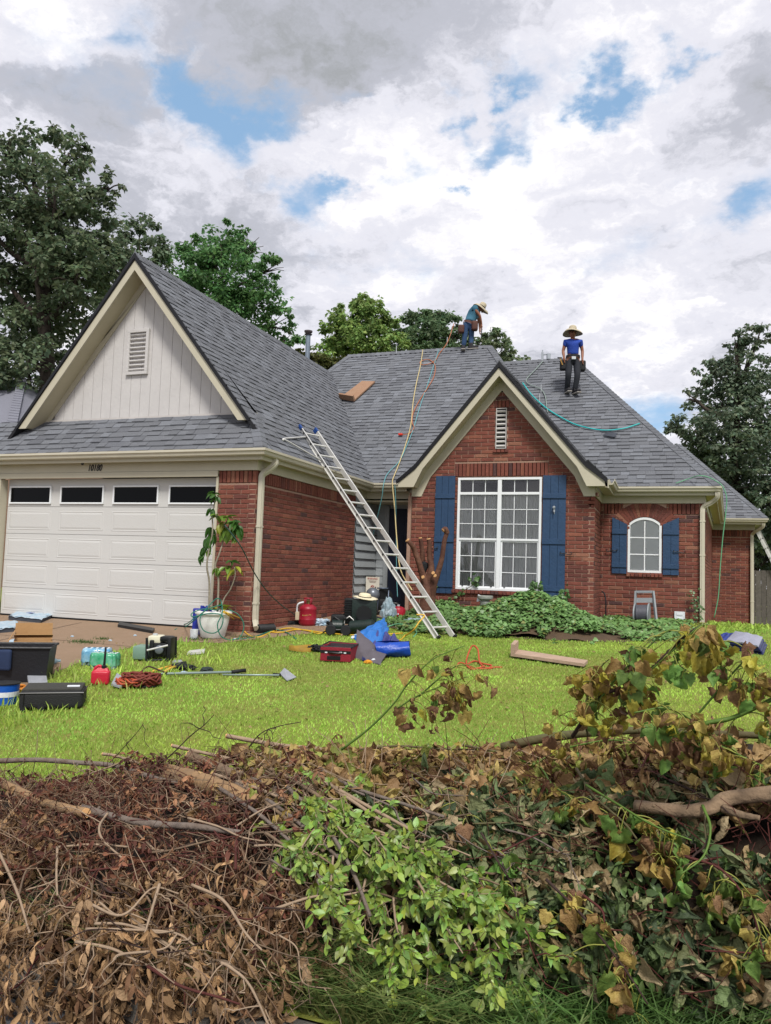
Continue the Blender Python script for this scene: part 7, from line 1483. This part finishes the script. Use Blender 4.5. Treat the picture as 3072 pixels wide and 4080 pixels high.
def big_leaf(seed, fold=.5, curl=.9, lob=1., crum=.10):
    rs = np.random.RandomState(seed); V = []; n, m = 8, 7; o = rs.rand()*10
    for i in range(n):
        t = i/(n-1); w = .46*math.sin(math.pi*min(1, .06+.92*t**.75))**.8*(1+.16*lob*math.sin(t*19+o))
        if i == n-1: w = .015
        for k in range(m):
            q = (k/(m-1)-.5)*2; x = w*q; ba = -.10*abs(q)*(1-t)*1.5; f = fold*abs(q); z = abs(x)*math.sin(f); x = x*math.cos(f)
            cz = crum*mn.noise(Vector((q*1.8+o, t*3.2, o)))+crum*.5*mn.noise(Vector((q*5, t*7+o, 1)))+.02*math.sin(t*22)*abs(q); cl = curl*(t**1.4)
            V.append((x+crum*.5*mn.noise(Vector((t*4, q*3, o+5))), math.sin(cl)/curl*t**(-.0)+ba if curl > .01 else t, z-(1-math.cos(cl))/curl+cz+.25*curl*x*x*3))
    return np.array(V), np.array([(i*m+k, i*m+k+1, (i+1)*m+k+1, (i+1)*m+k) for i in range(n-1) for k in range(m-1)])
BGL = [big_leaf(s, f, c, 1, cr) for s, f, c, cr in ((1, .4, .8, .12), (2, .9, 1.6, .2), (3, 1.2, 1.2, .25), (4, .6, 2.2, .22), (5, .25, .5, .10), (6, 1.35, 2.0, .3))]
m_dead = M('dead_leaf', rough=.75, var=.22, scale=14, bump=.3, bscale=90, attr=True, trans=.18, spec=.25)
m_fresh = M('fresh_leaf', rough=.42, var=.12, scale=9, bump=.1, bscale=60, attr=True, trans=.28, spec=.5)
m_wilt = M('wilted_leaf', rough=.62, var=.28, scale=18, bump=.5, bscale=70, attr=True, trans=.25, spec=.35)
def scatter(name, n, test, templ, size, cols, mat, droop=1., lift=(.0, .09), jit=.35, seed=3, srange=(.02, 1.1), clump=0):
    rs = np.random.RandomState(seed); X = rs.uniform(-4.6, 2.9, n*7); s = rs.uniform(srange[0], srange[1], n*7)**.85; P = pile(X, s); x, y, d = proj(P); k = test(x, y, rs) & (x > -60) & (x < 2600); k &= fbm2(X, s*1.3, 2.6, seed+2) > .36; P = P[k][:n]; m = len(P)
    L_ = rs.uniform(lift[0], lift[1], m); P = P+np.stack([rs.normal(0, .02, m), -L_, L_*.5+rs.normal(0, .015, m)], 1)
    D = np.stack([rs.normal(0, jit, m), rs.normal(-.25, jit, m), -droop+rs.normal(0, jit, m)], 1); Nn = np.stack([rs.normal(0, .7, m), -np.ones(m), rs.normal(.25, .5, m)], 1)
    w = np.array([c[3] for c in cols]); ci = rs.choice(len(cols), m, p=w/w.sum()); C = np.array([c[:3] for c in cols])[ci]*(1+rs.uniform(-.3, .3, (m, 1)))
    return tag(leafmesh(name, P, D, Nn, rs.uniform(size[0], size[1], m), C, mat, None, templ), kind='stuff')
def band(x, y): return y-(1700+(x-640)*.72)         # + below, - above the green diagonal
TAN = [(.36, .225, .115, 5), (.26, .155, .075, 4), (.46, .30, .17, 2), (.16, .085, .045, 3)]
RED = [(.13, .048, .032, 5), (.20, .085, .048, 4), (.08, .032, .024, 3), (.29, .15, .08, 2.5)]
def strings(name, n, test, templ, size, cols, mat, per, ln, down=1., seed=3, lift=(.0, .12), gap=.0, twig=None, spread=.5):
    """twigs that hang off the heap, each carrying its row of leaves"""
    rs = np.random.RandomState(seed); P, D, Nn, C, S = [], [], [], [], []; w = np.array([c[3] for c in cols]); base = np.array([c[:3] for c in cols]); mb = MB(); made = 0
    X = rs.uniform(-4.8, 2.9, n*16); s_ = rs.uniform(.03, 1.05, n*16)**.85; Q = pile(X, s_); x, y, d = proj(Q); k = test(x, y, rs) & (x > -200) & (x < 2600)
    if gap: k &= fbm2(X, s_*1.3, 3.2, seed) > gap
    for q in Q[k][:n]:
        l = rs.uniform(ln[0], ln[1]); dr = np.array([rs.normal(0, spread), rs.normal(-.25, .25), -down+rs.normal(0, .35)]); dr /= np.linalg.norm(dr); o = q+np.array([0, -rs.uniform(*lift), rs.uniform(0, .08)]); sg = rs.normal(0, .05, 3)
        u = np.linspace(0, 1, 5)[:, None]; T = o+dr*l*u+sg*np.sin(u*3)+np.array([0, 0, -.10*l])*u*u; mb.tube(T, [.0028, .0012], 3, cap=False)
        m = rs.randint(per[0], per[1]); t = rs.uniform(.05, 1.05, m)[:, None]; p = o+dr*l*t+sg*np.sin(t*3)+np.array([0, 0, -.10*l])*t*t; ci = base[rs.choice(len(cols), p=w/w.sum())]*rs.uniform(.6, 1.35)
        P.append(p); D.append(dr*.7+rs.normal(0, .55, (m, 3))+np.array([0, 0, -.55])); Nn.append(np.stack([rs.normal(0, .8, m), -np.ones(m), rs.normal(.2, .6, m)], 1)); C.append(ci*rs.uniform(.75, 1.25, (m, 1))); S.append(rs.uniform(size[0], size[1], m)*rs.uniform(.75, 1.2))
    if twig: tag(mb.build('leafy_twigs', twig), kind='stuff')
    return tag(leafmesh(name, np.vstack(P), np.vstack(D), np.vstack(Nn), np.concatenate(S), np.vstack(C), mat, None, templ), kind='stuff')
OVD = [oval_leaf(.24, .35, .5, twist=.3), oval_leaf(.22, .45, .9, twist=-.4), oval_leaf(.20, .9, 1.3, twist=.5), oval_leaf(.17, 1.1, 1.8, twist=-.7), oval_leaf(.23, .6, .8, twist=.3), oval_leaf(.15, 1.3, 2.2, twist=1.), oval_leaf(.21, .8, .4, twist=-.4)]
m_tw = M('hanging_twig', '#6a5442', .9, .3, 8, .4)
strings('dead_leaves', 640, lambda x, y, r: (x < 680+r.normal(0, 40, len(x))) & (y > 1850+r.normal(0, 35, len(x))-(x < 150)*60), OVD, (.036, .068), TAN, m_dead, (12, 26), (.12, .34), 1.2, 3, (-.02, .18), .38, m_tw)
strings('dead_leaves', 300, lambda x, y, r: (x < 560) & (y > 2000), OVD, (.038, .070), TAN, m_dead, (12, 24), (.12, .30), 1.3, 33, (-.05, .12), .0, m_tw)
strings('dead_leaves', 620, lambda x, y, r: (x < 660+r.normal(0, 40, len(x))) & (y < 1900+r.normal(0, 50, len(x))) & (x > 90+r.normal(0, 50, len(x))), OVD, (.024, .046), RED, m_dead, (12, 24), (.08, .26), .5, 5, (-.02, .14), .36, m_tw, 1.)
strings('dead_leaves', 150, lambda x, y, r: (x < 140), OVD, (.026, .055), TAN, m_dead, (4, 12), (.1, .3), .8, 55, (-.02, .10), .3, m_tw, .9)
scatter('dead_leaves', 2500, lambda x, y, r: (x > 600) & (x < 1000) & (y > 1850), OV, (.04, .07), TAN+[(.2, .08, .05, 3)], m_dead, seed=6, lift=(-.04, .03))
scatter('dead_leaves', 2900, lambda x, y, r: (x > 560+r.normal(0, 60, len(x))) & (y < 1740+r.normal(0, 30, len(x))), BGL, (.05, .095), [(.38, .25, .11, 4), (.26, .155, .07, 4), (.42, .32, .11, 2), (.24, .27, .06, 1.6)], m_wilt, .7, jit=.6, seed=8, lift=(0, .09))
scatter('wilted_leaves', 5600, lambda x, y, r: (x > 960+r.normal(0, 70, len(x))) & (y > 1720+r.normal(0, 30, len(x))), BGL, (.05, .095), [(.12, .17, .065, 5), (.19, .21, .095, 4), (.28, .20, .10, 4), (.40, .31, .18, 3), (.06, .09, .04, 4)], m_wilt, .6, jit=.7, seed=9, lift=(-.02, .10))
scatter('green_leaves', 4600, lambda x, y, r: (x > 1000+r.normal(0, 60, len(x))) & (y > 1850), OVG, (.035, .055), [(.10, .17, .05, 5), (.15, .22, .07, 3)], m_fresh, .6, jit=.7, seed=10)
# ---- branches
BARK = {'grey': M('grey_bark', '#7b7068', .9, .25, 14, .5, 50, col2='#56493f'), 'tan': M('tan_wood', '#a5835c', .85, .2, 5, .7, 30, col2='#705a42'), 'green': M('green_bark', '#4f6a24', .6, .15, 10, .2, 40), 'olive': M('olive_bark', '#5b5a38', .75, .2, 12, .3, 40, col2='#4a3e28'), 'dark': M('dark_twig', '#33231d', .85, .2, 20, .3), 'red': M('red_twig', '#4a221c', .85, .2, 20, .3), 'pale': M('pale_twig', '#8f7b66', .85, .15, 16, .3), 'brown': M('brown_bark', '#56473a', .9, .35, 5, .8, 30, col2='#7a6650')}
def bpath(pts, lift): return [dep(x, y, pdepth(x, y)-(l if l is not None else lift)) for x, y, l in [(p[0], p[1], p[2] if len(p) > 2 else None) for p in pts]]
def branch(label, pts, r0, r1, bark, lift=.06, cut=None, name='cut_branch', group=None, knots=0, world_pts=False, twigs=0, twl=.25, rs=RNG):
    P = spline(pts if world_pts else bpath(pts, lift), 26); t = thing(name, label, 'branch', P[0], group=group); n = 8 if r0 > .015 else 5
    R = np.linspace(r0, r1, 14)*(1+.08*np.sin(np.arange(14)*2.1)); H(MB().tube(P, R, n), 'stem', BARK[bark], t, smooth=True)
    if cut is not None:
        a = (P[0]-P[1]) if cut == 0 else (P[-1]-P[-2]); e = P[0] if cut == 0 else P[-1]; rr = r0 if cut == 0 else r1; a /= np.linalg.norm(a); H(MB().lathe([(0, .003), (rr*.92, .003), (rr*.98, -.004)], 12, e, ax=a), 'cut_end', M('fresh_cut_wood'), t)
    for k in range(knots): i = rs.randint(3, len(P)-3); H(MB().lathe([(0, r0*1.5), (r0*.3, r0*1.5), (r0*.4, r0*.4), (0, 0)], 7, P[i], ax=sph(1)[0]), 'knot', BARK[bark], t, smooth=True)
    for k in range(twigs):
        i = rs.randint(2, len(P)-2); d = sph(1)[0]*.8+(P[min(i+3, len(P)-1)]-P[i-2]); d /= np.linalg.norm(d); l = twl*rs.uniform(.4, 1.1)
        Q = [P[i]+d*l*q+sph(1)[0]*.02*q+np.array([0, 0, -.05*q*q]) for q in np.linspace(0, 1, 6)]; H(MB().tube(spline(Q, 8), [max(.003, r1*.6), .0018], 4), 'twig', BARK[bark], t, smooth=True)
    return t, P
_LM = {}
def leaf_obj(t, p, d, nrm, size, kind):
    """one leaf, its mesh shared with others of its kind"""
    j = RNG.randint(0, 6); key = (kind, j)
    if key not in _LM:
        V, Fc = BGL[j]; me = bpy.data.meshes.new('leaf'); me.from_pydata([tuple(v) for v in V], [], [tuple(map(int, f)) for f in Fc]); me.polygons.foreach_set('use_smooth', np.ones(len(me.polygons), bool))
        m = {'ochre': M('ochre_leaf', '#c2a95f', .6, .2, 3, .4, 12, trans=.28, col2='#8a6c3e', rand=.35), 'brown': M('brown_leaf', '#a5825a', .7, .25, 3, .5, 12, trans=.22, col2='#5e4430', rand=.3), 'green': M('limp_green_leaf', '#7d9c4a', .5, .15, 3, .25, 12, trans=.3, col2='#4f6e34', rand=.3), 'yellow': M('yellow_leaf', '#b7b14c', .55, .15, 3, .3, 12, trans=.32, col2='#9a8630', rand=.25)}[kind]
        me.materials.append(m); _LM[key] = me
    o = bpy.data.objects.new('leaf', _LM[key]); COL.objects.link(o); o.parent = t; d = d/np.linalg.norm(d); X = np.cross(d, nrm); X /= np.linalg.norm(X); Z = np.cross(X, d)
    A = Matrix([[X[i]*size, d[i]*size, Z[i]*size, (p-ORG[t.name])[i]] for i in range(3)]+[[0, 0, 0, 1]]); o.matrix_local = A; return o
def bough(label, pts, r0, r1, bark, nclus, per, size, mix, lift=.10, world_pts=False, start=.25, pet=.10, cut=None):
    """stem with petioled leaves hanging in bunches from its outer part"""
    t, P = branch(label, pts, r0, r1, bark, lift, cut, world_pts=world_pts); kinds = list(mix); w = np.array([mix[k] for k in kinds]); mb = MB()
    for c in range(nclus):
        u = start+(1-start)*(c+RNG.rand()*.5)/nclus; p = P[min(len(P)-1, int(u*(len(P)-1)))]; d = sph(1)[0]*np.array([1, .6, .45]); tip = p+d*pet*RNG.uniform(.5, 1.5)+np.array([0, 0, -.045]); mb.tube(spline([p, (p+tip)/2+np.array([0, 0, .015]), tip], 6), [.0028, .0018], 4)
        for k in range(RNG.randint(max(1, per-1), per+2)):
            q = tip+sph(1)[0]*.045+np.array([0, 0, -.02]); dd = np.array([RNG.normal(0, .28), RNG.normal(-.08, .28), -1.]); e = q+dd*.01; mb.tube([tip, (tip+q)/2+np.array([0, 0, .008]), q], .0018, 3)
            leaf_obj(t, q, dd, np.array([RNG.normal(0, .7), -1, RNG.normal(.1, .4)]), size*RNG.uniform(.65, 1.2), RNG.choice(kinds, p=w/w.sum()))
    o = H(mb, 'leaf_stalk', M('yellow_green_stalk', '#7f8238', .6, .1), t, smooth=True); o['kind'] = 'stuff'; return t
# named branches that stand out in the heap
branch('long grey branch running in from the left edge along the top of the heap', [(-20, 1645), (80, 1642), (170, 1648), (250, 1655), (330, 1680), (400, 1695)], .016, .012, 'grey', .12, knots=5)
branch('thick peeled tan branch at the left edge', [(-30, 1675), (60, 1720), (120, 1742), (186, 1757)], .028, .024, 'tan', .16, cut=1)
branch('grey branch joining the end of the peeled tan one', [(178, 1747), (240, 1764), (320, 1780), (420, 1786), (520, 1800)], .021, .012, 'grey', .13, cut=0, knots=3)
branch('fat tan log with a split bark edge in the upper left of the heap', [(362, 1672), (420, 1686), (480, 1706), (560, 1740)], .052, .045, 'tan', .06, cut=0)
branch('stubby round-ended log pointing up left above the tan log', [(407, 1632), (440, 1646), (500, 1672), (600, 1720)], .032, .026, 'brown', .07, cut=0)
branch('pale stick with a frayed end at the crest left of centre', [(490, 1590), (540, 1599), (620, 1612), (760, 1625)], .014, .012, 'pale', .02, cut=0)
branch('thin pale stick poking left from the crest', [(372, 1611), (420, 1622), (500, 1640)], .011, .010, 'pale', .04, cut=0)
branch('short pale stick end above the left twigs', [(222, 1629), (250, 1633), (300, 1650)], .010, .009, 'pale', .05, cut=0)
bund = [((542, 1661), (610, 1700), (667, 1740), (742, 1800)), ((650, 1655), (715, 1700), (775, 1740), (860, 1800)), ((560, 1650), (640, 1690), (720, 1745), (800, 1830)), ((520, 1670), (590, 1715), (660, 1770), (720, 1850)), ((500, 1690), (580, 1730), (660, 1790), (760, 1880)), ((600, 1640), (700, 1690), (800, 1745), (900, 1800)), ((640, 1680), (720, 1740), (800, 1820), (880, 1930)), ((470, 1700), (560, 1760), (640, 1830)), ((690, 1660), (760, 1700), (850, 1730), (960, 1765)), ((580, 1660), (680, 1715), (770, 1790), (850, 1880)), ((530, 1700), (620, 1770), (700, 1840)), ((620, 1700), (700, 1780), (760, 1880), (800, 1980)), ((450, 1650), (540, 1680), (640, 1720)), ((460, 1672), (560, 1705), (660, 1750))]
for i, b in enumerate(bund): branch(f"{('grey', 'pale', 'brown', 'grey')[i % 4]} stem of the bundle, cut end {'nearest the crest' if b[0][1] < 1652 else 'just under the crest' if b[0][1] < 1668 else 'lower down'}, {'far' if b[0][0] < 480 else 'well' if b[0][0] < 535 else 'slightly' if b[0][0] < 595 else 'just'} left of centre", list(b), .013-.0003*i, .007, ('grey', 'pale', 'brown', 'grey')[i % 4], .09+.03*(i % 3), cut=0, group='bundled straight stems in the brush heap', knots=1)
branch('long green-brown bough lying across the right half of the crest', [(1085, 1616, .02), (1150, 1600, .03), (1230, 1588, .05), (1310, 1581, .08), (1400, 1578, .10), (1500, 1583, .12), (1700, 1592, .15)], .024, .014, 'olive', .05, knots=6)
branch('smooth brown log lying along the right side below the crest', [(1373, 1741), (1430, 1748), (1481, 1753), (1534, 1746), (1577, 1725), (1700, 1712)], .023, .030, 'brown', .14, knots=5)
branch('lower fork of the smooth brown log', [(1560, 1745), (1600, 1760), (1642, 1768)], .018, .010, 'brown', .14)
branch('brown log stub half hidden under hanging leaves right of centre', [(1100, 1752), (1140, 1750), (1200, 1752)], .026, .028, 'brown', .06)
branch('curved green stem arching down at the lower right', [(1518, 1740), (1535, 1790), (1520, 1850), (1470, 1890)], .006, .003, 'green', .18)
branch('pale forked twig reaching down to the bottom edge left of centre', [(478, 2080), (500, 2092), (540, 2130), (585, 2225)], .006, .004, 'pale', .18, twigs=6, twl=.18)
branch('bent pale twig hanging at the far left', [(-5, 1835), (36, 1925), (64, 2016)], .007, .004, 'pale', .15, twigs=3)
branch('straight pale twig hanging down in the left heap', [(124, 1832), (122, 1890), (124, 1935)], .006, .004, 'pale', .17, twigs=2)
branch('crooked whitish twig below the grey branch', [(233, 1757), (215, 1785), (222, 1815), (265, 1855)], .007, .004, 'pale', .18, twigs=2)
branch('pale twig descending from the middle of the left heap', [(345, 1910), (330, 1960), (312, 2020)], .007, .004, 'pale', .18, twigs=2)
branch('dark thin twig rising above the crest left of centre', [(318, 1665), (360, 1640), (412, 1590), (440, 1568), (462, 1545)], .005, .002, 'dark', .10, twigs=5)
branch('dark thin twig arching over the lawn left of centre', [(520, 1640), (560, 1588), (600, 1570), (650, 1560)], .004, .002, 'dark', .05, twigs=3, twl=.12)
branch('sparse dark twig standing above the grey branch', [(235, 1650), (265, 1618), (300, 1578), (310, 1562)], .003, .0015, 'dark', .08, twigs=4, twl=.12)
# leafy boughs
W_ = lambda *q: [dep(x, y, d) for x, y, d in q]
OB, GO = {'ochre': 4, 'brown': 4, 'yellow': 1.5, 'green': 1}, {'green': 4, 'ochre': 2.5, 'yellow': 2, 'brown': 1.5}
bough('upright green shoot with dry leaves standing against the lawn in the middle', W_((738, 1620, 3.55), (800, 1572, 3.5), (853, 1518, 3.45), (880, 1480, 3.42), (935, 1425, 3.4), (1004, 1395, 3.38)), .006, .002, 'green', 8, 1, .062, OB, world_pts=True, start=.55)
bough('side shoot hung with brown leaves right of the upright one', W_((860, 1530, 3.48), (900, 1505, 3.45), (960, 1480, 3.42), (1010, 1462, 3.4)), .004, .002, 'green', 11, 3, .056, OB, world_pts=True, start=.15)
bough('short shoot of curled brown leaves over the orange rope', W_((905, 1505, 3.45), (950, 1465, 3.42), (985, 1440, 3.4), (1020, 1436, 3.4)), .004, .002, 'green', 8, 3, .056, OB, world_pts=True, start=.3)
D_ = 3.0
bough('tall dark shoot at the right with ochre and green leaves near its tip', W_((1237, 1592, 3.2), (1298, 1506, 3.1), (1355, 1485, 3.05), (1402, 1449, 3.0), (1481, 1374, 2.95), (1515, 1350, 2.95)), .009, .003, 'dark', 20, 3, .070, GO, world_pts=True, start=.28)
bough('leafy green tip arching over at the top of the tall right-hand shoots', W_((1400, 1452, 3.0), (1460, 1400, 2.96), (1515, 1352, 2.93), (1545, 1360, 2.92), (1556, 1400, 2.92)), .005, .002, 'green', 12, 3, .072, {'green': 4, 'yellow': 3, 'ochre': 2, 'brown': 1}, world_pts=True, start=.2)
bough('yellowing bough spread out below the tall shoots at the right', W_((1560, 1600, 2.95), (1500, 1560, 2.93), (1440, 1530, 2.92), (1370, 1540, 2.92)), .006, .003, 'green', 14, 3, .070, {'green': 3, 'yellow': 2, 'ochre': 3, 'brown': 2}, world_pts=True, start=.1)
bough('thin green shoot left of the tall dark one, yellow leaves at the top', W_((1290, 1520, 3.1), (1330, 1468, 3.05), (1370, 1427, 3.0), (1438, 1366, 2.95), (1462, 1360, 2.95)), .005, .002, 'green', 9, 3, .064, {'yellow': 3, 'ochre': 3, 'brown': 2, 'green': 1}, world_pts=True, start=.05)
bough('shoot with wilted leaves leaning at the left of the right-hand group', W_((1270, 1590, 3.15), (1262, 1540, 3.12), (1275, 1490, 3.1), (1300, 1440, 3.08), (1316, 1425, 3.05)), .005, .002, 'olive', 14, 3, .068, {'ochre': 4, 'brown': 2, 'yellow': 3}, world_pts=True, start=.2)
bough('slender green shoot near the right edge with a tuft of brown leaves', W_((1481, 1574, 2.98), (1534, 1513, 2.95), (1592, 1445, 2.92), (1612, 1432, 2.92), (1635, 1465, 2.9)), .005, .002, 'green', 10, 3, .064, OB, world_pts=True, start=.45)
bough('thick green shoot leaving the picture at the right edge', W_((1497, 1580, 2.95), (1530, 1562, 2.93), (1590, 1548, 2.9), (1700, 1495, 2.85)), .011, .008, 'green', 12, 3, .068, GO, world_pts=True, start=.1)
bough('drooping green stem ending in a bunch of limp leaves right of centre', [(1060, 1632), (1158, 1653), (1194, 1696), (1248, 1732), (1296, 1745)], .006, .003, 'green', 9, 4, .088, GO, lift=.16, start=.55)
bough('long green stem slanting down right with bunches of green leaves', [(1266, 1696), (1337, 1739), (1409, 1782), (1495, 1816)], .006, .003, 'green', 11, 4, .090, GO, lift=.20, start=.3)
bough('green stem drooping to a big bunch of leaves near the right edge', [(1473, 1582), (1552, 1610), (1613, 1639), (1648, 1655)], .006, .003, 'green', 9, 4, .090, GO, lift=.16, start=.5)
bough('arched green stem with dry bunches above the brown log', [(1151, 1653), (1212, 1621), (1266, 1607), (1327, 1599), (1402, 1612)], .006, .003, 'green', 12, 4, .082, OB, lift=.16, start=.2)
bough('dry leafy bough hanging over the crest in the centre right', [(1000, 1610), (1080, 1625), (1160, 1640), (1230, 1650)], .007, .004, 'olive', 14, 4, .075, OB, lift=.10, start=.05)
bough('dry leafy bough draped along the crest in the centre', [(780, 1620), (860, 1612), (950, 1618), (1040, 1620)], .007, .004, 'olive', 14, 3, .070, OB, lift=.08, start=.05)
bough('wilted bough hanging down from the bundle in the middle of the heap', [(600, 1630), (625, 1680), (640, 1740)], .006, .003, 'olive', 8, 4, .072, {'ochre': 4, 'brown': 3, 'green': 1.5}, lift=.16, start=.1)
bough('wilted bough with ochre leaves drooping beside the green sprays', [(850, 1650), (930, 1690), (990, 1740), (1020, 1800)], .006, .003, 'olive', 12, 3, .075, {'ochre': 5, 'brown': 3}, lift=.14, start=.1)
bough('bough of limp leaves hanging at the lower right corner', [(1480, 1850), (1560, 1880), (1620, 1960), (1650, 2060)], .006, .003, 'red', 12, 3, .090, {'green': 3, 'ochre': 2, 'brown': 2}, lift=.18, start=.1)
bough('bough of curled grey-green leaves in the lower right centre', [(1180, 1900), (1260, 1980), (1340, 2080), (1400, 2170)], .006, .003, 'dark', 12, 3, .085, {'green': 3, 'ochre': 2, 'brown': 2}, lift=.18, start=.1)
bough('green sprig with one rolled leaf at the left of the lower right mass', [(1040, 1800), (1075, 1860), (1110, 1920), (1120, 1980)], .005, .003, 'dark', 8, 3, .085, {'green': 4, 'ochre': 1}, lift=.18, start=.1)
# fresh green privet sprays, each a thing with its own stem
rs = np.random.RandomState(21)
def spray(label, x0, y0, x1, y1, n, lift, size=(.026, .050), col=(.21, .32, .055)):
    sag = rs.uniform(-.08, .18); mx_, my = (x0+x1)/2+(y1-y0)*.1*rs.uniform(-1, 1), (y0+y1)/2-abs(x1-x0)*sag
    P = spline(bpath([(x0, y0, lift*.7), (mx_, my, lift), (x1, y1, lift*1.2)], lift), 22); t = thing('green_spray', label, 'branch', P[0], group='fresh green sprays in the brush heap'); H(MB().tube(P, [.006, .0022], 5), 'stem', BARK['pale'], t, smooth=True); mb = MB(); LP, LD = [], []
    for k in range(int(n/7)):
        i = rs.randint(3, len(P)); b = P[i]; d = (P[i]-P[i-2]); d = d/np.linalg.norm(d)+rs.normal(0, .6, 3); d /= np.linalg.norm(d); l = rs.uniform(.05, .13); e = b+d*l+np.array([0, 0, -.02]); mb.tube([b, (b+e)/2+np.array([0, 0, .005]), e], [.0022, .001], 3)
        for q in range(9): u = rs.uniform(.15, 1.05); LP.append(b+(e-b)*u); LD.append(d*.8+rs.normal(0, .7, 3)+np.array([0, -.1, -.35]))
    H(mb, 'twig', BARK['olive'], t)['kind'] = 'stuff'; m = len(LP); tone = rs.uniform(.6, 1.35, (m, 1)); C = np.array(col)*tone*np.stack([rs.uniform(.8, 1.3, m), np.ones(m), rs.uniform(.7, 1.5, m)], 1)
    leafmesh('leaves', np.array(LP), np.array(LD), np.stack([rs.normal(0, .5, m), -np.ones(m), rs.normal(.6, .5, m)], 1), rs.uniform(size[0], size[1], m), C, m_fresh, t, OVG)['kind'] = 'stuff'
spr = [(660, 1690, 760, 1760), (680, 1720, 790, 1790), (700, 1740, 800, 1850), (740, 1760, 850, 1860), (770, 1790, 900, 1880), (800, 1820, 930, 1920), (760, 1830, 830, 1960), (830, 1850, 960, 1990), (860, 1830, 1010, 1900), (880, 1870, 1010, 2000), (700, 1800, 680, 1900), (720, 1850, 715, 1960), (690, 1780, 640, 1850), (900, 1900, 1000, 2060), (940, 1900, 1080, 1960), (960, 1930, 1080, 2050), (850, 1940, 880, 2060), (920, 1980, 920, 2150), (1000, 1960, 1060, 2120), (1040, 1940, 1150, 2040), (640, 1720, 720, 1760), (780, 1760, 880, 1800), (820, 1800, 940, 1850), (1020, 2020, 1060, 2190), (610, 1665, 700, 1700), (650, 1700, 690, 1780), (1060, 1980, 1180, 2060), (1090, 2040, 1150, 2170), (980, 1880, 1110, 1930), (720, 1700, 830, 1745), (600, 1760, 640, 1840), (790, 1900, 770, 2020), (870, 2000, 840, 2100)]
def where(x, y):
    h = 'near the crest' if y < 1700 else 'high up' if y < 1770 else 'above mid-height' if y < 1830 else 'at mid-height' if y < 1890 else 'below mid-height' if y < 1950 else 'low down' if y < 2010 else 'at the foot'
    v = 'far left' if x < 150 else 'left' if x < 400 else 'left of centre' if x < 620 else 'just left of centre' if x < 760 else 'centre' if x < 860 else 'just right of centre' if x < 960 else 'right of centre' if x < 1120 else 'right' if x < 1420 else 'far right'
    return h, v
def lean(x0, y0, x1, y1):
    a = math.degrees(math.atan2(y1-y0, x1-x0)) % 180; return 'nearly level' if a < 18 or a > 162 else 'hanging almost straight down' if 72 < a < 108 else 'slanting down to the right' if a < 90 else 'slanting down to the left'
def lab_spray(a, n=0):
    h, v = where((a[0]+a[2])/2, (a[1]+a[3])/2); return f"{'long' if math.hypot(a[2]-a[0], a[3]-a[1]) > 150 else 'short'} {'sparse' if n < 105 else 'dense'} green spray {h}, {v}, tip {lean(*a).replace('hanging almost ', '').replace('slanting ', '')}"
for a in spr:
    n_l = int(rs.uniform(70, 150)); spray(lab_spray(a, n_l), *a, n_l, rs.uniform(.06, .22))
# loose sticks all over the heap
for i in range(120):
    zone = rs.rand(); 
    if zone < .55: x, y = rs.uniform(-20, 640), rs.uniform(1690, 2090); bk = rs.choice(['pale', 'brown', 'dark', 'red', 'pale'])
    elif zone < .8: x, y = rs.uniform(900, 1660), rs.uniform(1660, 2150); bk = rs.choice(['red', 'dark', 'brown', 'olive', 'red'])
    else: x, y = rs.uniform(500, 1100), rs.uniform(1640, 1950); bk = rs.choice(['brown', 'pale', 'grey'])
    a = rs.normal(-.1, .8) if zone < .8 else rs.normal(.6, .3); l = rs.uniform(90, 260); dx, dy = math.cos(a)*l, math.sin(a)*l*.7
    lf_ = rs.uniform(.05, .17); r = rs.uniform(.0025, .0072)
    pts = [(x, y), (x+dx*.35+rs.normal(0, 10), y+dy*.35+rs.normal(0, 10)), (x+dx*.7+rs.normal(0, 14), y+dy*.7+rs.normal(0, 12)), (x+dx, y+dy)]
    h_, v_ = where(x+dx/2, y+dy/2); tk = 'thick' if r > .0062 else 'thin' if r > .0042 else 'very thin'
    branch(f"{tk} {dict(pale='pale', brown='brown', dark='dark', red='reddish', olive='olive', grey='grey')[bk]} stick {h_}, {v_}, {lean(x, y, x+dx, y+dy)}", pts, r, r*.5, bk, lf_, name='stick', group='loose sticks in the brush heap', twigs=rs.randint(0, 4), twl=.15, rs=rs)
# fine dead twigs: nobody could count them
def twigmass(n, test, col, seed, mat):
    rs = np.random.RandomState(seed); mb = MB(); k = 0; ks = rs.permutation(len(_PP))
    for i in ks:
        if k >= n: break
        if not test(_px[i], _py[i]): continue
        p = _PP[i]+np.array([0, -rs.uniform(0, .12), rs.uniform(0, .05)]); d = rs.normal(0, 1, 3)*np.array([1, .4, .6]); d /= np.linalg.norm(d); l = rs.uniform(.08, .3); b = rs.normal(0, .03, 3); mb.tube([p, p+d*l*.5+b, p+d*l+b*.3], [.0026, .0012], 3, cap=False); k += 1
    return tag(mb.build('fine_twigs', mat), kind='stuff')
twigmass(800, lambda x, y: x < 680 and y > 1640, None, 1, BARK['brown']); twigmass(260, lambda x, y: x < 700 and y > 1700, None, 7, BARK['pale']); twigmass(600, lambda x, y: x < 620 and y < 1900, None, 2, BARK['red']); twigmass(1200, lambda x, y: x > 900 and y > 1640, None, 3, BARK['red']); twigmass(250, lambda x, y: 500 < x < 1100, None, 4, BARK['pale'])
for o in list(scene.objects):
    if o.parent is None: o.location.z += 1.6
